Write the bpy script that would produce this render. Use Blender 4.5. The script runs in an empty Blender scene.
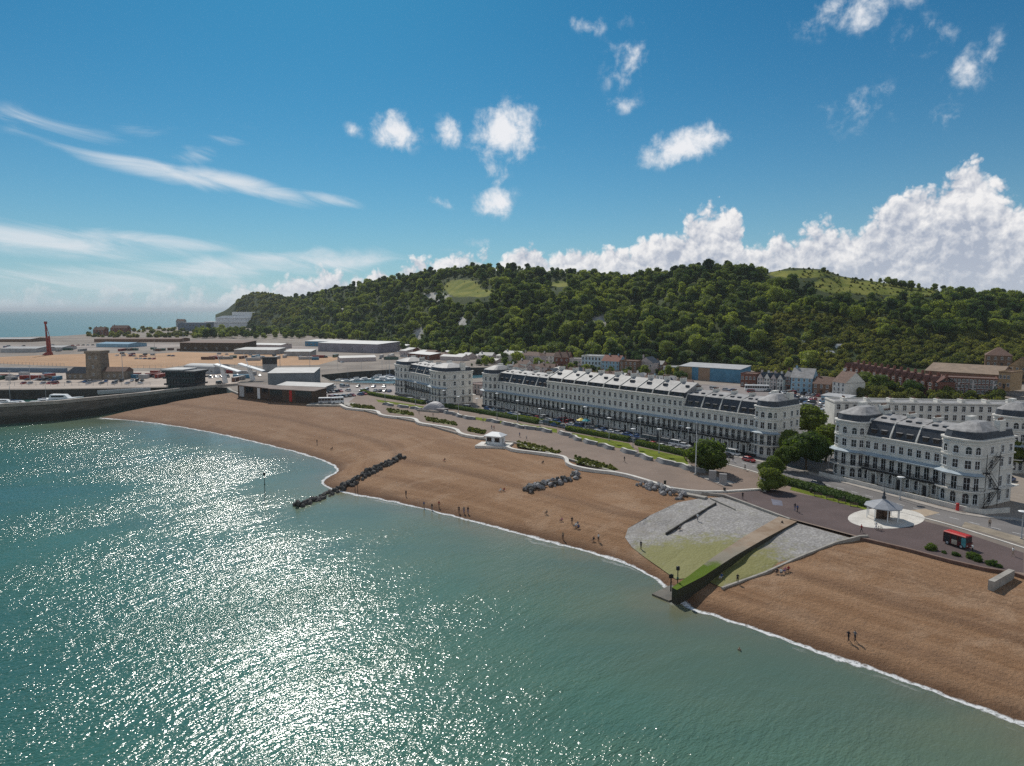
import bpy, bmesh, math, random
from mathutils import Vector, Matrix, noise, geometry
from mathutils.bvhtree import BVHTree
R = math.radians
random.seed(7)
scene = bpy.context.scene
COL = scene.collection

# ------------------------------------------------------------------ camera
CAM_Z, PITCH, F = 50.0, R(6.1), 683.0
cam = bpy.data.cameras.new('camera'); cam.lens = 24.0; cam.sensor_width = 36.0
cam.clip_start = 0.5; cam.clip_end = 400000
cam_o = bpy.data.objects.new('camera', cam); COL.objects.link(cam_o)
cam_o.location = (0, 0, CAM_Z); cam_o.rotation_euler = (R(90) - PITCH, 0, 0)
scene.camera = cam_o

# ------------------------------------------------------------------ light
SUN_AZ, SUN_EL = R(-16), R(43)          # azimuth from +Y, towards -X
sun_dir = Vector((math.sin(SUN_AZ) * math.cos(SUN_EL), math.cos(SUN_AZ) * math.cos(SUN_EL), math.sin(SUN_EL)))
sl = bpy.data.lights.new('sun', 'SUN'); sl.energy = 3.6; sl.angle = R(0.5); sl.color = (1.0, 0.95, 0.87)
sun = bpy.data.objects.new('sun', sl); COL.objects.link(sun)
sun.rotation_euler = (-sun_dir).to_track_quat('-Z', 'Y').to_euler()
vs = scene.view_settings
vs.view_transform = 'Standard'; vs.look = 'None'; vs.exposure = 0.0; vs.gamma = 1.0; vs.use_curve_mapping = False
scene.cycles.use_denoising = False
scene.cycles.max_bounces = 5; scene.cycles.diffuse_bounces = 2; scene.cycles.glossy_bounces = 2
scene.cycles.transparent_max_bounces = 6; scene.cycles.sample_clamp_indirect = 4.0

def ray(px, py):
    v = Vector((px - 512.0, 0, 0)) + Vector((0, math.cos(PITCH), -math.sin(PITCH))) * F + Vector((0, math.sin(PITCH), math.cos(PITCH))) * (383.0 - py)
    return v
def gp(px, py, z=5.0):
    d = ray(px, py); k = (z - CAM_Z) / d.z
    return Vector((d.x * k, d.y * k, z))
def azel(px, py):
    d = ray(px, py)
    return math.atan2(d.x, d.y), math.atan2(d.z, math.hypot(d.x, d.y))
def lerp(a, b, t): return a + (b - a) * t
def interp(x, tab):
    if x <= tab[0][0]: return tab[0][1]
    for (x0, y0), (x1, y1) in zip(tab, tab[1:]):
        if x <= x1:
            t = (x - x0) / (x1 - x0)
            return y0 + (y1 - y0) * t
    return tab[-1][1]

# ------------------------------------------------------------------ node helper
class NT:
    def __init__(s, tree): s.t = tree
    def n(s, typ, **kw):
        nd = s.t.nodes.new(typ)
        for k, v in kw.items(): setattr(nd, k, v)
        return nd
    def put(s, sock, v):
        if hasattr(v, 'is_output'): s.t.links.new(v, sock)
        elif v is not None: sock.default_value = v
    def m(s, op, a, b=None, c=None, clamp=False):
        nd = s.n('ShaderNodeMath', operation=op, use_clamp=clamp)
        for i, v in enumerate((a, b, c)): s.put(nd.inputs[i], v)
        return nd.outputs[0]
    def vm(s, op, a, b=None):
        nd = s.n('ShaderNodeVectorMath', operation=op)
        s.put(nd.inputs[0], a)
        if b is not None: s.put(nd.inputs[1], b)
        return nd.outputs['Value'] if op in ('LENGTH', 'DOT_PRODUCT') else nd.outputs[0]
    def ss(s, v, a, b, lo=0.0, hi=1.0, typ='SMOOTHSTEP'):
        nd = s.n('ShaderNodeMapRange', interpolation_type=typ, clamp=True)
        s.put(nd.inputs[0], v)
        for i, q in zip((1, 2, 3, 4), (a, b, lo, hi)): s.put(nd.inputs[i], q)
        return nd.outputs[0]
    def mix(s, f, a, b, blend='MIX'):
        nd = s.n('ShaderNodeMix', data_type='RGBA', blend_type=blend)
        s.put(nd.inputs[0], f); s.put(nd.inputs[6], a); s.put(nd.inputs[7], b)
        return nd.outputs[2]
    def noise(s, vec, scale, detail=4, rough=0.55, dist=0.0, dim='3D'):
        nd = s.n('ShaderNodeTexNoise', noise_dimensions=dim)
        if vec is not None: s.t.links.new(vec, nd.inputs['Vector'])
        nd.inputs['Scale'].default_value = scale; nd.inputs['Detail'].default_value = detail
        nd.inputs['Roughness'].default_value = rough; nd.inputs['Distortion'].default_value = dist
        return nd.outputs['Fac']
    def voro(s, vec, scale, feature='F1', smooth=None, rand=1.0, dim='3D'):
        nd = s.n('ShaderNodeTexVoronoi', feature=feature, voronoi_dimensions=dim)
        s.t.links.new(vec, nd.inputs['Vector']); nd.inputs['Scale'].default_value = scale
        nd.inputs['Randomness'].default_value = rand
        if smooth is not None: nd.inputs['Smoothness'].default_value = smooth
        return nd.outputs['Distance']
    def mapping(s, vec, loc=(0, 0, 0), rot=(0, 0, 0), sc=(1, 1, 1), typ='POINT'):
        nd = s.n('ShaderNodeMapping', vector_type=typ)
        s.t.links.new(vec, nd.inputs[0])
        nd.inputs[1].default_value = loc; nd.inputs[2].default_value = rot; nd.inputs[3].default_value = sc
        return nd.outputs[0]
    def ramp(s, f, stops):
        nd = s.n('ShaderNodeValToRGB'); s.put(nd.inputs[0], f)
        e = nd.color_ramp.elements
        while len(e) > 1: e.remove(e[-1])
        for i, (p, c) in enumerate(stops):
            el = e[0] if i == 0 else e.new(p)
            el.position = p; el.color = (c[0], c[1], c[2], 1) if not isinstance(c, (int, float)) else (c, c, c, 1)
        return nd.outputs[0]

def c4(c): return (c[0], c[1], c[2], 1.0)
def srgb(r, g, b):
    f = lambda v: (v / 255 / 12.92) if v / 255 <= 0.04045 else ((v / 255 + 0.055) / 1.055) ** 2.4
    return (f(r), f(g), f(b))

# ------------------------------------------------------------------ world: sky texture with clouds placed by direction
SKY_S = 0.10
world = bpy.data.worlds.new('World'); scene.world = world; world.use_nodes = True
world.cycles.sampling_method = 'NONE'
wt = world.node_tree; wt.nodes.clear(); W = NT(wt)
out = W.n('ShaderNodeOutputWorld'); bg = W.n('ShaderNodeBackground'); bg.inputs[1].default_value = SKY_S
wt.links.new(bg.outputs[0], out.inputs[0])
sky = W.n('ShaderNodeTexSky', sky_type='NISHITA'); sky.sun_disc = False
sky.sun_elevation = SUN_EL; sky.sun_rotation = SUN_AZ
sky.altitude = 50; sky.air_density = 1.0; sky.dust_density = 0.4; sky.ozone_density = 2.0
tc = W.n('ShaderNodeTexCoord')
sep = W.n('ShaderNodeSeparateXYZ'); wt.links.new(tc.outputs['Generated'], sep.inputs[0])
X_, Y_, Z_ = sep.outputs
hyp = W.m('SQRT', W.m('ADD', W.m('MULTIPLY', X_, X_), W.m('MULTIPLY', Y_, Y_)))
AZ = W.m('ARCTAN2', X_, Y_); EL = W.m('ARCTAN2', Z_, hyp)
cmb = W.n('ShaderNodeCombineXYZ'); wt.links.new(AZ, cmb.inputs[0]); wt.links.new(EL, cmb.inputs[1])
P = cmb.outputs[0]
skyc = W.mix(1.0, sky.outputs[0], (0.085, 0.45, 0.605, 1), 'MULTIPLY')
hz_f = W.m('MULTIPLY', W.m('EXPONENT', W.m('MULTIPLY', W.m('MAXIMUM', EL, 0.0), -1 / 0.095)), 0.84)
skyc = W.mix(hz_f, skyc, (5.6, 6.5, 7.3, 1))
WHITE = (9.0, 9.0, 9.2, 1)
# thin high cloud and small fair-weather clouds
def ellipse(px, py, rx, ry, ang, stren):
    a, e = azel(px, py)
    v = W.vm('SUBTRACT', P, (a, e, 0))
    v = W.mapping(v, rot=(0, 0, R(ang)), sc=(1, 1, 1))
    v = W.vm('MULTIPLY', v, (F / rx, F / ry, 0))
    return W.ss(W.vm('LENGTH', v), 1.0, 0.0, 0.0, stren)
def group_mask(items):
    m = None
    for it in items:
        e = ellipse(*it)
        m = e if m is None else W.m('MAXIMUM', m, e)
    return m
wind = W.mapping(W.mapping(P, rot=(0, 0, R(8))), sc=(0.28, 1.5, 1))
fb_c = W.noise(wind, 26, 7, 0.6, 0.6, '2D')
fb_s = W.noise(P, 34, 8, 0.62, 0.15, '2D')
cir = group_mask([(160, 172, 125, 17, 8, 1.0), (240, 184, 120, 15, 10, 1.0), (330, 200, 55, 11, 10, .85), (200, 152, 70, 20, -25, .55),
                  (45, 126, 110, 22, 6, .42), (150, 130, 60, 14, 0, .45), (60, 243, 210, 24, 4, .95), (170, 243, 110, 13, 3, .85),
                  (260, 264, 260, 22, -4, .95), (60, 278, 260, 20, 0, .8), (330, 262, 150, 16, -5, .9)])
cir_a = W.ss(W.m('ADD', cir, W.m('MULTIPLY', W.m('SUBTRACT', fb_c, 0.5), 1.5)), 0.22, 1.25, 0.0, 0.85)
cir_a = W.m('MULTIPLY', cir_a, W.ss(cir, 0.02, 0.35))
fair = group_mask([(395, 131, 40, 27, 10, 1.0), (446, 131, 25, 24, 0, .95), (506, 132, 60, 42, -20, 1.0), (495, 203, 35, 26, -20, .9), (497, 170, 22, 30, 0, .6),
                   (684, 145, 68, 26, -12, 1.05), (355, 130, 22, 12, 0, .5), (443, 203, 22, 9, 15, .55), (860, 8, 80, 30, -5, .62), (925, 35, 60, 30, 0, .3),
                   (972, 66, 45, 27, -40, .58), (630, 62, 50, 60, 10, .36), (588, 24, 34, 14, 15, .45), (622, 105, 32, 18, 0, .4), (880, 92, 20, 14, 0, .4), (945, 116, 24, 18, 0, .38), (860, 108, 60, 40, 0, .3), (478, 243, 20, 10, 0, .5)])
fair_a = W.ss(W.m('ADD', fair, W.m('MULTIPLY', W.m('SUBTRACT', fb_s, 0.5), 1.6)), 0.16, 1.05, 0.0, 0.95)
fair_a = W.m('MULTIPLY', fair_a, W.ss(fair, 0.02, 0.3))
# cumulus bank above the hills
top_px = [(-400, 292), (120, 291), (200, 287), (240, 283), (280, 279), (345, 267), (400, 266), (440, 257), (465, 248), (500, 253), (535, 238), (560, 248), (580, 244),
          (615, 241), (645, 237), (680, 224), (700, 207), (718, 199), (737, 210), (748, 238), (775, 238), (800, 233), (830, 216), (852, 219), (880, 204),
          (905, 189), (940, 171), (962, 158), (982, 168), (1005, 194), (1040, 200), (1200, 230)]
az0, az1 = azel(-400, 292)[0], azel(1200, 292)[0]
stops = []
for px, py in top_px:
    a, e = azel(px, py); stops.append(((a - az0) / (az1 - az0), e / 0.25))
topv = W.m('MULTIPLY', W.ramp(W.ss(AZ, az0, az1, 0, 1, 'LINEAR'), stops), 0.25)
def billow(p):
    p2 = W.vm('ADD', p, W.vm('MULTIPLY', W.vm('SUBTRACT', noise_col(p, 30), (0.5, 0.5, 0.5)), (0.018, 0.018, 0)))
    b = None
    for sc, am in ((18, 1.0), (42, 0.55), (95, 0.32), (220, 0.18)):
        v = W.m('SUBTRACT', 0.75, W.voro(p2, sc, 'F1', dim='2D'))
        v = W.m('MULTIPLY', v, am)
        b = v if b is None else W.m('ADD', b, v)
    return b
def noise_col(p, sc):
    nd = W.n('ShaderNodeTexNoise', noise_dimensions='2D'); wt.links.new(p, nd.inputs['Vector'])
    nd.inputs['Scale'].default_value = sc; nd.inputs['Detail'].default_value = 5; nd.inputs['Roughness'].default_value = 0.6
    return nd.outputs['Color']
b0 = billow(P)
b1 = billow(W.vm('ADD', P, (-0.005, 0.007, 0)))
depth_ = W.m('SUBTRACT', W.m('ADD', topv, -0.010), EL)
D = W.m('ADD', W.m('MULTIPLY', depth_, 1 / 0.020), W.m('MULTIPLY', W.m('SUBTRACT', b0, 0.45), 2.0))
bank_a = W.m('MULTIPLY', W.ss(D, 0.0, 0.85), W.ss(AZ, azel(120, 290)[0], azel(330, 290)[0], 0.4, 1.0))
lit = W.m('ADD', W.m('MULTIPLY', W.m('SUBTRACT', b0, b1), 1.35), W.ss(depth_, 0.0, 0.09, 0.62, 0.10))
lit = W.m('ADD', lit, W.m('MULTIPLY', W.m('SUBTRACT', W.noise(P, 14, 5, 0.6, 0, '2D'), 0.5), 1.0), clamp=True)
bank_c = W.mix(lit, (4.0, 4.5, 5.5, 1), (9.0, 8.9, 8.9, 1))
bank_c = W.mix(W.ss(EL, 0.09, 0.0, 0.0, 0.45), bank_c, (6.2, 6.6, 7.2, 1))
skyc = W.mix(cir_a, skyc, (7.6, 8.0, 8.4, 1))
skyc = W.mix(fair_a, skyc, W.mix(fair_a, (6.2, 7.0, 7.8, 1), WHITE))
skyc = W.mix(bank_a, skyc, bank_c)
# unseen broken cloud added behind the camera as fill light for the shaded fronts
rear = W.m('MULTIPLY', W.ss(W.m('ABSOLUTE', AZ), 1.25, 1.9), W.m('MULTIPLY', W.ss(EL, 0.0, 0.12), W.ss(EL, 1.35, 0.95)))
rear = W.m('MULTIPLY', rear, W.ss(W.noise(P, 3.0, 5, 0.6, 0.3, '2D'), 0.36, 0.56, 0.10, 0.46))
skyc = W.mix(rear, skyc, (10.0, 9.7, 9.3, 1))
wt.links.new(skyc, bg.inputs[0])

# ------------------------------------------------------------------ materials
MATS = {}
def pmat(name, col, rough=0.8, var=0.25, scale=1.0, col2=None, bump=0.0, spec=0.3, metal=0.0, fine=None, coat=0.0):
    """procedural principled material: colour broken up by two octaves of world-space noise"""
    if name in MATS: return MATS[name]
    m = bpy.data.materials.new(name); m.use_nodes = True
    t = m.node_tree; T = NT(t); b = t.nodes['Principled BSDF']
    g = T.n('ShaderNodeNewGeometry'); pos = g.outputs['Position']
    c2 = col2 or tuple(min(1, c * (1 - var)) for c in col); c1 = col if col2 else tuple(min(1, c * (1 + var * .6)) for c in col)
    f = T.noise(pos, scale, 6, 0.62)
    f = T.ss(f, 0.3, 0.7)
    colr = T.mix(f, c4(c2), c4(c1))
    if fine:
        f2 = T.noise(pos, fine, 3, 0.7)
        colr = T.mix(1.0, colr, T.mix(f2, (0.72, .72, .72, 1), (1.25, 1.25, 1.25, 1)), 'MULTIPLY')
    t.links.new(colr, b.inputs['Base Color'])
    b.inputs['Roughness'].default_value = rough; b.inputs['Specular IOR Level'].default_value = spec
    b.inputs['Metallic'].default_value = metal; b.inputs['Coat Weight'].default_value = coat
    if bump:
        bn = T.n('ShaderNodeBump'); bn.inputs['Strength'].default_value = 1.0; bn.inputs['Distance'].default_value = bump
        t.links.new(T.noise(pos, (fine or scale * 4), 3, 0.7), bn.inputs['Height']); t.links.new(bn.outputs[0], b.inputs['Normal'])
    MATS[name] = m
    return m
STUCCO = pmat('cream_stucco', (0.72, 0.69, 0.63), .75, .14, .35, fine=3)
STUCCO2 = pmat('white_stucco', (0.74, 0.705, 0.64), .75, .12, .3, fine=3)
SLATE = pmat('dark_slate', (0.055, 0.062, 0.075), .55, .3, 1.2, fine=4)
LEAD = pmat('pale_roof_slate', (0.33, 0.315, 0.305), .6, .3, .5, fine=2)
GLASS = pmat('window_glass', (0.02, 0.025, 0.03), .12, .4, .7, spec=.6)
FRAMEW = pmat('white_frame', (0.75, 0.75, 0.74), .5, .06, 1)
IRON = pmat('black_iron', (0.02, 0.02, 0.022), .5, .2, 2)
CANOPY = pmat('grey_blue_canopy', (0.36, 0.42, 0.46), .6, .15, .5)
CONC = pmat('concrete', (0.36, 0.33, 0.29), .85, .25, .6, fine=4)
WHITEC = pmat('white_concrete', (0.66, 0.62, 0.56), .8, .15, .5, fine=4)
DARKC = pmat('dark_wet_concrete', (0.06, 0.055, 0.048), .8, .4, .5, fine=3)
ASPH = pmat('road_asphalt', (0.20, 0.185, 0.178), .9, .18, .12, fine=3)
PROM = pmat('promenade_asphalt', (0.235, 0.172, 0.135), .9, .15, .10, fine=3)
PAVE = pmat('pavement', (0.40, 0.36, 0.32), .9, .18, .3, fine=2)
TOWN = pmat('town_ground', (0.32, 0.27, 0.225), .95, .3, .03, col2=(.17, .14, .12), fine=.5)
QUAY = pmat('quay_concrete', (0.46, 0.38, 0.32), .9, .2, .05, fine=.6)
YARD = pmat('sand_yard', (0.45, 0.27, 0.15), .95, .15, .02, fine=.3)
GRASS = pmat('lawn_grass', (0.15, 0.185, 0.025), .95, .3, .25, fine=3, spec=.05)
HEDGE = pmat('hedge_leaf', (0.06, 0.10, 0.02), .9, .4, 1.5, fine=6, bump=.3)
BRICK = pmat('red_brick', (0.20, 0.085, 0.06), .9, .3, .8, fine=4)
BROWNB = pmat('brown_brick', (0.22, 0.13, 0.085), .9, .25, .8, fine=4)
TANB = pmat('tan_brick', (0.40, 0.27, 0.15), .9, .2, .8, fine=4)
STONE = pmat('grey_stone', (0.24, 0.195, 0.15), .9, .3, .6, fine=2)
TILE = pmat('brown_roof_tile', (0.17, 0.10, 0.075), .8, .3, .9, fine=3)
GREYR = pmat('grey_sheet_roof', (0.36, 0.35, 0.34), .6, .2, .2, fine=1)
PALER = pmat('pale_sheet_roof', (0.44, 0.43, 0.42), .55, .15, .2, fine=1)
BLUEP = pmat('light_blue_paint', (0.26, 0.42, 0.52), .7, .12, .3)
DBLUE = pmat('blue_cladding', (0.09, 0.24, 0.36), .6, .2, .3)
YELLOW = pmat('yellow_paint', (0.70, 0.55, 0.06), .6, .1, .4)
PINKW = pmat('pink_white_paint', (0.56, 0.47, 0.44), .8, .12, .4)
DARKCL = pmat('dark_cladding', (0.05, 0.05, 0.055), .6, .3, .4)
WOODB = pmat('weathered_wood', (0.10, 0.07, 0.05), .9, .3, .8)
REDP = pmat('red_paint', (0.50, 0.035, 0.03), .45, .12, .8)
RUST = pmat('red_oxide_steel', (0.26, 0.045, 0.035), .6, .25, .5)
WHITEP = pmat('white_paint', (0.78, 0.78, 0.77), .45, .06, .8)
TYRE = pmat('tyre_rubber', (0.02, 0.02, 0.02), .8, .2, 3)
STEEL = pmat('galvanised_steel', (0.42, 0.43, 0.44), .45, .15, 1.5)
ROCK1 = pmat('dark_boulder', (0.105, 0.098, 0.09), .85, .45, .8, fine=4, bump=.15)
ROCK2 = pmat('grey_boulder', (0.30, 0.29, 0.29), .85, .35, .8, fine=4, bump=.15)
BARK = pmat('bark', (0.09, 0.065, 0.045), .95, .3, 3)

def leaf_mat(name, a, b):
    m = bpy.data.materials.new(name); m.use_nodes = True
    t = m.node_tree; T = NT(t); p = t.nodes['Principled BSDF']
    oi = T.n('ShaderNodeObjectInfo'); g = T.n('ShaderNodeNewGeometry')
    f = T.noise(g.outputs['Position'], .35, 3, .6)
    f = T.m('ADD', T.m('MULTIPLY', T.m('SUBTRACT', f, .5), 1.2), oi.outputs['Random'], clamp=True)
    f = T.m('ADD', f, T.ss(T.noise(g.outputs['Position'], .011, 4, .6), .35, .65, -.35, .35), clamp=True)
    col = T.mix(f, c4(a), c4(b))
    t.links.new(col, p.inputs['Base Color']); p.inputs['Roughness'].default_value = .7
    p.inputs['Specular IOR Level'].default_value = .15
    tr = T.n('ShaderNodeBsdfTranslucent'); t.links.new(T.mix(1.0, col, (1.5, 1.6, .7, 1), 'MULTIPLY'), tr.inputs[0])
    mx = T.n('ShaderNodeMixShader'); mx.inputs[0].default_value = .47
    t.links.new(p.outputs[0], mx.inputs[1]); t.links.new(tr.outputs[0], mx.inputs[2])
    t.links.new(mx.outputs[0], t.nodes['Material Output'].inputs[0])
    return m
LEAF = leaf_mat('hill_leaf', (0.048, 0.088, 0.026), (0.28, 0.31, 0.066))
LEAF_B = leaf_mat('light_hill_leaf', (0.075, 0.115, 0.032), (0.27, 0.30, 0.085))
LEAF_C = leaf_mat('dark_hill_leaf', (0.028, 0.055, 0.024), (0.10, 0.14, 0.05))
LEAF2 = leaf_mat('town_leaf', (0.055, 0.095, 0.020), (0.17, 0.20, 0.040))
LEAF3 = leaf_mat('shrub_leaf', (0.09, 0.11, 0.03), (0.23, 0.22, 0.06))

# ------------------------------------------------------------------ mesh builder
class MB:
    def __init__(s): s.v = []; s.f = []; s.mi = []; s.sm = []
    def add(s, vs, fs, mi=0, smooth=False):
        o = len(s.v); s.v += [tuple(v) for v in vs]
        for f in fs: s.f.append(tuple(i + o for i in f)); s.mi.append(mi); s.sm.append(smooth)
    def box(s, x0, x1, y0, y1, z0, z1, mi=0):
        s.add([(x0, y0, z0), (x1, y0, z0), (x1, y1, z0), (x0, y1, z0), (x0, y0, z1), (x1, y0, z1), (x1, y1, z1), (x0, y1, z1)],
              [(3, 2, 1, 0), (4, 5, 6, 7), (0, 1, 5, 4), (1, 2, 6, 5), (2, 3, 7, 6), (3, 0, 4, 7)], mi)
    def rings(s, rs, mi=0, cap0=True, cap1=True, smooth=False):
        n = len(rs[0]); vs = [p for r in rs for p in r]; fs = []
        for k in range(len(rs) - 1):
            for i in range(n):
                j = (i + 1) % n
                fs.append((k * n + i, k * n + j, (k + 1) * n + j, (k + 1) * n + i))
        if cap0: fs.append(tuple(reversed(range(n))))
        if cap1: fs.append(tuple((len(rs) - 1) * n + i for i in range(n)))
        s.add(vs, fs, mi, smooth)
    def prism(s, poly, z0, z1, mi=0):
        s.rings([[(x, y, z0) for x, y in poly], [(x, y, z1) for x, y in poly]], mi)
    def bar(s, a, b, r0, r1=None, n=6, mi=0):
        a = Vector(a); b = Vector(b); d = (b - a).normalized(); r1 = r0 if r1 is None else r1
        u = d.orthogonal().normalized(); w = d.cross(u)
        ring = lambda c, r: [c + (u * math.cos(2 * math.pi * i / n) + w * math.sin(2 * math.pi * i / n)) * r for i in range(n)]
        s.rings([ring(a, r0), ring(b, r1)], mi)
    def lathe(s, prof, n=12, mi=0, c=(0, 0, 0), smooth=True):
        s.rings([[(c[0] + r * math.cos(2 * math.pi * i / n), c[1] + r * math.sin(2 * math.pi * i / n), c[2] + z) for i in range(n)] for r, z in prof], mi, smooth=smooth)
    def slab(s, a, b, thick, z0, z1, mi=0):
        """vertical wall slab between two xy points"""
        a = Vector(a[:2]); b = Vector(b[:2]); d = (b - a).normalized(); nrm = Vector((-d.y, d.x)) * thick / 2
        s.prism([tuple(a - nrm), tuple(b - nrm), tuple(b + nrm), tuple(a + nrm)], z0, z1, mi)
    def mesh(s, name, mats):
        me = bpy.data.meshes.new(name); me.from_pydata(s.v, [], s.f)
        for m in (mats if isinstance(mats, (list, tuple)) else [mats]): me.materials.append(m)
        me.polygons.foreach_set('material_index', s.mi); me.polygons.foreach_set('use_smooth', s.sm)
        me.update(); return me
    def build(s, name, mats, parent=None, loc=None):
        return link(name, s.mesh(name, mats), parent, loc)
def link(name, me, parent=None, loc=None, rz=None):
    o = bpy.data.objects.new(name, me); COL.objects.link(o)
    if parent: o.parent = parent
    if loc is not None: o.location = loc
    if rz is not None: o.rotation_euler = (0, 0, rz)
    return o
def tag(o, label, cat, group=None):
    o['label'] = label; o['category'] = cat
    if group: o['group'] = group
    return o
def empty(name, loc, rz=0, label=None, cat=None, group=None):
    o = link(name, None, None, loc, rz)
    if label: tag(o, label, cat, group)
    return o
def struct(o, kind='structure'): o['kind'] = kind; return o
def dup(root, loc, rz, label=None, group=None, sc=None):
    r = root.copy(); COL.objects.link(r); r.location = loc; r.rotation_euler = (0, 0, rz)
    if sc: r.scale = (sc, sc, sc)
    if label: r['label'] = label
    if group: r['group'] = group
    for ch in list(root.children):
        c = ch.copy(); COL.objects.link(c); c.parent = r
        for g in ch.children:
            d = g.copy(); COL.objects.link(d); d.parent = c
    return r
def offset_poly(poly, d):
    n = len(poly); o = []
    for i in range(n):
        p0, p1, p2 = Vector(poly[i - 1]), Vector(poly[i]), Vector(poly[(i + 1) % n])
        a = (p1 - p0).normalized(); b = (p2 - p1).normalized()
        na = Vector((a.y, -a.x)); nb = Vector((b.y, -b.x)); m = (na + nb)
        m = m / max(0.3, m.dot(na)) if m.length > 1e-6 else na
        o.append(tuple(p1 + m * d))
    return o
def scale_poly(poly, k, kx=None):
    cx = sum(p[0] for p in poly) / len(poly); cy = (min(p[1] for p in poly) + max(p[1] for p in poly)) / 2
    kx = kx or k
    return [(cx + (x - cx) * kx, cy + (y - cy) * k) for x, y in poly]
def dist_poly(p, pts):
    best = 1e9
    for a, b in zip(pts, pts[1:]):
        ab = b - a; t = max(0, min(1, (p - a).dot(ab) / ab.length_squared))
        best = min(best, (p - a - ab * t).length)
    return best
def resample(pts, n):
    L = [0]
    for a, b in zip(pts, pts[1:]): L.append(L[-1] + (b - a).length)
    o = []; k = 0
    for i in range(n):
        d = L[-1] * i / (n - 1)
        while k < len(pts) - 2 and L[k + 1] < d: k += 1
        o.append(pts[k].lerp(pts[k + 1], (d - L[k]) / max(1e-9, L[k + 1] - L[k])))
    return o
def smooth_line(pts, it=2):
    for _ in range(it):
        q = [pts[0]]
        for a, b in zip(pts, pts[1:]): q += [a.lerp(b, .25), a.lerp(b, .75)]
        q.append(pts[-1]); pts = q
    return pts
def sheet(name, poly, z, mat, holes=(), kind='structure', grid=None, zf=None):
    """flat (or draped) polygon triangulated with holes"""
    pts = []; edges = []
    for loop in [poly] + list(holes):
        o = len(pts); n = len(loop)
        pts += [Vector((p[0], p[1])) for p in loop]; edges += [(o + i, o + (i + 1) % n) for i in range(n)]
    if grid:
        xs = [p[0] for p in poly]; ys = [p[1] for p in poly]
        x = min(xs)
        while x < max(xs):
            y = min(ys)
            while y < max(ys):
                if inside((x, y), poly): pts.append(Vector((x + random.uniform(-.2, .2) * grid, y + random.uniform(-.2, .2) * grid)))
                y += grid
            x += grid
    v, e, f, *_ = geometry.delaunay_2d_cdt(pts, edges, [], 0, 1e-5)
    fs = []
    for t in f:
        c = sum((v[i] for i in t), Vector((0, 0))) / len(t)
        if inside(c, poly) and not any(inside(c, h) for h in holes): fs.append(t)
    m = MB(); m.add([(p.x, p.y, zf(p.x, p.y) if zf else z) for p in v], fs)
    o = m.build(name, mat)
    for p in o.data.polygons:
        if p.normal.z < 0: p.flip()
    if kind: struct(o, kind)
    return o
def inside(p, poly):
    x, y = p[0], p[1]; c = False; n = len(poly); j = n - 1
    for i in range(n):
        xi, yi = poly[i][0], poly[i][1]; xj, yj = poly[j][0], poly[j][1]
        if (yi > y) != (yj > y) and x < (xj - xi) * (y - yi) / (yj - yi) + xi: c = not c
        j = i
    return c
import numpy as np
V2 = lambda p: Vector((p[0], p[1]))
# ================================================================== SETTING
shore_px = [(100, 418), (140, 421), (190, 428), (240, 438), (290, 450), (325, 460), (343, 470), (322, 481), (326, 488), (370, 497), (410, 505), (450, 515), (500, 528), (545, 540),
            (590, 551), (630, 564), (660, 580), (676, 595), (692, 608), (730, 620), (780, 636), (830, 655), (880, 671), (940, 693), (1000, 714), (1060, 738), (1150, 775)]
S = [V2(gp(x, y, 0)) for x, y in shore_px]
S.append(S[-1] + Vector((60, -40)))
S = smooth_line(S, 2)
top_line_px = [(236, 391), (262, 396), (315, 401), (345, 405), (375, 413), (420, 422), (440, 428), (465, 435), (480, 438), (515, 442), (560, 456), (580, 462), (620, 473), (640, 478),
               (668, 487), (690, 491), (725, 495), (790, 519), (858, 537), (905, 548), (950, 560), (985, 568), (1012, 572), (1100, 600), (1200, 640)]
T = [V2(gp(x, y, 5)) for x, y in top_line_px]
T.append(T[-1] + Vector((60, -40)))

# ---- water: one sheet to the horizon, graded so its cells are fine near the shore
def axis(dense0, dense1, step, far):
    a = list(np.arange(dense0, dense1 + .1, step)); g = step
    lo = [dense0]; hi = [dense1]
    while lo[-1] > -far: g *= 1.6; lo.append(lo[-1] - g)
    g = step
    while hi[-1] < far: g *= 1.6; hi.append(hi[-1] + g)
    return np.array(list(reversed(lo[1:])) + a + hi[1:])
xs = axis(-240, 200, 4, 90000); ys = axis(20, 380, 4, 90000)
gx, gy = np.meshgrid(xs, ys); PTS = np.stack([gx.ravel(), gy.ravel()], 1)
pier_line = [V2(gp(-300, 455, 0)), V2(gp(0, 425, 0)), V2(gp(100, 415, 0))]
shore_d = np.full(len(PTS), 1e9)
for a, b in list(zip(S, S[1:])):
    a_ = np.array(a); ab = np.array(b) - a_
    t = np.clip(((PTS - a_) @ ab) / (ab @ ab), 0, 1)
    d = np.linalg.norm(PTS - a_ - t[:, None] * ab, axis=1); shore_d = np.minimum(shore_d, d)
nx, ny = len(xs), len(ys)
wm = MB(); wm.v = [(float(x), float(y), 0.0) for x, y in PTS]
wm.f = [(j * nx + i, j * nx + i + 1, (j + 1) * nx + i + 1, (j + 1) * nx + i) for j in range(ny - 1) for i in range(nx - 1)]
wm.mi = [0] * len(wm.f); wm.sm = [False] * len(wm.f)
WATER = bpy.data.materials.new('sea_water'); WATER.use_nodes = True
t_ = WATER.node_tree; N = NT(t_); pb = t_.nodes['Principled BSDF']
att = N.n('ShaderNodeAttribute', attribute_name='shore')
pos = N.n('ShaderNodeNewGeometry').outputs['Position']
dn = N.m('ADD', att.outputs['Fac'], N.m('MULTIPLY', N.m('SUBTRACT', N.noise(pos, .035, 4), .5), 26))
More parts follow.
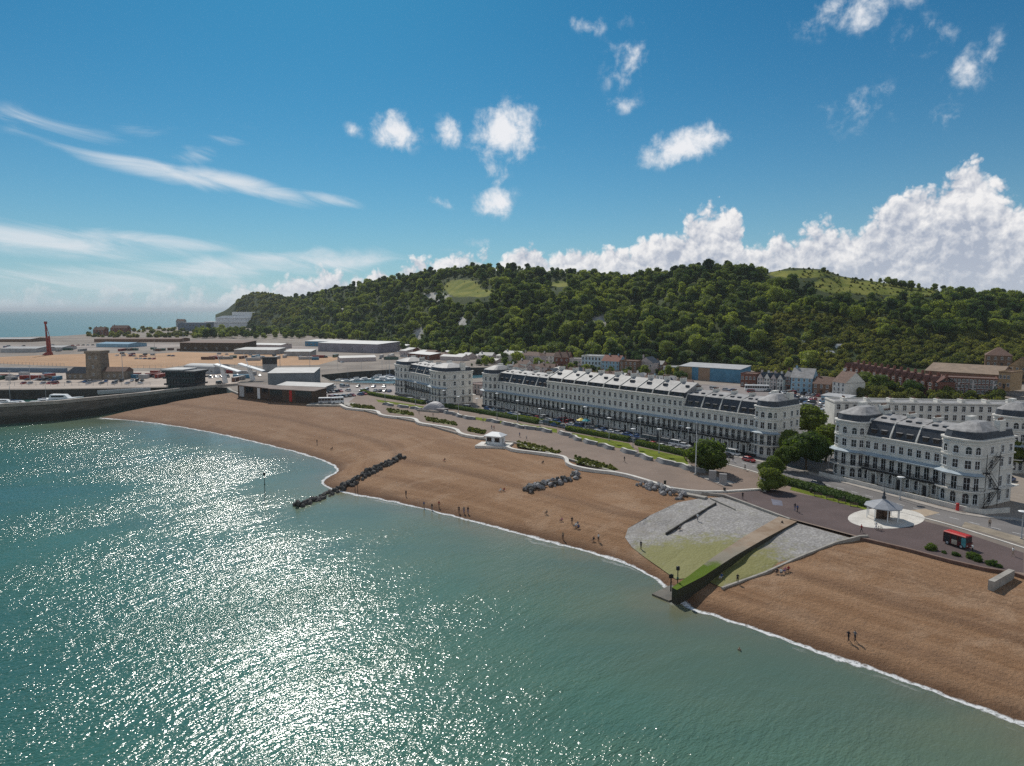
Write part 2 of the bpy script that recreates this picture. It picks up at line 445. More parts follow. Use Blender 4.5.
wcol = N.ramp(N.ss(dn, 0, 130, 0, 1, 'LINEAR'), [(0.0, (0.19, 0.17, 0.10)), (0.07, (0.14, 0.17, 0.105)), (0.24, (0.092, 0.170, 0.118)), (0.5, (0.050, 0.150, 0.110)), (1.0, (0.030, 0.116, 0.096))])
wcol = N.mix(N.ss(N.noise(N.mapping(pos, rot=(0, 0, R(35)), sc=(.3, 1, 1)), .03, 4), .4, .65, 0, .35), wcol, (0.018, 0.084, 0.084, 1))
t_.links.new(wcol, pb.inputs['Base Color'])
ROUGH_IN = pb.inputs['Roughness']; pb.inputs['IOR'].default_value = 1.33; pb.inputs['Specular IOR Level'].default_value = .5
rs_ = lambda a, sc: N.mapping(N.mapping(pos, rot=(0, 0, R(a))), sc=sc)
wv = rs_(-50, (0.4, 1.0, 1))
h = N.m('MULTIPLY', N.noise(wv, .5, 1, .5), .36)
h = N.m('ADD', h, N.m('MULTIPLY', N.noise(rs_(-48, (.42, 1, 1)), 1.6, 2, .5, .3), .33))
h = N.m('ADD', h, N.m('MULTIPLY', N.noise(rs_(-30, (.55, 1, 1)), 3.6, 1, .5), .15))
patch = N.ss(N.noise(rs_(-40, (.45, 1, 1)), .025, 4, .6), .36, .66, .36, 1.2)
calm = N.ss(att.outputs['Fac'], 0, 45, .22, 1.0)
wp = N.n('ShaderNodeSeparateXYZ'); t_.links.new(pos, wp.inputs[0])
calm = N.m('MULTIPLY', calm, N.ss(wp.outputs[1], 250, 900, 1.0, .12))
h = N.m('MULTIPLY', h, N.m('MULTIPLY', patch, calm))
t_.links.new(N.ss(wp.outputs[1], 200, 1200, .16, .28), ROUGH_IN)
bm_ = N.n('ShaderNodeBump'); bm_.inputs['Strength'].default_value = 1.0; bm_.inputs['Distance'].default_value = 1.0
t_.links.new(h, bm_.inputs['Height']); t_.links.new(bm_.outputs[0], pb.inputs['Normal'])
water = struct(wm.build('sea_water', WATER))
at = water.data.attributes.new('shore', 'FLOAT', 'POINT'); at.data.foreach_set('value', shore_d.astype(np.float32))

# ---- beach: ruled between waterline and promenade edge with berm ridges
NU, S2, T2 = 420, resample(S, 420), resample(T, 420)
prof = [(-.22, -2.2), (-.08, -.7), (0, 0.02), (.05, .55), (.1, 1.0), (.2, 1.75), (.3, 2.25), (.38, 2.45), (.43, 2.6), (.47, 3.15), (.52, 3.45), (.6, 3.5), (.68, 3.75), (.73, 4.05), (.8, 4.2), (.9, 4.35), (1.0, 4.45), (1.02, 4.45)]
rows = []
vv = -.22
while vv < 1.021: rows.append(vv); vv += .02
bm0 = MB(); uvs = []
for v in rows:
    for i in range(NU):
        w = v + (.03 * noise.noise(Vector((i * .05, v * 3, 1.3))) if .05 < v < .95 else 0)
        p = S2[i].lerp(T2[i], v); wid = (T2[i] - S2[i]).length
        z = interp(w, prof)
        if .04 < v < .97:
            z += .14 * noise.noise(Vector((p.x * .12, p.y * .12, 0))) + .07 * noise.noise(Vector((p.x * .45, p.y * .45, 3)))
            z += .10 * math.sin(i * 1.9 + 2 * noise.noise(Vector((i * .1, 0, 0)))) * max(0, 1 - abs(v - .2) / .12)
        bm0.v.append((p.x, p.y, z)); uvs.append((i / NU * 3.0, v))
nr = len(rows)
bm0.f = [(k * NU + i, k * NU + i + 1, (k + 1) * NU + i + 1, (k + 1) * NU + i) for k in range(nr - 1) for i in range(NU - 1)]
bm0.mi = [0] * len(bm0.f); bm0.sm = [True] * len(bm0.f)
SHING = bpy.data.materials.new('shingle'); SHING.use_nodes = True
t_ = SHING.node_tree; N = NT(t_); pb = t_.nodes['Principled BSDF']
uv = N.n('ShaderNodeUVMap').outputs[0]; pos = N.n('ShaderNodeNewGeometry').outputs['Position']
su = N.n('ShaderNodeSeparateXYZ'); t_.links.new(uv, su.inputs[0]); vcoord = su.outputs[1]
band = N.noise(N.mapping(uv, sc=(2.6, 13, 1)), 1.0, 5, .6, .6)
colr = N.mix(N.ss(band, .32, .68), (0.27, 0.15, 0.080, 1), (0.355, 0.212, 0.122, 1))
blot = N.noise(pos, .09, 6, .65, .4)
colr = N.mix(N.ss(blot, .47, .66, 0, .75), colr, (0.40, 0.26, 0.165, 1))
colr = N.mix(N.ss(N.noise(N.mapping(uv, loc=(3, 5, 0), sc=(1.8, 9, 1)), 1.0, 5, .6), .52, .70, 0, .45), colr, (0.19, 0.105, 0.062, 1))
colr = N.mix(N.ss(N.m('ADD', vcoord, N.m('MULTIPLY', N.m('SUBTRACT', N.noise(pos, .2, 4), .5), .09)), .0, .11, .8, 0), colr, (0.115, 0.062, 0.036, 1))
colr = N.mix(N.ss(N.m('ABSOLUTE', N.m('SUBTRACT', vcoord, .455)), .045, .0, 0, .45), colr, (0.17, 0.095, 0.06, 1))
trk = N.m('MULTIPLY', N.m('MULTIPLY', N.ss(vcoord, .60, .66), N.ss(vcoord, .84, .76)), N.ss(su.outputs[0], 2.0, 2.25))
colr = N.mix(N.m('MULTIPLY', trk, N.ss(N.noise(N.mapping(uv, sc=(70, 34, 1)), 1.0, 3, .7), .40, .62, 0, .5)), colr, (0.20, 0.112, 0.063, 1))
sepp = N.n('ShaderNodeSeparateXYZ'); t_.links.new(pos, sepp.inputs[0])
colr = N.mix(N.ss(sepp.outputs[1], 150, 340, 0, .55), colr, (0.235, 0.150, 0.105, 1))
colr = N.mix(1.0, colr, N.mix(N.noise(pos, 2.2, 4, .75), (.62, .62, .62, 1), (1.36, 1.36, 1.36, 1)), 'MULTIPLY')
t_.links.new(colr, pb.inputs['Base Color']); pb.inputs['Roughness'].default_value = .95; pb.inputs['Specular IOR Level'].default_value = .15
bn = N.n('ShaderNodeBump'); bn.inputs['Distance'].default_value = .45
t_.links.new(N.noise(pos, 1.6, 5, .75), bn.inputs['Height']); t_.links.new(bn.outputs[0], pb.inputs['Normal'])
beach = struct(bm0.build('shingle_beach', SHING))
ul = beach.data.uv_layers.new(name='UVMap')
for l in beach.data.loops: ul.data[l.index].uv = uvs[l.vertex_index]
BVH = BVHTree.FromPolygons([Vector(v) for v in bm0.v], bm0.f)
def beach_z(x, y):
    h = BVH.ray_cast(Vector((x, y, 60)), Vector((0, 0, -1)))
    return h[0].z if h[0] is not None else None
def gb(px, py):
    """point of the ground seen at a pixel: beach, apron or the level ground behind"""
    d = ray(px, py).normalized()
    best = None
    for b in BVHS:
        h = b.ray_cast(Vector((0, 0, CAM_Z)), d)
        if h[0] is not None and (best is None or h[3] < best[1]): best = (h[0], h[3])
    g = gp(px, py, 5.0)
    if best and not (inside(g, prom_poly)): return best[0]
    return g if not best else best[0] if best[0].z > -.2 and best[1] < 400 and not inside(g, prom_poly) else g
BVHS = [BVH]
# ---- surf along the waterline
SURF = bpy.data.materials.new('surf_foam'); SURF.use_nodes = True
t_ = SURF.node_tree; N = NT(t_); pb = t_.nodes['Principled BSDF']
uv = N.n('ShaderNodeUVMap').outputs[0]; pos = N.n('ShaderNodeNewGeometry').outputs['Position']
su = N.n('ShaderNodeSeparateXYZ'); t_.links.new(uv, su.inputs[0])
e = N.m('ADD', su.outputs[1], N.m('MULTIPLY', N.m('SUBTRACT', N.noise(pos, .25, 5, .6), .5), .9))
a1 = N.m('MULTIPLY', N.ss(e, .42, .55), N.ss(e, .92, .72))
a2 = N.m('MULTIPLY', N.m('MULTIPLY', N.ss(e, .02, .12), N.ss(e, .34, .16)), N.ss(N.noise(pos, .11, 3), .5, .62, 0, .28))
al = N.m('MULTIPLY', N.m('ADD', a1, a2, clamp=True), N.ss(N.noise(pos, 1.7, 4, .7), .33, .55, .25, 1))
pb.inputs['Base Color'].default_value = (.72, .72, .71, 1); pb.inputs['Roughness'].default_value = .9
t_.links.new(al, pb.inputs['Alpha'])
fm = MB(); fuv = []
n_s = 700; SS = resample(S, n_s)
offs = [(-7.0, 0.0, .03), (-3.4, .33, .035), (-1.7, .55, .04), (-.3, .75, .06), (.9, 1.0, .22)]
for i in range(n_s):
    d = (SS[min(n_s - 1, i + 2)] - SS[max(0, i - 2)]).normalized(); nrm = Vector((-d.y, d.x))
    if nrm.dot(T2[int(i * NU / n_s)] - SS[i]) < 0: nrm = -nrm
    k = .36 + .32 * noise.noise(Vector((i * .05, 0, 0))) 
    for o, v, z in offs:
        p = SS[i] + nrm * o * k; bz = beach_z(p.x, p.y)
        fm.v.append((p.x, p.y, max(z, (bz if bz is not None else -9) + .06))); fuv.append((i * .1, v))
for i in range(n_s - 1):
    for k in range(4): fm.f.append((i * 5 + k, i * 5 + k + 1, (i + 1) * 5 + k + 1, (i + 1) * 5 + k)); fm.mi.append(0); fm.sm.append(True)
foam = struct(fm.build('surf_foam', SURF), 'stuff')
ul = foam.data.uv_layers.new(name='UVMap')
for l in foam.data.loops: ul.data[l.index].uv = fuv[l.vertex_index]

# ---- town ground with holes for the dock
G = lambda pts, z=5.0: [V2(gp(x, y, z)) for x, y in pts]
dock_poly = G([(322, 377), (352, 374), (392, 371.5), (440, 370), (520, 369), (522, 374), (470, 379), (440, 382), (398, 384), (352, 383), (330, 381)])
front = [T[i] for i in range(len(T))]
quay_edge = [(228, 388), (196, 387), (160, 388), (110, 389), (40, 390), (-60, 391), (-260, 394)]
town_poly = front + [Vector((900, 120)), Vector((1500, 900)), Vector((1500, 2600)), Vector((-300, 2600))] + G([(236, 319), (180, 326.5), (130, 331), (60, 336), (0, 337.5), (-120, 338)]) + list(reversed(G(quay_edge)))
sheet('town_ground', town_poly, 5.0, TOWN, [dock_poly])
sheet('dock_water', [p for p in offset_poly([tuple(q) for q in dock_poly], .5)], 1.2, pmat('dock_water', (0.05, 0.17, 0.22), .18, .2, .05, spec=.5))
def wallstrip(name, line, z0, z1, mat, thick=.8, label=None, cat='wall', closed=False):
    m = MB(); pts = [Vector((p[0], p[1])) for p in line]
    L, Rr = [], []
    for i, p in enumerate(pts):
        d = (pts[min(len(pts) - 1, i + 1)] - pts[max(0, i - 1)]).normalized(); n = Vector((-d.y, d.x)) * thick / 2
        L.append(p + n); Rr.append(p - n)
    zz0 = z0 if callable(z0) else (lambda q: z0); zz1 = z1 if callable(z1) else (lambda q: z1)
    m.rings([[(r.x, r.y, zz0(r)), (l.x, l.y, zz0(l)), (l.x, l.y, zz1(l)), (r.x, r.y, zz1(r))] for l, r in zip(L, Rr)])
    o = m.build(name, mat)
    if label: tag(o, label, cat)
    return o
wallstrip('dock_wall', dock_poly[4:] + dock_poly[:1], .2, 5.25, CONC, .7, 'low grey stone wall round the near side of the blue dock', 'quay wall')
wallstrip('dock_wall', dock_poly[0:5], .2, 6.6, DARKC, .9, 'long dark quay wall along the far side of the blue dock', 'quay wall')
wallstrip('quay_return', G([(228, 388), (231, 390.5), (240, 394)]), -1.0, 5.3, CONC, 1.5, 'short concrete quay return where the pier meets the beach', 'quay wall')
wallstrip('sheet_pile_quay', G(quay_edge), -1.0, 5.3, DARKC, 1.0, 'dark sheet piled quay wall behind the moored boats', 'quay wall')
sheet('sand_yard', G([(-120, 366), (0, 363.5), (60, 366), (130, 368), (165, 368), (200, 363), (262, 366), (318, 365), (345, 357.5), (300, 355), (262, 352.5), (215, 353), (180, 352), (150, 354), (120, 353), (60, 354.5), (0, 357), (-120, 358)]), 5.012, YARD)
sheet('quay_apron', G([(-200, 390), (40, 388.5), (110, 387.5), (160, 386.5), (196, 385.5), (236, 384), (250, 375), (190, 372), (130, 371), (60, 372), (0, 370), (-120, 371)]), 5.016, QUAY)
sheet('far_yard', G([(-120, 352), (0, 351), (90, 350), (180, 347), (250, 349), (330, 352), (345, 349), (300, 346), (180, 343), (60, 345), (-120, 344)]), 5.012, pmat('far_yard_grey', (.33, .28, .25), .95, .35, .02, fine=.2))
sheet('car_park', G([(318, 402), (345, 404), (372, 396), (395, 397), (396, 386), (352, 385), (330, 384), (308, 386)]), 5.008, pmat('pale_asphalt', (.34, .30, .28), .95, .15, .1, fine=1))
# promenade, road, pavements
prom_edge = T[3:]
hedge_line = [(360, 393), (375, 396.5), (424, 404.5), (443, 407), (538, 424.5), (559, 428), (629, 442), (684, 456), (722, 464), (752, 472), (790, 485), (868, 506), (905, 516), (950, 528), (1024, 553), (1120, 585)]
prom_poly = [p for p in prom_edge[:-1]] + list(reversed(G(hedge_line)))
sheet('promenade', prom_poly, 5.02, PROM)
dark_prom = [(722, 495), (770, 489), (800, 494), (868, 506), (905, 516), (950, 528), (1024, 553), (1024, 573), (1010, 571), (985, 567), (950, 559), (905, 547), (858, 536), (790, 518)]
sheet('dark_promenade', G(dark_prom), 5.028, pmat('dark_prom_asphalt', (.115, .082, .078), .9, .15, .15, fine=3))
road_poly = [(352, 391), (375, 395.8), (424, 403.5), (443, 406), (538, 423.2), (559, 426.7), (629, 440.5), (684, 454.3), (722, 462), (752, 470), (790, 482), (868, 502), (905, 512), (950, 523), (1024, 545), (1120, 575),
             (1120, 540), (1024, 519), (985, 516), (955, 511), (900, 496), (828, 477), (800, 469), (760, 460), (690, 447.5), (600, 430), (500, 411), (470, 408), (397, 399), (372, 392)]
sheet('esplanade_road', G(road_poly), 5.016, ASPH)
kerb_line = [(1120, 542), (1024, 520), (985, 517.2), (955, 512.5), (900, 497.3), (828, 478.2), (800, 470), (760, 461), (690, 448.3), (600, 430.7), (500, 411.6), (470, 408.5), (397, 399.5)]
def ribbon(name, line, w, z0, z1, mat):
    m = MB(); pts = smooth_line([V2(p) for p in line], 1)
    rs = []
    for i, p in enumerate(pts):
        d = (pts[min(len(pts) - 1, i + 1)] - pts[max(0, i - 1)]).normalized(); n = Vector((-d.y, d.x)) * w / 2
        rs.append([(p.x - n.x, p.y - n.y, z0), (p.x + n.x, p.y + n.y, z0), (p.x + n.x, p.y + n.y, z1), (p.x - n.x, p.y - n.y, z1)])
    m.rings(rs); return struct(m.build(name, mat))
ribbon('pavement', G(kerb_line), 1.8, 5.0, 5.14, PAVE)
ribbon('kerb', G([(684, 455.1), (722, 462.9), (752, 471), (790, 483.2), (868, 503.6), (905, 513.4), (950, 524.8), (1024, 548), (1120, 579)]), .5, 5.0, 5.13, WHITEC)
# painted centre line
cl = MB()
ln = resample(smooth_line(G([(440, 404), (538, 419), (629, 436), (690, 451), (752, 465), (828, 485), (900, 504.5), (960, 520), (1024, 535)]), 2), 120)
for a, b in list(zip(ln, ln[1:]))[::2]:
    d = (b - a).normalized(); n = Vector((-d.y, d.x)) * .08
    b = a + d * min(2.0, (b - a).length)
    cl.add([(q.x, q.y, 5.024) for q in (a - n, b - n, b + n, a + n)], [(0, 1, 2, 3)])
struct(cl.build('road_marking', WHITEP))
# lawns between the promenade and the hedges
for poly in ([(376, 399.5), (424, 406.5), (422, 408.5), (378, 402)], [(452, 413.5), (515, 423), (557, 429), (557, 433), (510, 425.5), (462, 417.5)], [(566, 432), (629, 443.5), (636, 451), (606, 446), (572, 437.5)], [(638, 447), (684, 457), (690, 466), (664, 461), (640, 456)], [(792, 487), (868, 508), (872, 511.5), (835, 502), (790, 490)]):
    sheet('lawn', G(poly), 5.04, GRASS)
# cream pad under the shelter and the light path beside it
cpad = V2(gp(886.5, 518.5)); pad = []
for i in range(40):
    a = 2 * math.pi * i / 40; q = V2(gp(886.5 + 38.5 * math.cos(a), 518.5 + 10.3 * math.sin(a))); pad.append(q)
sheet('shelter_pad', pad, 5.045, WHITEC)
sheet('shelter_path', G([(905, 511), (925, 509), (940, 513), (920, 518)]), 5.036, pmat('warm_paving', (.42, .33, .24), .9, .15, .4, fine=2))
sheet('yellow_margin', G([(965, 522), (1024, 538), (1024, 545), (985, 533), (962, 527)]), 5.032, pmat('worn_paving', (.30, .25, .19), .9, .25, .4, fine=2))
sheet('monument_paving', G([(698, 476), (712, 475.5), (736, 483), (724, 486)]), 5.045, PAVE)
sheet('blue_mark', G([(771, 499), (782, 501), (783, 506), (773, 505)]), 5.036, pmat('faded_blue_paint', (.16, .16, .20), .9, .2, .5))
sheet('back_street', G([(660, 390), (745, 396), (800, 404), (845, 410), (850, 400), (800, 389), (745, 386), (660, 383)]), 5.012, pmat('back_car_park', (.27, .235, .22), .95, .2, .1, fine=1))
sheet('side_street', G([(745, 458), (800, 470), (835, 478), (842, 440), (822, 405), (795, 408), (800, 445)]), 5.010, ASPH)
wallstrip('prom_edging', [p for p in T[2:18]], 3.6, 5.10, CONC, .6, 'long low concrete edging between far promenade and beach', 'wall')
# white sea wall kerb with curved bays, shingle planting behind
wall_px = [(340, 404.5), (346, 408), (358, 409.5), (378, 411), (379, 415), (392, 417), (416, 418.5), (417, 423), (430, 425), (457, 429), (459, 434), (475, 437), (484, 437.5)]
m1 = wallstrip('sea_wall', [p for p in resample(smooth_line(G(wall_px), 2), 60)], 3.6, 5.35, WHITEC, 1.5, 'white wavy concrete sea wall edging the far beach, left of the kiosk', 'sea wall')
wall_px2 = [(507, 447), (514, 450), (540, 453), (562, 456), (567, 459), (567, 464.5), (590, 470), (620, 473), (645, 480), (668, 487.5), (672, 489)]
m1 = wallstrip('sea_wall', [p for p in resample(smooth_line(G(wall_px2), 2), 60)], 3.6, 5.3, WHITEC, 1.1, 'white wavy concrete sea wall between kiosk and grey boulders', 'sea wall')
m1 = wallstrip('sea_wall', G([(672, 489), (690, 491.5), (705, 492.5), (726, 492.3), (752, 490.5), (764, 490)]), 4.2, 5.42, WHITEC, .7, 'straight pale kerb wall at the head of the cobbled apron', 'sea wall')
wallstrip('prom_edging', [p for p in T[18:26]], 3.6, 5.06, TILE, .35, 'low concrete edging between dark promenade and right hand beach', 'wall')

# ---- cobbled aprons and the sloping slipway
def drape(poly, name, mat, up, grid=2.0):
    def zf(x, y):
        z = beach_z(x, y)
        return max(.05, (z if z is not None else 4.5)) + up
    return sheet(name, poly, 0, mat, grid=grid, zf=zf)
COB = bpy.data.materials.new('cobbles'); COB.use_nodes = True
t_ = COB.node_tree; N = NT(t_); pb = t_.nodes['Principled BSDF']; pos = N.n('ShaderNodeNewGeometry').outputs['Position']
cf = N.voro(N.mapping(pos, sc=(1, 1, .01)), 2.0)
cc = N.mix(N.ss(N.noise(pos, .25, 5, .65), .35, .65), (.29, .272, .26, 1), (.39, .37, .35, 1))
cc = N.mix(N.ss(cf, .25, .62, 0, .6), cc, (.16, .145, .135, 1))
cc = N.mix(N.ss(N.noise(N.mapping(pos, loc=(8, 3, 0)), .06, 4, .6), .52, .64, 0, .7), cc, (.21, .185, .16, 1))
wx, wy = gp(655, 563, 2).xy
dd = N.vm('LENGTH', N.vm('MULTIPLY', N.vm('SUBTRACT', pos, (wx + 7, wy, 0)), (.055, .075, 0)))
moss = N.m('ADD', N.ss(dd, 1.45, .2), N.m('MULTIPLY', N.m('SUBTRACT', N.noise(pos, .55, 7, .75), .5), 2.2))
w2x, w2y = gp(722, 578, 1).xy
dd2 = N.vm('LENGTH', N.vm('MULTIPLY', N.vm('SUBTRACT', pos, (w2x + 3, w2y + 2, 0)), (.085, .085, 0)))
moss2 = N.m('ADD', N.ss(dd2, 1.2, .2), N.m('MULTIPLY', N.m('SUBTRACT', N.noise(pos, .55, 7, .75), .5), 2.2))
cc = N.mix(N.ss(N.m('MAXIMUM', moss, moss2), .05, .75, 0, .92), cc, (.185, .175, .035, 1))
t_.links.new(cc, pb.inputs['Base Color']); pb.inputs['Roughness'].default_value = .8
bn = N.n('ShaderNodeBump'); bn.inputs['Distance'].default_value = .07; bn.invert = True
t_.links.new(cf, bn.inputs['Height']); t_.links.new(bn.outputs[0], pb.inputs['Normal'])
def GB(pts): return [V2(gb(x, y)) for x, y in pts]
tmp_prom = prom_poly
ap1 = drape(GB([(722, 495.5), (700, 499), (678, 503), (650, 516), (628, 529), (625, 538), (632, 548), (645, 558), (662, 570), (676, 580), (698, 578), (716, 563), (750, 543), (788, 520.5), (760, 509)]), 'cobbled_apron', COB, .14)
ap2 = drape(GB([(798, 521), (826, 529), (856, 537.3), (835, 543), (800, 557), (765, 573), (724, 589), (708, 582), (722, 570), (752, 548), (786, 521)]), 'cobbled_apron', COB, .12)
for a in (ap1, ap2):
    BVHS.append(BVHTree.FromPolygons([v.co for v in a.data.vertices], [tuple(p.vertices) for p in a.data.polygons]))
# slipway: ramp with its right wall standing clear of the shingle
SLIP = bpy.data.materials.new('slipway_concrete'); SLIP.use_nodes = True
t_ = SLIP.node_tree; N = NT(t_); pb = t_.nodes['Principled BSDF']; pos = N.n('ShaderNodeNewGeometry').outputs['Position']
sx = N.n('ShaderNodeSeparateXYZ'); t_.links.new(pos, sx.inputs[0])
zz = N.m('ADD', sx.outputs[2], N.m('MULTIPLY', N.m('SUBTRACT', N.noise(pos, .4, 4), .5), .9))
sc_ = N.mix(N.ss(N.noise(pos, .3, 5), .35, .65), (.27, .19, .13, 1), (.36, .28, .21, 1))
sc_ = N.mix(N.ss(zz, 4.7, 4.2, 0, 1), sc_, (.27, .24, .19, 1))
sc_ = N.mix(N.ss(zz, 4.05, 3.7, 0, .95), sc_, (.095, .15, .010, 1))
sc_ = N.mix(N.ss(zz, 1.55, 1.2, 0, .9), sc_, (.10, .095, .06, 1))
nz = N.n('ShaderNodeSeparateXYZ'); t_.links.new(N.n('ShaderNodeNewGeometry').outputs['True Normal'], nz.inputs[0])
sc_ = N.mix(N.ss(nz.outputs[2], .6, .4, 0, .92), sc_, (.05, .045, .035, 1))  # shade of the ramp's upright sides painted in as near-black colour
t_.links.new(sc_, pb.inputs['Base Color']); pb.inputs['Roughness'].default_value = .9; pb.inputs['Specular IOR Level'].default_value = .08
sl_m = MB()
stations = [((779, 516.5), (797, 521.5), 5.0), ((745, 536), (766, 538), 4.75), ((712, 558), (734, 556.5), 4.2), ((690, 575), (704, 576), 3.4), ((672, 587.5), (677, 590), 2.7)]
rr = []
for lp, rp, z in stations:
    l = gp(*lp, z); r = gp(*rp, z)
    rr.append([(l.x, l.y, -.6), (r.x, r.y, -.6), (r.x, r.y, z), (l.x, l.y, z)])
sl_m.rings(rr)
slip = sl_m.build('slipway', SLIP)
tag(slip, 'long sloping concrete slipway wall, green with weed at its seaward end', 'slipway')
fl = MB()   # flat toe in the water
toe = [gp(652, 594, .25), gp(669, 601, .25), gp(690, 594, .25), gp(672, 584, .35)]
fl.prism([(p.x, p.y) for p in toe], -.5, .3); tag(fl.build('slipway_toe', pmat('wet_concrete', (.15, .13, .10), .5, .3, .5)), 'flat wet concrete toe at the foot of the slipway', 'slipway toe')
# low walls on and beside the aprons
def low_wall(pts, hgt, th, mat, name, label, cat='wall'):
    q = [gb(x, y) for x, y in pts]; m = MB(); rs = []
    v = [Vector((p.x, p.y)) for p in q]
    for i, p in enumerate(v):
        d = (v[min(len(v) - 1, i + 1)] - v[max(0, i - 1)]).normalized(); n = Vector((-d.y, d.x)) * th / 2; z = q[i].z
        rs.append([(p.x - n.x, p.y - n.y, z - .6), (p.x + n.x, p.y + n.y, z - .6), (p.x + n.x, p.y + n.y, z + hgt), (p.x - n.x, p.y - n.y, z + hgt)])
    m.rings(rs); o = m.build(name, mat); tag(o, label, cat); return o
low_wall([(666, 535), (690, 520), (716, 504.5)], .5, .28, DARKC, 'groyne_wall', 'straight dark low wall crossing the left cobbled apron')
low_wall([(710.6, 499), (735, 510)], .35, .4, CONC, 'apron_kerb', 'short thin kerb on the upper left cobbled apron', 'kerb')
low_wall([(722, 589.5), (765, 574), (800, 558), (835, 544), (860, 537.5), (868, 537)], .40, .4, CONC, 'apron_wall', 'low wall bounding the right cobbled apron against the shingle')
low_wall([(668, 489), (690, 496), (706, 499)], .5, 1.6, CONC, 'concrete_steps', 'broken concrete steps below the kerb beside grey boulders', 'steps')
# stub wall at the right edge
stub = MB(); a = gp(991.6, 581, 5.8); b = gp(1012, 569.6, 5.8)
stub.slab(a, b, .9, 0.8, 5.8); tag(stub.build('groyne_wall', CONC), 'short concrete groyne wall jutting onto the right hand beach', 'groyne')

# ---- pier with stone wall at the left
pier_near = [V2(gp(x, y, 0)) for x, y in ((-330, 458), (-150, 440), (0, 424.5), (60, 420), (100, 415), (150, 406), (196, 398.5), (238, 393.5))]
def pier_top(q):
    return interp(q.x, [(pier_near[0].x, 8.6), (pier_near[4].x, 8.0), (pier_near[5].x, 6.6), (pier_near[7].x, 5.3)])
pm = MB(); rs = []
for i, p in enumerate(pier_near):
    d = (pier_near[min(7, i + 1)] - pier_near[max(0, i - 1)]).normalized(); n = Vector((-d.y, d.x)); w = 10.0; zt = pier_top(p)
    rs.append([(p.x, p.y, -2), (p.x + n.x * w, p.y + n.y * w, -2), (p.x + n.x * w, p.y + n.y * w, zt), (p.x + n.x * .6, p.y + n.y * .6, zt), (p.x + n.x * .35, p.y + n.y * .35, zt + .02)])
pm.rings(rs)
pier = empty('stone_pier', (0, 0, 0), 0, 'long dark stone pier with pale deck at the left', 'pier')
PIERM = bpy.data.materials.new('pier_stone'); PIERM.use_nodes = True
t_ = PIERM.node_tree; N = NT(t_); pb = t_.nodes['Principled BSDF']; pos = N.n('ShaderNodeNewGeometry').outputs['Position']
sx = N.n('ShaderNodeSeparateXYZ'); t_.links.new(pos, sx.inputs[0])
zz = N.m('ADD', sx.outputs[2], N.m('MULTIPLY', N.m('SUBTRACT', N.noise(pos, .3, 4), .5), 2.0))
pc = N.mix(N.ss(N.noise(N.mapping(pos, sc=(.3, .3, 2)), .5, 4), .35, .65), (.10, .085, .07, 1), (.17, .145, .12, 1))
pc = N.mix(N.ss(zz, 4.2, 2.6, 0, .85), pc, (.035, .036, .026, 1))
t_.links.new(pc, pb.inputs['Base Color']); pb.inputs['Roughness'].default_value = .85
pm.build('pier_wall', PIERM, pier)
dk = MB(); rs = []; par = MB(); pr = []
for i, p in enumerate(pier_near):
    d = (pier_near[min(7, i + 1)] - pier_near[max(0, i - 1)]).normalized(); n = Vector((-d.y, d.x)); zt = pier_top(p)
    q0, q1 = p + n * 1.3, p + n * 9.6
    rs.append([(q0.x, q0.y, zt - .2), (q1.x, q1.y, zt - .2), (q1.x, q1.y, zt + .06), (q0.x, q0.y, zt + .06)])
    q0, q1 = p + n * .02, p + n * 1.2
    pr.append([(q0.x, q0.y, zt - .6), (q1.x, q1.y, zt - .6), (q1.x, q1.y, zt + .9), (q0.x, q0.y, zt + .9)])
dk.rings(rs); dk.build('deck', pmat('pier_deck', (.52, .47, .43), .9, .15, .4), pier)
par.rings(pr); par.build('parapet', pmat('pier_parapet', (.40, .34, .29), .9, .2, .4), pier)

# ---- hills
RIDGE = [(150, 330), (226, 313), (236, 303), (246, 297), (262, 291.5), (276, 296), (300, 296), (330, 288), (380, 279), (430, 271), (470, 267), (520, 265.5), (570, 268), (610, 272), (632, 276), (650, 273), (668, 268), (700, 263.5), (735, 265), (780, 269), (794, 268.5), (822, 270), (841, 277), (865, 280.5), (905, 286.5), (929, 289), (950, 291.5), (1000, 294), (1024, 295), (1200, 303)]
RDEP = [(150, 2150), (236, 2050), (276, 1950), (300, 1750), (330, 1500), (400, 1250), (500, 1030), (600, 930), (632, 900), (660, 830), (700, 790), (800, 750), (900, 710), (1024, 680), (1200, 660)]
FDEP = [(150, 2000), (236, 1780), (276, 1500), (300, 1230), (400, 880), (500, 640), (600, 588), (700, 545), (780, 500), (840, 470), (1024, 445), (1200, 430)]
TREEH = [(150, 0), (272, 0), (285, 7), (760, 8), (785, 0), (935, 0), (950, 8), (1200, 9)]
def hill_px(x, y): return 512 + F * x / y / 0.9943
def hill_sy(x, y):
    px = hill_px(x, y); yf = interp(px, FDEP); yr = interp(px, RDEP)
    return px, (y - yf) / (yr - yf), yf, yr
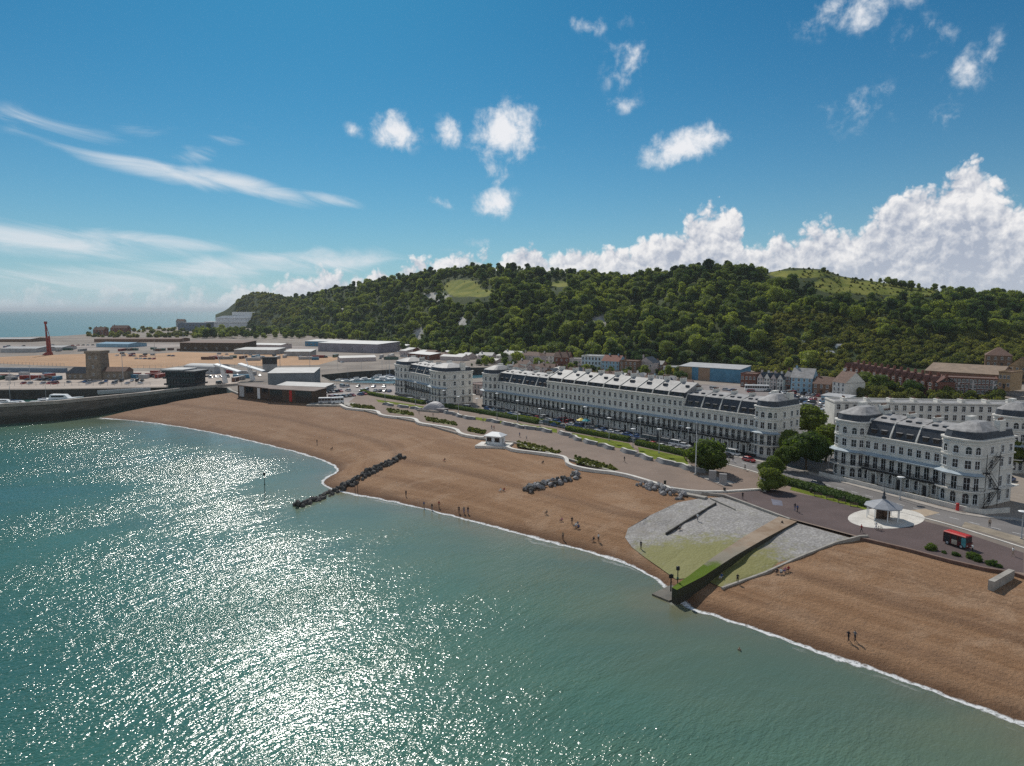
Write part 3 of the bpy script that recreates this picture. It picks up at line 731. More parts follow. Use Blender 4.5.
def hill_z(x, y):
    if y < 100: return -50
    px, s, yf, yr = hill_sy(x, y)
    ry = interp(px, RIDGE)
    zr = CAM_Z + (310 - ry) / F * yr - interp(px, TREEH)
    zf = 3.0 if px < 800 else lerp(3, 14, min(1, (px - 800) / 200))
    if s <= 0: return zf - 30 * min(1.0, -s)
    if s <= 1:
        p = s * (1.35 - .35 * s)
        if px < 300: p = s ** .7
        z = zf + (zr - zf) * p
    else: z = zr - (s - 1) * (yr - yf) * .12
    k = math.sin(math.pi * max(0, min(1, s))) ** .7
    if px < 300: z += (300 - px) / 70 * 22 * noise.noise(Vector((x * .012, y * .004, 2))) * max(0, min(1, s * 2))
    return z + k * (15 * noise.noise(Vector((x * .009, y * .007, 0))) + 6 * noise.noise(Vector((x * .025, y * .022, 4))))
HILL = bpy.data.materials.new('hill_ground'); HILL.use_nodes = True
t_ = HILL.node_tree; N = NT(t_); pb = t_.nodes['Principled BSDF']; pos = N.n('ShaderNodeNewGeometry').outputs['Position']
at_g = N.n('ShaderNodeAttribute', attribute_name='cover')
cov = N.n('ShaderNodeSeparateColor'); t_.links.new(at_g.outputs['Color'], cov.inputs[0])
hc = N.mix(N.ss(N.noise(pos, .03, 5), .35, .65), (.032, .05, .018, 1), (.065, .08, .03, 1))
gm = N.m('ADD', cov.outputs[0], N.m('MULTIPLY', N.m('SUBTRACT', N.noise(pos, .06, 5, .65), .5), .7))
hc = N.mix(N.ss(gm, .4, .6), hc, N.mix(N.ss(N.noise(pos, .05, 5), .35, .65), (.13, .155, .025, 1), (.24, .235, .05, 1)))
wm_ = N.m('ADD', cov.outputs[1], N.m('MULTIPLY', N.m('SUBTRACT', N.noise(pos, .12, 5, .7), .5), .9))
hc = N.mix(N.ss(wm_, .45, .62), hc, N.mix(N.ss(N.noise(N.mapping(pos, sc=(1, 1, .3)), .2, 4), .4, .6), (.26, .25, .23, 1), (.48, .46, .42, 1)))
t_.links.new(hc, pb.inputs['Base Color']); pb.inputs['Roughness'].default_value = .95; pb.inputs['Specular IOR Level'].default_value = .1
hm = MB(); NC, NSR = 260, 60; cover = []
# clearings measured on the photograph: meadow and chalk faces (px, py, rx, ry)
MEADOW = [(838, 285, 26, 8), (875, 288, 34, 7), (912, 292, 26, 5), (462, 288, 18, 9), (480, 293, 14, 4), (800, 274, 30, 4), (560, 284, 10, 3)]
CHALK = [(598, 321, 13, 7), (660, 311, 9, 4), (435, 297, 16, 5), (462, 324, 5, 8), (418, 333, 6, 7), (612, 312, 6, 4)]
TREE_CLEAR = [(a, b + 4, c, d + 5) for a, b, c, d in MEADOW] + [(598, 321, 8, 4), (660, 311, 6, 3), (435, 297, 10, 3), (462, 324, 4, 6)]
def project(x, y, z):
    dx, dy, dz = x, y, z - CAM_Z
    dep = dy * math.cos(PITCH) - dz * math.sin(PITCH)
    up = dy * math.sin(PITCH) + dz * math.cos(PITCH)
    return 512 + F * dx / dep, 383 - F * up / dep
def in_ell(q, lst, k=1.0):
    v = 0
    for ex, ey, rx, ry in lst:
        d = math.hypot((q[0] - ex) / rx / k, (q[1] - ey) / ry / k); v = max(v, 1.5 - d)
    return max(0, min(1, v))
for j in range(NSR):
    s = -.12 + 1.5 * j / (NSR - 1)
    for i in range(NC):
        px = 215 + (1330 - 215) * i / (NC - 1); tt = (px - 512) * .9943 / F
        yf = interp(px, FDEP); yr = interp(px, RDEP); y = yf + s * (yr - yf); x = tt * y
        z = hill_z(x, y); hm.v.append((x, y, z)); q = project(x, y, z)
        cover.append((in_ell(q, MEADOW) if s < 1.2 else 1, in_ell(q, CHALK) if s < 1.1 else 0, 0, 1))
hm.f = [(j * NC + i, j * NC + i + 1, (j + 1) * NC + i + 1, (j + 1) * NC + i) for j in range(NSR - 1) for i in range(NC - 1)]
hm.mi = [0] * len(hm.f); hm.sm = [True] * len(hm.f)
hill = struct(hm.build('wooded_hill', HILL))
ca = hill.data.color_attributes.new('cover', 'FLOAT_COLOR', 'POINT')
for i, c in enumerate(cover): ca.data[i].color = c

# ---- trees
def leaf_cloud(m, lumps, n, size, mi, rng):
    for (c, r) in lumps:
        for _ in range(n):
            while True:
                d = Vector((rng.uniform(-1, 1), rng.uniform(-1, 1), rng.uniform(-1, 1)))
                if .1 < d.length < 1: break
            d.normalize()
            p = Vector(c) + Vector((d.x * r[0], d.y * r[1], d.z * r[2])) * rng.uniform(.72, 1.06)
            nrm = (d + Vector((rng.uniform(-1, 1), rng.uniform(-1, 1), rng.uniform(-1, 1))) * .7).normalized()
            u = nrm.orthogonal().normalized(); a = rng.uniform(0, 6.3)
            u = (u * math.cos(a) + nrm.cross(u) * math.sin(a)); w = nrm.cross(u); s = size * rng.uniform(.6, 1.35)
            m.add([p - u * s, p - w * s * .6 + nrm * s * .2, p + u * s, p + w * s * .6 + nrm * s * .2], [(0, 1, 2, 3)], mi)
def ico_lump(m, c, r, mi, rng, sub=2):
    bm = bmesh.new(); bmesh.ops.create_icosphere(bm, subdivisions=sub, radius=1.0); o = rng.uniform(0, 50)
    vs = []
    for v in bm.verts:
        k = 1 + .28 * noise.noise(v.co * 1.9 + Vector((o, 0, 0)))
        vs.append((c[0] + v.co.x * r[0] * k, c[1] + v.co.y * r[1] * k, c[2] + v.co.z * r[2] * k))
    m.add(vs, [[v.index for v in f.verts] for f in bm.faces], mi); bm.free()
def crown(seed, rad, hgt, base, nl, leaves, lsize, core=.82):
    rng = random.Random(seed); m = MB(); lumps = []
    for k in range(nl):
        a = rng.uniform(0, 6.28); f = math.sqrt(rng.uniform(0, 1)) * .68; zf = rng.uniform(0, 1)
        rr = rad * rng.uniform(.34, .52); k2 = math.sin(math.pi * (.18 + .72 * zf)) 
        lumps.append(((math.cos(a) * f * rad * k2, math.sin(a) * f * rad * k2, base + hgt * (.2 + .62 * zf)), (rr, rr, rr * rng.uniform(.7, .95))))
    lumps.append(((0, 0, base + hgt * .5), (rad * .62, rad * .62, hgt * .42)))
    for c, r in lumps: ico_lump(m, c, tuple(q * core for q in r), 0, rng, 1 if nl < 12 else 2)
    leaf_cloud(m, lumps, leaves, lsize, 0, rng)
    return m
def trunk_mesh(h, r, limbs, seed, spread):
    rng = random.Random(seed); m = MB()
    m.bar((0, 0, -.6), (rng.uniform(-.2, .2), rng.uniform(-.2, .2), h), r, r * .6, 7)
    for k in range(limbs):
        a = 6.28 * k / limbs + rng.uniform(-.4, .4)
        m.bar((0, 0, h * rng.uniform(.6, .95)), (math.cos(a) * spread, math.sin(a) * spread, h + spread * rng.uniform(.7, 1.3)), r * .5, r * .2, 5)
    return m.mesh('trunk', BARK)
CR = ((6.2, 10.5, 8), (4.6, 11.5, 7), (7.6, 8.5, 10), (5.2, 9, 6), (6.8, 12.5, 11), (3.9, 8.0, 5), (7.0, 9.5, 8), (5.6, 13, 9))
hill_crowns = [crown(100 + k, r_, h_, .8, nl_, 95, .6).mesh('crown', (LEAF, LEAF, LEAF_B, LEAF_C, LEAF, LEAF_B, LEAF, LEAF_C)[k]) for k, (r_, h_, nl_) in enumerate(CR)]
hill_trunk = trunk_mesh(4, .3, 4, 3, 2.2)
rng = random.Random(42)
pts = []
yy = 440.0
while yy < 2000:
    step = 7.4 if yy < 900 else 10 if yy < 1300 else 14
    x = -.42 * yy
    while x < .86 * yy:
        X, Y = x + rng.uniform(-.48, .48) * step, yy + rng.uniform(-.48, .48) * step
        px, s, yf, yr = hill_sy(X, Y); x += step
        if px < 268 or (px < 305 and rng.random() > (px - 262) / 43) or px > 1130 or s < .0 or s > 1.12: continue
        z = hill_z(X, Y); q = project(X, Y, z)
        if s < .22 and px > 835: continue
        if s < .34 and 770 < px <= 880 and rng.random() < .82: continue
        inm = in_ell(q, TREE_CLEAR, 1.0)
        if inm > .55 and s < 1.06 and rng.random() < .93: continue
        if 770 < px < 865 and s > .86 and rng.random() < .9: continue
        if noise.noise(Vector((X * .012, Y * .012, 9))) > .42: 
            if rng.random() < .7: continue
        sc = (rng.uniform(.42, .85) if rng.random() < .68 else rng.uniform(.8, 1.3)) * (1.0 if Y < 1100 else 1.15)
        if s > .95: sc *= .8
        if inm > .35: sc *= .4
        pts.append((Y, X, z, sc, q[0], q[1]))
    yy += step
pts.sort()
# lone trees on the right ridge
for px, py, sc in ((880, 281, .7), (888, 277, .8), (895, 276, .85), (903, 278, .8), (911, 280, .7), (935, 287, .95), (919, 284, .6), (871, 281, .5), (945, 291, .5)):
    d = ray(px, py + 4); Y = interp(px, RDEP) * .985; X = d.x / d.y * Y
    pts.append((Y, X, hill_z(X, Y), sc, px, py))
N_IND = 272
ind = pts[:N_IND]; rest = pts[N_IND:]
def place_tree(name, x, y, z, sc, cm, tm, label, group, rz):
    e = empty(name, (x, y, z), rz, label, 'tree', group); e.scale = (sc, sc, sc)
    link('crown', cm, e); link('trunk', tm, e); return e
for k, (Y, X, z, sc, px, py) in enumerate(ind):
    place_tree('hillside_tree', X, Y, z, sc, hill_crowns[k % 8], hill_trunk, 'dark green broadleaf tree in the dense wood along the foot of the hill', 'trees along the foot of the wooded hill', rng.uniform(0, 6.28))
# the rest of the wood: one object, instanced with geometry nodes
def wood(name, data, crowns):
    me = bpy.data.meshes.new(name); me.from_pydata([(X, Y, z) for (Y, X, z, sc, a, b) in data], [], [])
    for nm, vals in (('sc', [d[3] for d in data]), ('rot', [rng.uniform(0, 6.28) for d in data])):
        a = me.attributes.new(nm, 'FLOAT', 'POINT'); a.data.foreach_set('value', vals)
    o = link(name, me); struct(o, 'stuff')
    coll = bpy.data.collections.new('crown_library')
    for c in crowns:
        co = bpy.data.objects.new('crown', c); coll.objects.link(co)
    ng = bpy.data.node_groups.new(name, 'GeometryNodeTree')
    ng.interface.new_socket('Geometry', in_out='INPUT', socket_type='NodeSocketGeometry'); ng.interface.new_socket('Geometry', in_out='OUTPUT', socket_type='NodeSocketGeometry')
    L = ng.links.new; A = ng.nodes.new
    gi, go = A('NodeGroupInput'), A('NodeGroupOutput')
    ci = A('GeometryNodeCollectionInfo'); ci.inputs['Collection'].default_value = coll; ci.inputs['Separate Children'].default_value = True; ci.inputs['Reset Children'].default_value = True
    ip = A('GeometryNodeInstanceOnPoints'); ip.inputs['Pick Instance'].default_value = True
    rv = A('FunctionNodeRandomValue'); rv.data_type = 'INT'; rv.inputs['Max'].default_value = len(crowns) - 1
    s_ = A('GeometryNodeInputNamedAttribute'); s_.data_type = 'FLOAT'; s_.inputs['Name'].default_value = 'sc'
    r_ = A('GeometryNodeInputNamedAttribute'); r_.data_type = 'FLOAT'; r_.inputs['Name'].default_value = 'rot'
    cx = A('ShaderNodeCombineXYZ'); er = A('FunctionNodeEulerToRotation')
    L(gi.outputs[0], ip.inputs['Points']); L(ci.outputs[0], ip.inputs['Instance'])
    L([q for q in rv.outputs if q.type == 'INT'][0], ip.inputs['Instance Index'])
    L(r_.outputs['Attribute'], cx.inputs[2]); L(cx.outputs[0], er.inputs[0]); L(er.outputs[0], ip.inputs['Rotation'])
    L(s_.outputs['Attribute'], ip.inputs['Scale']); L(ip.outputs[0], go.inputs[0])
    md = o.modifiers.new('wood', 'NODES'); md.node_group = ng
    return o
wood('woodland', rest, hill_crowns)
# scrub and gardens at the right foot of the hill, tree belt at the left
bush_crowns = [crown(300 + k, 2.4, 3.2, -.5, 5, 55, .42).mesh('crown', LEAF3) for k in range(4)]
scrub = []
for _ in range(2000):
    px = rng.uniform(755, 1060); 
    tt = (px - 512) * .9943 / F; yf = interp(px, FDEP); yr = interp(px, RDEP); s = rng.uniform(-.05, .36) ** 1.0
    y = yf + s * (yr - yf); x = tt * y; z = hill_z(x, y)
    if px > 850 and s < .02: continue
    scrub.append((y, x, max(z, 4.5), rng.uniform(.5, 1.7), 0, 0))
for _ in range(500):
    px, py = rng.uniform(800, 960), rng.uniform(268, 293)
    d = ray(px, py); 
    Y = interp(px, RDEP) * rng.uniform(.8, 1.0); X = d.x / d.y * Y
    scrub.append((Y, X, hill_z(X, Y), rng.uniform(.25, .75), 0, 0))
for _ in range(130):   # band below the terminal and around the left sheds
    px, py = rng.uniform(85, 205), rng.uniform(329, 338); g = gp(px, py); scrub.append((g.y, g.x, 5, rng.uniform(1.2, 3.0), 0, 0))
for _ in range(500):
    px = rng.uniform(236, 300); s = rng.uniform(.05, 1.1); yf = interp(px, FDEP); yr = interp(px, RDEP); y = yf + s * (yr - yf); x = (px - 512) * .9943 / F * y
    scrub.append((y, x, hill_z(x, y), rng.uniform(1.0, 3.2), 0, 0))
wood('scrub', scrub, bush_crowns)
belt = []
for _ in range(230):
    px = rng.uniform(196, 372); py = rng.uniform(331, 338.5) + max(0, (px - 300) * .05); g = gp(px, py); belt.append((g.y, g.x, 5, rng.uniform(.75, 1.35), 0, 0))
for _ in range(90):
    px = rng.uniform(372, 520); py = 341 + (px - 372) * .1 + rng.uniform(0, 8); g = gp(px, py); belt.append((g.y, g.x, 5, rng.uniform(.6, 1.1), 0, 0))
wood('tree_belt', belt, hill_crowns)
# ================================================================== BUILDINGS
# shared window meshes: 0 frame, 1 glass; local: facing -Y, origin at bottom centre on the wall face
WIN = {}
def window_mesh(w, h, kind='sash'):
    key = (round(w, 2), round(h, 2), kind)
    if key in WIN: return WIN[key]
    m = MB(); a = w / 2
    if kind == 'arch':
        n = 8; arc = [(a * math.cos(math.pi * i / n), h - a + a * math.sin(math.pi * i / n)) for i in range(n + 1)]
        pane = [(-a, 0), (a, 0)] + arc[0:]
        pane = [(-a, 0), (a, 0)] + arc
        m.add([(x, -.03, z) for x, z in pane], [tuple(range(len(pane)))], 1)
        for (x0, z0), (x1, z1) in zip(arc, arc[1:]):
            d = .09; k0 = 1 + d / a
            m.add([(x0, -.12, z0), (x1, -.12, z1), (x1 * k0, -.12, (z1 - h + a) * k0 + h - a), (x0 * k0, -.12, (z0 - h + a) * k0 + h - a)], [(3, 2, 1, 0)], 0)
        top = h - a
    else:
        m.add([(-a, -.03, 0), (a, -.03, 0), (a, -.03, h), (-a, -.03, h)], [(0, 1, 2, 3)], 1); top = h
        m.box(-a - .1, a + .1, -.16, 0, h, h + .13, 0)
    m.box(-a - .09, -a, -.12, 0, 0, top, 0); m.box(a, a + .09, -.12, 0, 0, top, 0)
    m.box(-a - .2, a + .2, -.22, 0, -.16, 0, 0)
    if w > .7:
        m.box(-.03, .03, -.07, -.03, 0, top, 0); m.box(-a, a, -.06, -.031, h * .52, h * .52 + .06, 0)
    WIN[key] = m.mesh('window', [FRAMEW, GLASS]); return WIN[key]
def add_windows(root, lst, maxn=100):
    """lst of (x, y, z, rotz, w, h, kind): each a part; beyond maxn (farther from the camera) one stuff part"""
    mw = root.matrix_basis
    lst = sorted(lst, key=lambda q: (mw @ Vector(q[:3])).length)
    for x, y, z, rz, w, h, k in lst[:maxn]: link('window', window_mesh(w, h, k), root, (x, y, z), rz)
    if lst[maxn:]:
        m = MB()
        for x, y, z, rz, w, h, k in lst[maxn:]:
            me = window_mesh(w, h, k); M = Matrix.Translation((x, y, z)) @ Matrix.Rotation(rz, 4, 'Z'); o = len(m.v)
            m.v += [tuple(M @ v.co) for v in me.vertices]
            for p in me.polygons: m.f.append(tuple(i + o for i in p.vertices)); m.mi.append(p.material_index); m.sm.append(False)
        struct(m.build('window', [FRAMEW, GLASS], root), 'stuff')
def frame_at(P0, P1, z):
    d = (P1 - P0); L = d.length; return L, math.atan2(d.y, d.x)

def crescent(name, label, P0, P1, secs, depth, z=5.0, side_windows=True, wallm=STUCCO2, topm=None):
    L, rz = frame_at(V2(P0), V2(P1), z)
    root = empty(name, (P0.x, P0.y, z), rz, label, 'terrace'); root_m = Matrix.Translation((P0.x, P0.y, z)) @ Matrix.Rotation(rz, 4, 'Z')
    wall, trim, slate, tops, party, chim, rail, balc, can = MB(), MB(), [], [], [], [], MB(), MB(), MB()
    wins = []; doors = []; rw = random.Random(int(P0.x))
    F1, F2, F3 = 3.9, 8.1, 11.5
    for x0f, x1f, typ in secs:
        x0, x1 = x0f * L, x1f * L; w = x1 - x0
        if typ == 'bow':
            b = min(2.6, w * .25)
            poly = [(x0, 0), (x0 + w * .10, -b * .62), (x0 + w * .32, -b), (x1 - w * .32, -b), (x1 - w * .10, -b * .62), (x1, 0), (x1, depth), (x0, depth)]
            H = 15.4
            wall.prism(poly, -.6, H)
            for zz, d, t in ((H, .45, .35), (H - .8, .22, .25), (F3 + .1, .3, .3), (F2 - .1, .25, .25)): trim.prism(offset_poly(poly, d), zz, zz + t)
            balc.prism(offset_poly(poly, 1.15), F1 - .1, F1 + .12)
            op = offset_poly(poly, 1.1)
            for (a, c) in zip(op[:5], op[1:6]):
                rail.slab(a, c, .06, F1 + 1.0, F1 + 1.1); n = max(2, int((Vector(c) - Vector(a)).length / .35))
                for i in range(n + 1): p = Vector(a).lerp(Vector(c), i / n); rail.box(p.x - .025, p.x + .025, p.y - .025, p.y + .025, F1 + .12, F1 + 1.0)
            r0 = [(x, y, F2 - .45) for x, y in offset_poly(poly, 1.35)][:6]; r1 = [(x, y, F2 + .1) for x, y in offset_poly(poly, .1)][:6]
            for i in range(5): can.add([r0[i], r0[i + 1], r1[i + 1], r1[i]], [(0, 1, 2, 3)]); can.add([(q[0], q[1], q[2] - .12) for q in (r0[i], r0[i + 1], r1[i + 1], r1[i])], [(3, 2, 1, 0)])
            ring = lambda k, zz: [(x, y, zz) for x, y in scale_poly(poly, k)]
            s = MB(); s.rings([ring(.965, H + .35), ring(.90, H + 1.9)]); slate.append(s)
            s = MB(); s.rings([ring(.915, H + 1.9), ring(.90, H + 2.06), ring(.30, H + 3.7)]); s.box((x0 + x1) / 2 - 1.6, (x0 + x1) / 2 - .4, depth * .18, depth * .18 + .9, H + 2.2, H + 3.0, 1); tops.append(s)
            c = MB(); c.box(x0 + .4, x0 + 1.6, depth * .6, depth * .6 + 2.6, H, H + 4.2); chim.append(c)
            c = MB(); c.box(x1 - 1.6, x1 - .4, depth * .55, depth * .55 + 2.6, H, H + 4.2)
            for q in range(4): c.lathe([(.16, 0), (.12, .6)], 8, 1, (x1 - 1, depth * .55 + .35 + q * .6, H + 4.2))
            chim.append(c)
            for (a, c2) in zip(poly[:5], poly[1:6]):
                p = (Vector(a) + Vector(c2)) / 2; dd = Vector(c2) - Vector(a); rr = math.atan2(dd.y, dd.x)
                cols = 1 if dd.length < 4 else 2
                if dd.length < 1.3: continue
                for q in range(cols):
                    pp = Vector(a).lerp(Vector(c2), (q + .5) / cols)
                    for zz, ww, hh, k in ((.9, 1.25, 2.4, 'arch'), (F1 + .15, 1.25, 2.9, 'sash'), (F2 + .9, 1.2, 1.9, 'sash'), (F3 + .9, 1.15, 1.7, 'arch')): wins.append((pp.x, pp.y, zz, rr, min(ww, dd.length / cols * .62), hh, k))
        else:
            tall = typ == 'tall'; H = 15.0 if tall else 12.1
            ph = depth
            wall.box(x0, x1, .002 if typ == 'mans' else -.15, ph, -.6, H)
            yb = .0 if typ == 'mans' else -.15
            for zz, d, t in ((H, .42, .35), (H - .9, .2, .2), (F3 + .05 if tall else F3 - .2, .28, .22), (F2 - .1, .2, .22)): trim.box(x0 - .003, x1 + .003, yb - d, yb + .3, zz, zz + t)
            balc.box(x0, x1, yb - 1.35, yb, F1 - .1, F1 + .1)
            rail.box(x0, x1, yb - 1.33, yb - 1.27, F1 + 1.0, F1 + 1.1); rail.box(x0, x1, yb - 1.4, yb - 1.352, F1 - .32, F1 + .14); rail.box(x0, x1, yb - 1.30, yb - 1.28, F1 + .5, F1 + .56)
            n = int(w / .35)
            for i in range(n): xx = x0 + w * (i + .5) / n; rail.box(xx - .05, xx + .05, yb - 1.32, yb - 1.28, F1 + .1, F1 + 1.0)
            can.add([(x0, yb - 1.6, F2 - .5), (x1, yb - 1.6, F2 - .5), (x1, yb - .02, F2 + .05), (x0, yb - .02, F2 + .05), (x0, yb - 1.6, F2 - .62), (x1, yb - 1.6, F2 - .62), (x1, yb - .02, F2 - .07), (x0, yb - .02, F2 - .07)], [(0, 1, 2, 3), (7, 6, 5, 4), (0, 4, 5, 1)])
            nw = 3
            for i in range(nw):
                xx = x0 + w * (i + .5) / nw
                wins.append((xx, yb, F1 + .12, 0, 1.2, 2.9, 'sash')); wins.append((xx, yb, F2 + .95, 0, 1.1, 1.8, 'sash'))
                if i == 1: doors.append((xx, yb))
                else: wins.append((xx, yb, .9, 0, 1.2, 2.3, 'arch'))
                if tall: wins.append((xx, yb, F3 + .85, 0, 1.1, 1.55, 'sash'))
                balc.box(xx + w / nw / 2 - .1, xx + w / nw / 2 + .1, yb - 1.3, yb - 1.1, -.5, F1 - .1)
                rail.box(xx + w / nw / 2 - .04, xx + w / nw / 2 + .04, yb - 1.32, yb - 1.24, F1 + .1, F2 - .5)
            if tall:
                s = MB(); z0, z1 = H + .3, H + 1.75
                s.rings([[(x0 + .2, .5, z0), (x1 - .2, .5, z0), (x1 - .2, depth - .3, z0), (x0 + .2, depth - .3, z0)], [(x0 + .2, 1.1, z1), (x1 - .2, 1.1, z1), (x1 - .2, depth - 1, z1), (x0 + .2, depth - 1, z1)]])
                for q in range(3): xx = x0 + w * (q + .5) / 3; s.box(xx - .6, xx + .6, .62, 1.0, z0 + .35, z0 + 1.2, 1)
                slate.append(s)
                s = MB(); zr = z1 + 3.0
                s.add([(x0 + .2, 1.0, z1), (x1 - .2, 1.0, z1), (x1 - .2, depth * .62, zr), (x0 + .2, depth * .62, zr), (x0 + .2, depth - .9, z1), (x1 - .2, depth - .9, z1)], [(0, 1, 2, 3), (3, 2, 5, 4), (1, 0, 4, 5), (0, 3, 4), (1, 5, 2)], 0)
                q = rw.random()
                if q < .5: s.box(x0 + w * .25, x0 + w * .45, depth * .3, depth * .3 + 1.2, z1 + 1.2, z1 + 2.1, 1)
                if q > .3: s.box(x0 + w * .6, x0 + w * .75, depth * .34, depth * .34 + 1.0, z1 + 1.3, z1 + 2.2, 1)
                tops.append(s)
            else:
                s = MB(); z0, z1 = H + .3, H + 4.0
                s.rings([[(x0 + .2, .5, z0), (x1 - .2, .5, z0), (x1 - .2, depth - .3, z0), (x0 + .2, depth - .3, z0)], [(x0 + .2, 2.0, z1), (x1 - .2, 2.0, z1), (x1 - .2, depth - 1.5, z1), (x0 + .2, depth - 1.5, z1)]])
                slate.append(s)
                for q in range(2):
                    xx = x0 + w * (.3 + .4 * q); s.box(xx - .7, xx + .7, .75, 1.9, z0 + .5, z0 + 1.7, 1); s.box(xx - .8, xx + .8, .65, 2.0, z0 + 1.7, z0 + 1.82, 2)
                s = MB(); s.rings([[(x0 + .2, 1.9, z1 + .003), (x1 - .2, 1.9, z1 + .003), (x1 - .2, depth - 1.4, z1 + .003), (x0 + .2, depth - 1.4, z1 + .003)], [(x0 + .2, 1.9, z1 + .12), (x1 - .2, 1.9, z1 + .12), (x1 - .2, depth - 1.4, z1 + .12), (x0 + .2, depth - 1.4, z1 + .12)],
                                   [(x0 + .3, depth * .62, z1 + 1.35), (x1 - .3, depth * .62, z1 + 1.35), (x1 - .3, depth * .66, z1 + 1.35), (x0 + .3, depth * .66, z1 + 1.35)]])
                for q in (.3, .68): s.box(x0 + w * q - .5, x0 + w * q + .5, depth * .3, depth * .3 + 1.0, z1 + .3, z1 + .95, 1)
                tops.append(s)
            pw = MB(); hh = H + (5.1 if tall else 4.45)
            ys = (1.2, depth * .62) if tall else (2.3, 2.3)
            if tall:
                pw.add([(sx_, y_, z_) for sx_ in (x0 - .17, x0 + .17) for y_, z_ in ((.15, H), (.3, H + .9), (1.0, H + 2.0), (depth * .62, hh), (depth - .8, H + 2.0), (depth, H))],
                       [(0, 6, 7, 1), (1, 7, 8, 2), (2, 8, 9, 3), (3, 9, 10, 4), (4, 10, 11, 5), (0, 1, 2, 3, 4, 5), (11, 10, 9, 8, 7, 6)])
            if not tall: pw.add([(x0 - .18, .15, H), (x0 + .18, .15, H), (x0 + .18, depth, H), (x0 - .18, depth, H), (x0 - .18, .3, H + .9), (x0 + .18, .3, H + .9), (x0 + .18, 2.3, hh), (x0 - .18, 2.3, hh), (x0 + .18, depth - .2, hh), (x0 - .18, depth - .2, hh)],
                   [(0, 1, 5, 4), (4, 5, 6, 7), (7, 6, 8, 9), (9, 8, 2, 3), (1, 2, 8, 6, 5), (0, 4, 7, 9, 3)])
            party.append(pw)
            if tall: hh -= .9
            c = MB(); c.box(x0 - .45, x0 + .45, depth * .55, depth * .55 + 2.8, H + 1, hh + 1.5); c.box(x0 - .55, x0 + .55, depth * .55 - .1, depth * .55 + 2.9, hh + 1.5, hh + 1.7)
            for q in range(5): c.lathe([(.15, 0), (.12, .55)], 8, 1, (x0, depth * .55 + .3 + q * .55, hh + 1.7))
            chim.append(c)
    # end gable wall windows on the right side
    if side_windows:
        for yy in (.3, .62, .88):
            for zz, hh in ((F1 + .4, 2.3), (F2 + .9, 1.8), (F3 + .8, 1.6), (.9, 2.2)): wins.append((L, depth * yy, zz, R(90), 1.1, hh, 'sash'))
    wall.build('wall', wallm, root); trim.build('cornice', STUCCO2, root)
    balc.build('balcony', STUCCO2, root); rail.build('balcony_railing', IRON, root); can.build('balcony_canopy', CANOPY, root)
    for s in slate: s.build('mansard_roof', [SLATE, GLASS, LEAD], root)
    for s in tops: s.build('roof', [topm or LEAD, SLATE], root)
    for s in party: s.build('party_wall', STUCCO2, root)
    for s in chim: s.build('chimney', [STUCCO, TILE], root)
    dm = MB(); dm.box(-.65, .65, -.08, 0, .0, 2.4, 0); dm.box(-1.0, -.7, -.5, 0, -.1, 2.9, 1); dm.box(.7, 1.0, -.5, 0, -.1, 2.9, 1); dm.box(-1.1, 1.1, -.6, 0, 2.9, 3.2, 1); dm.box(-.9, .9, -1.6, 0, -.5, -.02, 1)
    dme = dm.mesh('door', [DARKCL, STUCCO2])
    for x, y in doors: link('door', dme, root, (x, y, 0))
    root.matrix_basis = root_m
    add_windows(root, wins)
    return root

# long central terrace
Bp0, Bp1 = gp(484, 405.2), gp(776, 458.5)
Lb = (V2(Bp1) - V2(Bp0)).length
def frac(px): # where a sight line at column px meets the front
    best = 0; 
    for k in range(1001):
        q = V2(Bp0).lerp(V2(Bp1), k / 1000)
        if 512 + F * q.x / (q.y * math.cos(PITCH) + 45 * math.sin(PITCH)) <= px: best = k / 1000
    return best
edges_px = [497, 509, 522, 535, 547, 560.5, 573, 586, 602, 618, 635, 651, 667, 682.5, 700, 718, 736, 754]
fr = [frac(p) for p in edges_px]
fr[0] = max(fr[0], .05)
secs = [(0, fr[0], 'bow')] + [(fr[i], fr[i + 1], 'tall' if 4 <= i <= 12 else 'mans') for i in range(len(fr) - 1)] + [(fr[-1], 1.0, 'bow')]
crescent('terrace_block', 'long white seafront terrace with slate mansards, longest in the middle of the photo', Bp0, Bp1, secs, 13.0)
# right terrace
Ap0, Ap1 = gp(834, 474), gp(978, 508.5)
crescent('terrace_block', 'cream seafront terrace at the right with rounded ends and three mansard bays', Ap0, Ap1, [(0, .23, 'bow'), (.23, .41, 'mans'), (.41, .59, 'mans'), (.59, .765, 'mans'), (.765, 1, 'bow')], 13.5, wallm=STUCCO)
# left terrace
Cp0, Cp1 = gp(397, 391.5), gp(447, 404.6)
crescent('terrace_block', 'shorter white terrace at the left end of the seafront row', Cp0, Cp1, [(0, .24, 'bow'), (.24, .40, 'mans'), (.40, .56, 'mans'), (.56, .72, 'mans'), (.72, 1, 'bow')], 14.0, wallm=STUCCO)
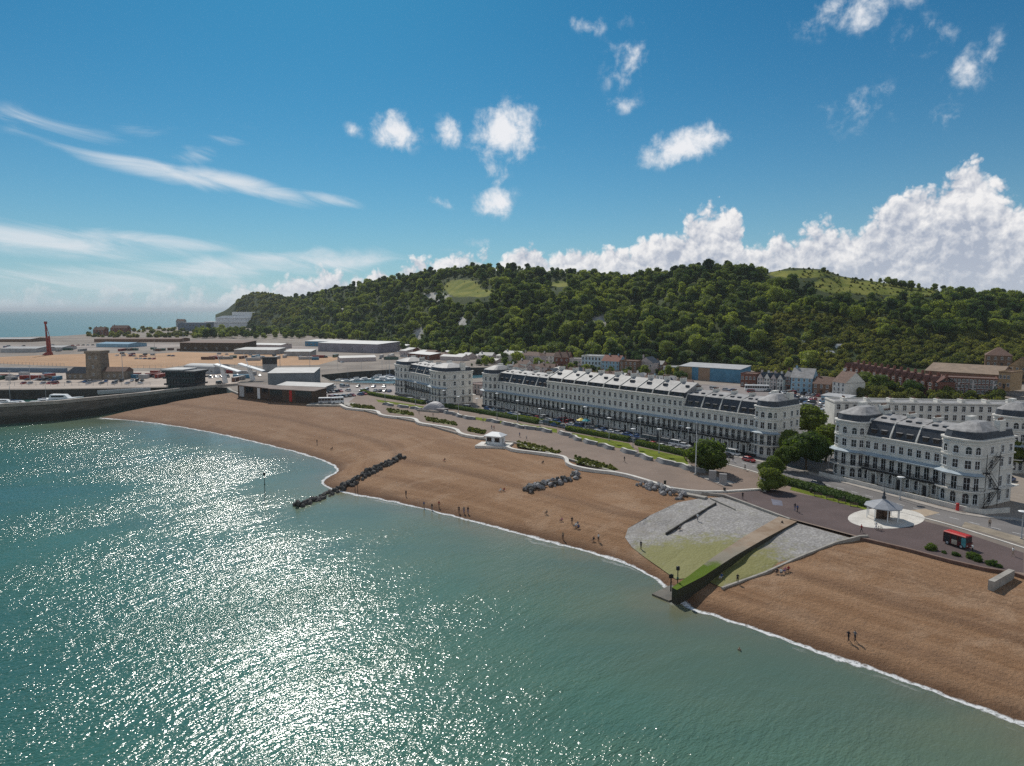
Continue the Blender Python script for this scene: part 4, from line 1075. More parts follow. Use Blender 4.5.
# iron fire stair on the right terrace
u = (V2(Ap1) - V2(Ap0)).normalized(); nb = Vector((-u.y, u.x)); e0 = V2(Ap1) + u * .9 + nb * 1.0
fs = MB(); zz = 5.3; k = 0
for lv, z1 in enumerate((9.0, 13.2, 16.6)):
    a = e0 + nb * (0 if lv % 2 == 0 else 4.5); b = e0 + nb * (4.5 if lv % 2 == 0 else 0)
    for sgn in (-.4, .4): fs.bar((a.x + u.x * sgn, a.y + u.y * sgn, zz), (b.x + u.x * sgn, b.y + u.y * sgn, z1), .06); fs.bar((a.x + u.x * sgn, a.y + u.y * sgn, zz + 1), (b.x + u.x * sgn, b.y + u.y * sgn, z1 + 1), .04)
    for i in range(14): t = i / 13; p = a.lerp(b, t); fs.box(p.x - .4, p.x + .4, p.y - .12, p.y + .12, lerp(zz, z1, t) - .03, lerp(zz, z1, t) + .03)
    fs.box(b.x - .7, b.x + .7, b.y - .7, b.y + .7, z1 - .05, z1 + .05); zz = z1
for q in (e0 - nb * .4, e0 + nb * 5.0): fs.bar((q.x, q.y, 5), (q.x, q.y, 17.6), .07)
tag(fs.build('fire_stair', IRON), 'black iron fire stair climbing the end of the right cream terrace', 'stair')

# generic buildings -------------------------------------------------
def house(name, label, cat, p0, p1, h, depth, roof='gable', rh=2.5, wall=BRICK, roofm=TILE, rows=2, cols=3, win=(1.0, 1.5), z=5.0, chim=1, group=None, wallcols=None, door=True, parapet=.5, side=0, maxn=100, eave=.3):
    L, rz = frame_at(V2(p0), V2(p1), z)
    root = empty(name, (p0.x, p0.y, z), rz, label, cat, group)
    m = MB(); m.box(0, L, 0, depth, -1.2, h)
    r = MB()
    if roof == 'flat':
        r.box(-.15, L + .15, -.15, depth + .15, h + .003, h + .25); r.box(.3, L - .3, .3, depth - .3, h + .25, h + .3)
        if parapet:
            for a in ((-.15, L + .15, -.15, .2), (-.15, L + .15, depth - .2, depth + .15), (-.15, .2, .2, depth - .2), (L - .2, L + .15, .2, depth - .2)): m.box(a[0], a[1], a[2], a[3], h + .25, h + .25 + parapet)
    elif roof == 'gable':     # ridge along the front
        r.add([(-eave, -eave, h - .1), (L + eave, -eave, h - .1), (L + eave, depth / 2, h + rh), (-eave, depth / 2, h + rh), (-eave, depth + eave, h - .1), (L + eave, depth + eave, h - .1)], [(0, 1, 2, 3), (3, 2, 5, 4), (1, 0, 4, 5)])
        m.add([(0, 0, h - .01), (0, depth, h - .01), (0, depth / 2, h + rh - .15), (L, 0, h - .01), (L, depth, h - .01), (L, depth / 2, h + rh - .15)], [(0, 2, 1), (3, 4, 5)])
    elif roof == 'front':     # gable to the front
        r.add([(-eave, -eave, h - .1), (L / 2, -eave, h + rh), (L + eave, -eave, h - .1), (-eave, depth + eave, h - .1), (L / 2, depth + eave, h + rh), (L + eave, depth + eave, h - .1)], [(0, 1, 4, 3), (1, 2, 5, 4), (0, 3, 5, 2)])
        m.add([(0, -.002, h - .01), (L, -.002, h - .01), (L / 2, -.002, h + rh - .2), (0, depth, h - .01), (L, depth, h - .01), (L / 2, depth, h + rh - .2)], [(0, 1, 2), (3, 5, 4)])
    elif roof == 'hip':
        k = min(L, depth) * .45
        r.rings([[(-eave, -eave, h), (L + eave, -eave, h), (L + eave, depth + eave, h), (-eave, depth + eave, h)], [(k, depth / 2 - .1, h + rh), (L - k, depth / 2 - .1, h + rh), (L - k, depth / 2 + .1, h + rh), (k, depth / 2 + .1, h + rh)]])
    elif roof == 'mono':
        r.add([(-eave, -eave, h + .02), (L + eave, -eave, h + .02), (L + eave, depth + eave, h + rh), (-eave, depth + eave, h + rh), (-eave, -eave, h - .2), (L + eave, -eave, h - .2), (L + eave, depth + eave, h + rh - .2), (-eave, depth + eave, h + rh - .2)], [(0, 1, 2, 3), (7, 6, 5, 4), (0, 4, 5, 1), (1, 5, 6, 2), (2, 6, 7, 3), (3, 7, 4, 0)])
        m.add([(0, 0, h - .3), (0, depth, h - .3), (0, depth, h + rh - .2), (L, 0, h - .3), (L, depth, h - .3), (L, depth, h + rh - .2)], [(0, 2, 1), (3, 4, 5), (1, 2, 5, 4)])
    elif roof == 'barrel':
        n = 9; rg = []
        for i in range(n + 1):
            a = math.pi * i / n; rg.append((depth / 2 - math.cos(a) * (depth / 2 + .2), h + math.sin(a) * rh))
        r.rings([[(-.2, y, zz) for y, zz in rg], [(L + .2, y, zz) for y, zz in rg]])
    mats = [wall]
    if wallcols:
        for i, (f0, f1, mm) in enumerate(wallcols): m.box(L * f0, L * f1, -.06, 0, 0, h * .96, i + 1); mats.append(mm)
    m.build('wall', mats, root); ro = r.build('roof', roofm, root)
    for c in range(chim):
        q = MB(); x = L * (c + .5) / chim if chim > 1 else L * .12; y = depth * .5
        q.box(x - .5, x + .5, y - .35, y + .35, h, h + rh + 1.2); q.lathe([(.16, 0), (.12, .5)], 6, 1, (x - .2, y, h + rh + 1.2)); q.lathe([(.16, 0), (.12, .5)], 6, 1, (x + .2, y, h + rh + 1.2))
        q.build('chimney', [wall, TILE], ro)
    ws = []
    y0 = -.06 if wallcols else 0
    for i in range(rows):
        for j in range(cols):
            if door and i == 0 and j == cols // 2: continue
            ws.append((L * (j + .5) / cols, y0, h * (i + .28) / rows, 0, min(win[0], L / cols * .6), min(win[1], h / rows * .62), 'sash'))
        for j in range(side): ws.append((L, depth * (j + .5) / side, h * (i + .28) / rows, R(90), min(win[0], depth / side * .6), min(win[1], h / rows * .62), 'sash'))
    if door and cols:
        d = MB(); x = L * (cols // 2 + .5) / cols; d.box(x - .5, x + .5, y0 - .1, y0, 0, 2.1); d.box(x - .7, x + .7, y0 - .5, y0, 2.15, 2.3); d.build('door', DARKCL, root)
    root.matrix_basis = Matrix.Translation((p0.x, p0.y, z)) @ Matrix.Rotation(rz, 4, 'Z')
    if ws: add_windows(root, ws, maxn)
    return root
def pxh(x0, y0, x1, y1, hpx, z=5.0):
    a, b = gp(x0, y0, z), gp(x1, y1, z); return a, b, hpx / F * (a.y + b.y) / 2
def H(name, label, cat, x0, y0, x1, y1, hpx, depth, **kw):
    z = kw.get('z', 5.0); a, b, h = pxh(x0, y0, x1, y1, hpx, z); return house(name, label, cat, a, b, h, depth, **kw)

# block behind the right terrace, facing the camera
Dz = 5.0; Da = Vector((114, 239, 5)); Db = Vector((184, 229, 5))
house('stucco_block', 'long plain cream four storey block behind the right seafront terrace', 'building', Da, Db, 12.3, 11, roof='flat', wall=STUCCO, roofm=LEAD, rows=4, cols=26, win=(1.1, 1.9), chim=0, parapet=.5, door=False)
for k in range(9):
    q = Da.lerp(Db, (k + .6) / 9); m = MB(); m.box(-.6, .6, -1.6, 1.6, 0, 1.0); m.box(-.7, .7, -1.7, 1.7, 1.0, 1.15)
    for j in range(4): m.lathe([(.15, 0), (.11, .6)], 6, 1, (0, -1.1 + j * .72, 1.15))
    o = m.build('chimney', [STUCCO, TILE]); root = [x for x in COL.objects if x.name.startswith('stucco_block')][0]
    o.parent = root; o.location = (70.7 * (k + .6) / 9, 6, 12.6)
# dark mansard building at the right edge
crescent('mansard_block', 'partly visible block with dark mansard behind the right cream terrace', Vector((137, 192, 5)), Vector((150, 172, 5)), [(0, .33, 'bow'), (.33, .66, 'mans'), (.66, 1, 'mans')], 12, side_windows=False)

# row along the street under the hill, left to right
H('street_house', 'small white house at the left of the street row under the hill', 'house', 502, 361, 519, 362, 7, 10, roof='gable', rh=3, wall=STUCCO2, roofm=GREYR, rows=2, cols=4, chim=1)
H('street_house', 'tan rendered house with low grey roof beside the small white house under the hill', 'house', 520, 363, 540, 364, 8, 10, roof='hip', rh=3, wall=PINKW, roofm=TILE, rows=2, cols=5, chim=1)
H('brick_house', 'dark red brick house standing left of the blue and white hotel under the hill', 'house', 554, 367, 569, 367.5, 10, 9, roof='gable', rh=4, wall=BRICK, roofm=TILE, rows=2, cols=3, chim=2)
H('street_house', 'grey tan block adjoining the left side of the blue and white hotel', 'house', 569.5, 368, 581, 368.5, 9, 10, roof='flat', wall=PINKW, roofm=GREYR, rows=2, cols=4, chim=0)
H('hotel', 'pale blue and white hotel with two window rows under the hill', 'hotel', 581.5, 369.5, 601, 370.5, 13.5, 14, roof='flat', wall=STUCCO2, roofm=GREYR, rows=3, cols=6, chim=0, win=(1.4, 1.9), wallcols=[(0.0, .97, pmat('pale_blue_paint', (.50, .60, .66), .7, .1, .3))])
H('street_house', 'light blue building with red tiled roof right of the white hotel', 'house', 601.5, 371.5, 619, 372.5, 11, 12, roof='gable', rh=4, wall=BLUEP, roofm=pmat('red_tile', (.26, .10, .07), .8, .25, .9), rows=3, cols=5, chim=2)
H('brick_house', 'brown brick building with flat top between blue house and grey house under the hill', 'house', 619.5, 373, 637, 374, 12, 12, roof='flat', wall=BROWNB, roofm=TILE, rows=3, cols=4, chim=1)
H('street_house', 'grey gabled house left of the yellow fronted shop', 'house', 638, 373, 653, 374, 11, 10, roof='front', rh=4, wall=PINKW, roofm=SLATE, rows=2, cols=3, chim=1)
H('shop', 'low shop with a bright yellow front under the hill', 'shop', 663, 374, 678, 375, 7, 10, roof='flat', wall=STUCCO2, roofm=GREYR, rows=1, cols=4, chim=0, wallcols=[(.18, .85, YELLOW)])
H('warehouse', 'long warehouse with tan and blue panels and pale sheet roof under the hill', 'warehouse', 679, 378.5, 740, 383, 13.2, 16, roof='mono', rh=1.6, wall=DBLUE, roofm=PALER, rows=1, cols=0, chim=0, wallcols=[(.0, .22, TANB), (.33, .52, pmat('tan_panel', (.33, .22, .15), .8, .15, .3))])
H('brick_house', 'red brown flat roofed brick building at the right end of the blue warehouse', 'house', 740.5, 387, 756, 388, 13, 12, roof='flat', wall=BRICK, roofm=TILE, rows=2, cols=4, chim=0)
for k, (c, lb) in enumerate(((PINKW, 'pinkish white narrow gabled house next to the red brown brick building'), (STUCCO2, 'white narrow gabled house second from the red brown brick building'), (PINKW, 'lilac grey narrow gabled house in the middle of the row of four'), (STUCCO2, 'white narrow gabled house at the right end of the row of four'))):
    H('gabled_house', lb, 'house', 757 + k * 6.6, 388.5 + k * .5, 763 + k * 6.6, 389 + k * .5, 11, 10, roof='front', rh=3, wall=c, roofm=SLATE, rows=3, cols=2, chim=1)
H('brick_house', 'narrow dark red brick house left of the light blue gabled house', 'house', 784, 390, 790, 390.5, 14, 10, roof='gable', rh=3, wall=BRICK, roofm=SLATE, rows=3, cols=2, chim=1)
H('gabled_house', 'light blue house with broad pale slate roof under the hill', 'house', 790.5, 392, 812, 393.5, 15, 12, roof='gable', rh=5, wall=BLUEP, roofm=LEAD, rows=3, cols=4, chim=1, side=2)
H('brick_house', 'brown brick house with low brown roof between light blue house and white gabled house', 'house', 812.5, 394, 830, 395.5, 11, 10, roof='gable', rh=3.5, wall=BROWNB, roofm=TILE, rows=2, cols=3, chim=1, side=1)
H('gabled_house', 'white house with tall blank gable end at the right of the street row', 'house', 832, 396, 845, 398, 15, 13, roof='gable', rh=5.5, wall=STUCCO2, roofm=TILE, rows=3, cols=3, chim=1)
H('coach_shed', 'long low shed with white roof and blue fascia beside the cream block', 'shed', 821, 402, 848, 405, 7, 7, roof='mono', rh=.8, wall=BLUEP, roofm=PALER, rows=1, cols=7, chim=0, win=(1.4, 1.2))
H('street_house', 'tan wall block in the gap between left and central white terraces', 'house', 468, 393, 480, 394.5, 9, 9, roof='flat', wall=PINKW, roofm=TILE, rows=2, cols=4, chim=0)
# back rows glimpsed over the roofs of the central terrace
for k, (x0, x1, y, h, w, rf, lb) in enumerate((
    (478, 492, 362, 7, PINKW, GREYR, 'low pinkish house glimpsed over the left end of the central terrace'),
    (541, 553, 362.5, 7, STUCCO2, TILE, 'small white house in front of trees left of the red brick house'),
    (512, 530, 369, 5, BROWNB, TILE, 'long brown roofed house just behind the central terrace roofs, left one'),
    (540, 556, 373, 6, PINKW, TILE, 'pink house with brown roof just behind the central terrace roofs'),
    (628, 648, 384, 7, STUCCO2, GREYR, 'white flat extension behind the central terrace below the yellow shop'),
    (654, 662, 373, 9, BROWNB, SLATE, 'narrow brown house squeezed left of the yellow fronted shop'),
    (652, 676, 386, 6, BLUEP, GREYR, 'pale blue low building behind the central terrace roofs'),
    (600, 618, 381, 6, BRICK, TILE, 'red brick low house behind the middle of the central terrace'))):
    H('back_house', lb, 'house', x0, y, x1, y + .5, h, 8, roof='gable', rh=2.4, wall=w, roofm=rf, rows=2, cols=3, chim=1)
rm_ = random.Random(19)
for k in range(20):
    px = 508 + k * 9.0 + rm_.uniform(-2, 2); py = 371.5 + k * .95 + rm_.uniform(-2.5, 1.5); L_ = rm_.uniform(7, 12)
    H('mews_house', 'low roofed mews house in the jumble just behind the central white terrace', 'house', px, py, px + L_, py + .7, rm_.uniform(4, 7), 8, roof=rm_.choice(('gable', 'hip', 'front')), rh=rm_.uniform(1.8, 3), wall=rm_.choice((PINKW, BROWNB, STUCCO2, BRICK)), roofm=rm_.choice((TILE, TILE, GREYR, SLATE)), rows=1, cols=2, chim=1, group='mews houses behind the central terrace')
for k in range(13):
    px = 398 + k * 9.0 + rm_.uniform(-2, 2); py = 353 + k * .75 + rm_.uniform(-2, 4); L_ = rm_.uniform(6, 12)
    H('yard_shed', 'low roofed building in the scatter between the dock and the wooded hill foot', 'building', px, py, px + L_, py + .5, rm_.uniform(2.5, 5), 9, roof=rm_.choice(('gable', 'hip', 'mono')), rh=rm_.uniform(1.2, 2.4), wall=rm_.choice((PINKW, BROWNB, STUCCO2, BRICK)), roofm=rm_.choice((TILE, PALER, GREYR, SLATE)), rows=1, cols=2, chim=0, group='low buildings between dock and hill')
# brick terrace with front gables, up the slope at right
ROOFR = pmat('dark_red_tile', (.15, .07, .055), .85, .3, .9, fine=3)
a0, a1 = gp(846, 374, 10), gp(938, 392, 9)
n = 14
for k in range(n):
    p = a0.lerp(a1, k / n); q = a0.lerp(a1, (k + .96) / n); L, rz = frame_at(V2(p), V2(q), p.z)
    root = empty('brick_terrace_house', (p.x, p.y, p.z), rz, 'red brick house with a steep front gable in the terrace under the hill', 'house', 'gabled brick terrace houses up the slope'); root.scale = (1, 1, .78)
    m = MB(); m.box(0, L, 0, 9, -4, 6.2); gw = L * .62
    m.add([(0, -.002 - 1.2, 6.2), (gw, -1.202, 6.2), (gw / 2, -1.202, 9.4)], [(0, 1, 2)]); m.box(0, gw, -1.2, -.001, -4, 6.2)
    m.build('wall', BRICK, root)
    r = MB(); r.add([(-.1, -.3, 6.1), (L + .1, -.3, 6.1), (L + .1, 4.5, 9.6), (-.1, 4.5, 9.6), (-.1, 9.3, 6.1), (L + .1, 9.3, 6.1)], [(0, 1, 2, 3), (3, 2, 5, 4)])
    r.add([(-.2, -1.5, 6.0), (gw / 2, -1.5, 9.55), (gw + .2, -1.5, 6.0), (-.2, 4, 6.0), (gw / 2, 4, 9.55), (gw + .2, 4, 6.0)], [(0, 1, 4, 3), (1, 2, 5, 4)])
    ro = r.build('roof', ROOFR, root)
    c = MB(); c.box(L - .9, L, 3.9, 5.1, 7, 11.6); c.lathe([(.16, 0), (.12, .5)], 6, 1, (L - .45, 4.3, 11.6)); c.lathe([(.16, 0), (.12, .5)], 6, 1, (L - .45, 4.8, 11.6)); c.build('chimney', [BRICK, TILE], ro)
    for (x, zz) in ((gw / 2, .6), (gw / 2, 3.6)): link('window', window_mesh(1.5, 1.6), root, (x, -1.2, zz))
    link('window', window_mesh(.8, 1.5), root, (L * .82, 0, 3.6))
    d = MB(); d.box(L * .82 - .45, L * .82 + .45, -.1, 0, 0, 2.1); d.build('door', DARKCL, root)
H('brick_block', 'large three storey dark red brick block with many windows under the hill', 'building', 941, 393, 997, 396, 15.5, 14, roof='flat', wall=BRICK, roofm=TILE, rows=3, cols=14, chim=0, win=(1.2, 1.7), z=8, wallcols=[(.0, .08, PINKW), (.3, .33, PINKW), (.55, .6, PINKW), (.92, .97, PINKW)])
H('tan_building', 'tan brick building adjoining the right side of the dark red brick block', 'building', 998, 388, 1010, 389, 16, 14, roof='flat', wall=TANB, roofm=TILE, rows=2, cols=3, chim=0, z=10)
H('tan_building', 'wide yellow brick gable fronted building at the right edge under the hill', 'building', 1008, 378, 1032, 380, 13, 20, roof='front', rh=5, wall=TANB, roofm=TILE, rows=2, cols=4, chim=0, z=12)
H('hall', 'long hall with broad tan roof behind the dark red brick block', 'building', 925, 376, 1000, 381, 6, 26, roof='gable', rh=4, wall=BROWNB, roofm=pmat('tan_roof', (.30, .22, .16), .85, .2, .3, fine=1), rows=1, cols=0, chim=0, z=12)
H('brown_building', 'brown building with hipped roof behind the yellow gable fronted building', 'building', 985, 366, 1012, 367, 11, 16, roof='hip', rh=5, wall=BROWNB, roofm=TILE, rows=2, cols=4, chim=0, z=14)
# garden walls and small roofs on the slope
for (px, py, w, lb) in ((805, 343, 5, 'small white garden shed highest among the slope gardens'), (838, 349, 7, 'pale roofed garden shed in the middle of the slope gardens'), (828, 356, 5, 'small pale shed lowest among the slope gardens'), (962, 361, 5, 'white van sized shed by the hall with tan roof')):
    px_, s, yf, yr = 0, 0, interp(px, FDEP), interp(px, RDEP)
    d = ray(px, py).normalized(); hit = None
    t = 300.0
    while t < 900:
        p = Vector((0, 0, CAM_Z)) + d * t
        if p.z <= hill_z(p.x, p.y) + .5: hit = p; break
        t += 2
    if hit is None: hit = gp(px, py, 10)
    house('garden_shed', lb, 'shed', Vector((hit.x, hit.y, hit.z)), Vector((hit.x + w, hit.y + .5, hit.z)), 2.6, 4, roof='gable', rh=1.2, wall=WHITEP, roofm=PALER, rows=1, cols=1, chim=0, z=hit.z)

# ---------------- harbour side, left
H('low_pier_building', 'long low dark waterfront building with overhanging flat roofs at the beach head', 'building', 238, 396, 270, 400, 11, 10, roof='flat', wall=WOODB, roofm=pmat('felt_roof', (.24, .19, .165), .9, .2, .2), rows=1, cols=0, chim=0, parapet=0, door=False, wallcols=[(.05, .2, STEEL), (.25, .5, GLASS), (.62, .7, WHITEP), (.75, .95, GLASS)])
H('low_pier_building', 'dark timber waterfront hall with curved roof and red panel beside small vans', 'building', 269, 400.3, 314, 403, 12, 10, roof='mono', rh=.6, wall=WOODB, roofm=pmat('felt_roof', (.24, .19, .165), .9, .2, .2), rows=1, cols=0, chim=0, door=False, wallcols=[(.46, .52, REDP), (.02, .3, GLASS), (.6, .95, GLASS)])
# tower house
tw = empty('tower_house', gp(86, 379.5), 0, 'stone tower with slate roofed wings standing on the pale quay', 'tower')
sc = gp(86, 379.5).y / F
m = MB(); w = 15.5 * sc; h_ = 26 * sc
m.rings([[(0, 0, -1), (w, 0, -1), (w, w, -1), (0, w, -1)], [(.4, .3, h_), (w - .4, .3, h_), (w - .4, w - .3, h_), (.4, w - .3, h_)]])
m.box(-.2, w + .2, -.3, w + .3, h_, h_ + 1.6); m.box(.6, w - .6, .5, w - .5, h_ + 1.6, h_ + 1.7); m.build('tower', STONE, tw)
m = MB(); m.box(-21 * sc, -.02, 1, 10, -1, 6 * sc); m.box(w + .02, w + 23 * sc, 1, 11, -1, 8 * sc); m.build('wing', STONE, tw)
r = MB(); x0, x1 = -21.5 * sc, -.05
r.rings([[(x0, .6, 6 * sc), (x1, .6, 6 * sc), (x1, 10.4, 6 * sc), (x0, 10.4, 6 * sc)], [(x0 + 3, 5.4, 12 * sc), (x1, 5.4, 12 * sc), (x1, 5.6, 12 * sc), (x0 + 3, 5.6, 12 * sc)]]); r.build('roof', SLATE, tw)
r = MB(); x0, x1 = w + .03, w + 23.5 * sc
r.rings([[(x0, .6, 8 * sc), (x1, .6, 8 * sc), (x1, 11.4, 8 * sc), (x0, 11.4, 8 * sc)], [(x0, 5.9, 12 * sc), (x1, 5.9, 12 * sc), (x1, 6.1, 12 * sc), (x0, 6.1, 12 * sc)]]); r.build('roof', TILE, tw)
for (x, z_, y_) in ((w * .3, h_ * .8, .24), (w * .7, h_ * .8, .24), (w * .5, h_ * .45, .14), (w * .5, h_ * .15, .05)): link('window', window_mesh(.9, 1.5), tw, (x, y_, z_))
for x in (-17, -12, -6): link('window', window_mesh(1, 1.4), tw, (x * sc, 1, 1.2))
for x in (6, 12, 18): link('window', window_mesh(1, 1.4), tw, (w + x * sc, 1, 1.6))
# modern stacked building
sc = gp(166, 389).y / F
md = empty('harbour_office', gp(166, 389.5), R(-8), 'dark glass office of three stacked overhanging decks by the quay', 'building')
m = MB()
for k in range(3):
    m.box(.6 - k * .6, 29 * sc + k * .3, .8, 12, k * 6.3 * sc, k * 6.3 * sc + 4.6 * sc)
m.build('wall', GLASS, md)
m = MB()
for k in range(3): m.box(-.8 - k * .6, 31 * sc + k * .4, -.6, 13, k * 6.3 * sc + 4.6 * sc, k * 6.3 * sc + 6.25 * sc)
for x in range(9): m.box(x * 3.5 * sc, x * 3.5 * sc + .25, .6, .9, 0, 17 * sc)
m.build('deck', DARKCL, md)
m = MB(); m.box(-2.5, 20 * sc, -.8, 13.2, 18.86 * sc, 20.3 * sc); m.build('roof', PALER, md)
H('arched_shed', 'white roofed low shed behind the dark glass office', 'shed', 184, 373, 214, 374, 6, 16, roof='barrel', rh=2.2, wall=STEEL, roofm=PALER, rows=1, cols=6, chim=0, win=(1.6, 1.2))
# footbridge pylons with white canopies
for (bx, by, tx, ty, cx0, cy0, cx1, cy1, lb) in ((225.5, 383, 220, 361, 216, 363.5, 240, 371, 'white raked mast with tilted canopy, the left one near the quay'), (253, 380.5, 246.5, 361, 240, 363, 264, 370.5, 'white raked mast with tilted canopy, the right one near the quay')):
    e = empty('canopy_mast', gp(bx, by), 0, lb, 'mast', 'white masts at the lifting bridge'); sc = gp(bx, by).y / F
    m = MB(); hx = (tx - bx) * sc; hz = (by - ty) * sc
    m.rings([[(-2.2 * sc, -.8, 0), (2.2 * sc, -.8, 0), (2.2 * sc, .8, 0), (-2.2 * sc, .8, 0)], [(hx * .6 - 1.7 * sc, -.6, hz * .75), (hx * .6 + 1.7 * sc, -.6, hz * .75), (hx * .6 + 1.7 * sc, .6, hz * .75), (hx * .6 - 1.7 * sc, .6, hz * .75)]]); m.build('leg', WHITEP, e)
    m = MB(); m.bar((hx * .6, 0, hz * .7), (hx * 1.1 - 1, 0, hz + 5), .25, .1); m.build('spike', WHITEP, e)
    m = MB(); x0, z0, x1, z1 = (cx0 - bx) * sc, (by - cy0) * sc, (cx1 - bx) * sc, (by - cy1) * sc
    m.add([(x0, -3, z0), (x1, -3, z1), (x1, 3, z1), (x0, 3, z0), (x0, -3, z0 - 1.0), (x1, -3, z1 - .5), (x1, 3, z1 - .5), (x0, 3, z0 - 1.0)], [(0, 1, 2, 3), (7, 6, 5, 4), (0, 4, 5, 1), (1, 5, 6, 2), (2, 6, 7, 3), (3, 7, 4, 0)]); m.build('canopy', WHITEP, e)
m = MB(); a = gp(262.5, 371); sc = a.y / F
m.box(0, 14 * sc, 0, 2, 7 * sc, 14 * sc, 0)
for k in range(3): m.box(.5 * sc + k * 4.7 * sc, 3.8 * sc + k * 4.7 * sc, -.1, 0, 8 * sc, 13 * sc, 1)
m.box(0, 14 * sc, .2, 1.8, 0, 7 * sc, 2)
tag(m.build('gantry_house', [DARKCL, GLASS, GREYR], None, a), 'dark windowed cabin raised on a grey base beside the white masts', 'cabin')
H('hangar', 'grey hangar with pale roof behind the waterfront buildings', 'hangar', 268, 385, 314, 384.5, 12, 22, roof='mono', rh=1.5, wall=pmat('grey_cladding', (.20, .22, .235), .6, .15, .3), roofm=GREYR, rows=1, cols=0, chim=0)
H('shed', 'low grey roofed shed in front of the hangar beside the waterfront hall', 'shed', 277, 391, 325, 393, 6, 9, roof='mono', rh=1.2, wall=pmat('grey_cladding', (.20, .22, .235), .6, .15, .3), roofm=GREYR, rows=1, cols=5, chim=0)
SH = [(180, 351, 243, 351.5, 8.5, 30, WOODB, TILE, 'long dark brown shed at the far edge of the sand yard'),
      (234, 354, 275, 354.5, 4.5, 22, GREYR, GREYR, 'low grey sheds at the near side of the long brown shed'),
      (252, 348.5, 281, 349, 4, 22, PINKW, PALER, 'pale roofed shed behind the low grey sheds'),
      (284, 356, 311, 356, 4.5, 18, GREYR, GREYR, 'small grey shed right of the sand yard'),
      (318, 351, 378, 353, 8.5, 40, pmat('lilac_cladding', (.30, .27, .30), .7, .2, .1), PALER, 'largest pale roofed depot under the wooded hill at the left'),
      (305, 346, 330, 346.5, 5, 26, DBLUE, GREYR, 'bluish shed left of the largest pale depot'),
      (371, 349, 384, 350, 6, 20, REDP, pmat('red_roof', (.35, .08, .06), .7, .2, .2), 'small red roofed store at the right end of the pale depot'),
      (96, 347, 128, 347.5, 3.5, 30, BLUEP, DBLUE, 'blue roofed shed behind the tower wings'),
      (0, 352.5, 36, 352.5, 4, 30, PALER, GREYR, 'pale flat shed at the far left edge of the yard'),
      (38, 350.5, 62, 350.5, 3.2, 26, PALER, GREYR, 'pale flat shed beside the red crane'),
      (94, 342, 180, 342, 3, 30, BROWNB, TILE, 'long low brown building below the bushes at the far left'),
      (-30, 342, 30, 342, 3, 40, BROWNB, GREYR, 'long low brown building near the far left horizon'),
      (340, 362, 376, 361, 4, 16, PINKW, GREYR, 'long low grey building behind the dark dock wall'),
      (381, 347, 405, 349, 3, 14, PALER, PALER, 'small pale roofed garage at the edge of the wood'),
      (408, 358, 430, 360, 5, 12, BRICK, PALER, 'brick shed behind the left white terrace'),
      (440, 360, 462, 361, 4, 12, PINKW, GREYR, 'grey pink shed behind the left white terrace near the trees')]
for (x0, y0, x1, y1, hp, dp, wm2, rm2, lb) in SH:
    H('shed', lb, 'shed', x0, y0, x1, y1, hp, dp, roof='mono' if hp > 4 else 'gable', rh=1.4, wall=wm2, roofm=rm2, rows=1, cols=0 if hp < 5 else 6, chim=0, win=(2, 1.6), door=False)
m = MB(); a, b = gp(-120, 371), gp(66, 372.5); m.slab(a, b, 3, 5, 8.2); tag(m.build('storage_wall', pmat('blue_grey_wall', (.14, .19, .25), .7, .15, .1)), 'long low blue grey wall left of the stone tower', 'wall')
# cruise terminal
sc = gp(240, 327).y / F
ct = empty('ferry_terminal', gp(207, 328, 5), 0, 'white stepped ferry terminal with curved roofs under the hill at the far left', 'terminal')
m = MB(); m.box(0, 92 * sc, 0, 30, -2, 5 * sc); m.box(8 * sc, 60 * sc, 5, 40, 5 * sc, 9 * sc); m.build('wall', pmat('pale_terminal_wall', (.70, .70, .71), .6, .2, .05), ct)
m = MB(); m.box(-2 * sc, 94 * sc, -2, 32, 5 * sc, 6.2 * sc)
m.rings([[(6 * sc, 3, 9 * sc), (62 * sc, 3, 9 * sc), (62 * sc, 42, 9 * sc), (6 * sc, 42, 9 * sc)], [(14 * sc, 8, 11.5 * sc), (60 * sc, 8, 12.5 * sc), (60 * sc, 36, 12.5 * sc), (14 * sc, 36, 11.5 * sc)]])
m.box(22 * sc, 58 * sc, 14, 36, 12 * sc, 15 * sc); m.build('roof', WHITEP, ct)
H('terminal_wing', 'blue grey low wing left of the white stepped ferry terminal', 'building', 178, 331, 206, 331, 8, 40, roof='flat', wall=pmat('blue_grey_glass', (.16, .20, .26), .4, .2, .05), roofm=PALER, rows=2, cols=8, chim=0, door=False, win=(3, 3))
for k, (x0, x1, y, lb) in enumerate(((111, 127, 334, 'brick house among bushes on the far left mound'), (93, 104, 336, 'low brick house left of the mound'), (176, 184, 327, 'grey block on the mound by the terminal'))):
    H('mound_house', lb, 'house', x0, y, x1, y, 6, 14, roof='gable', rh=5, wall=BRICK if k < 2 else GREYR, roofm=TILE, rows=2, cols=3, chim=1, win=(2, 2.5))
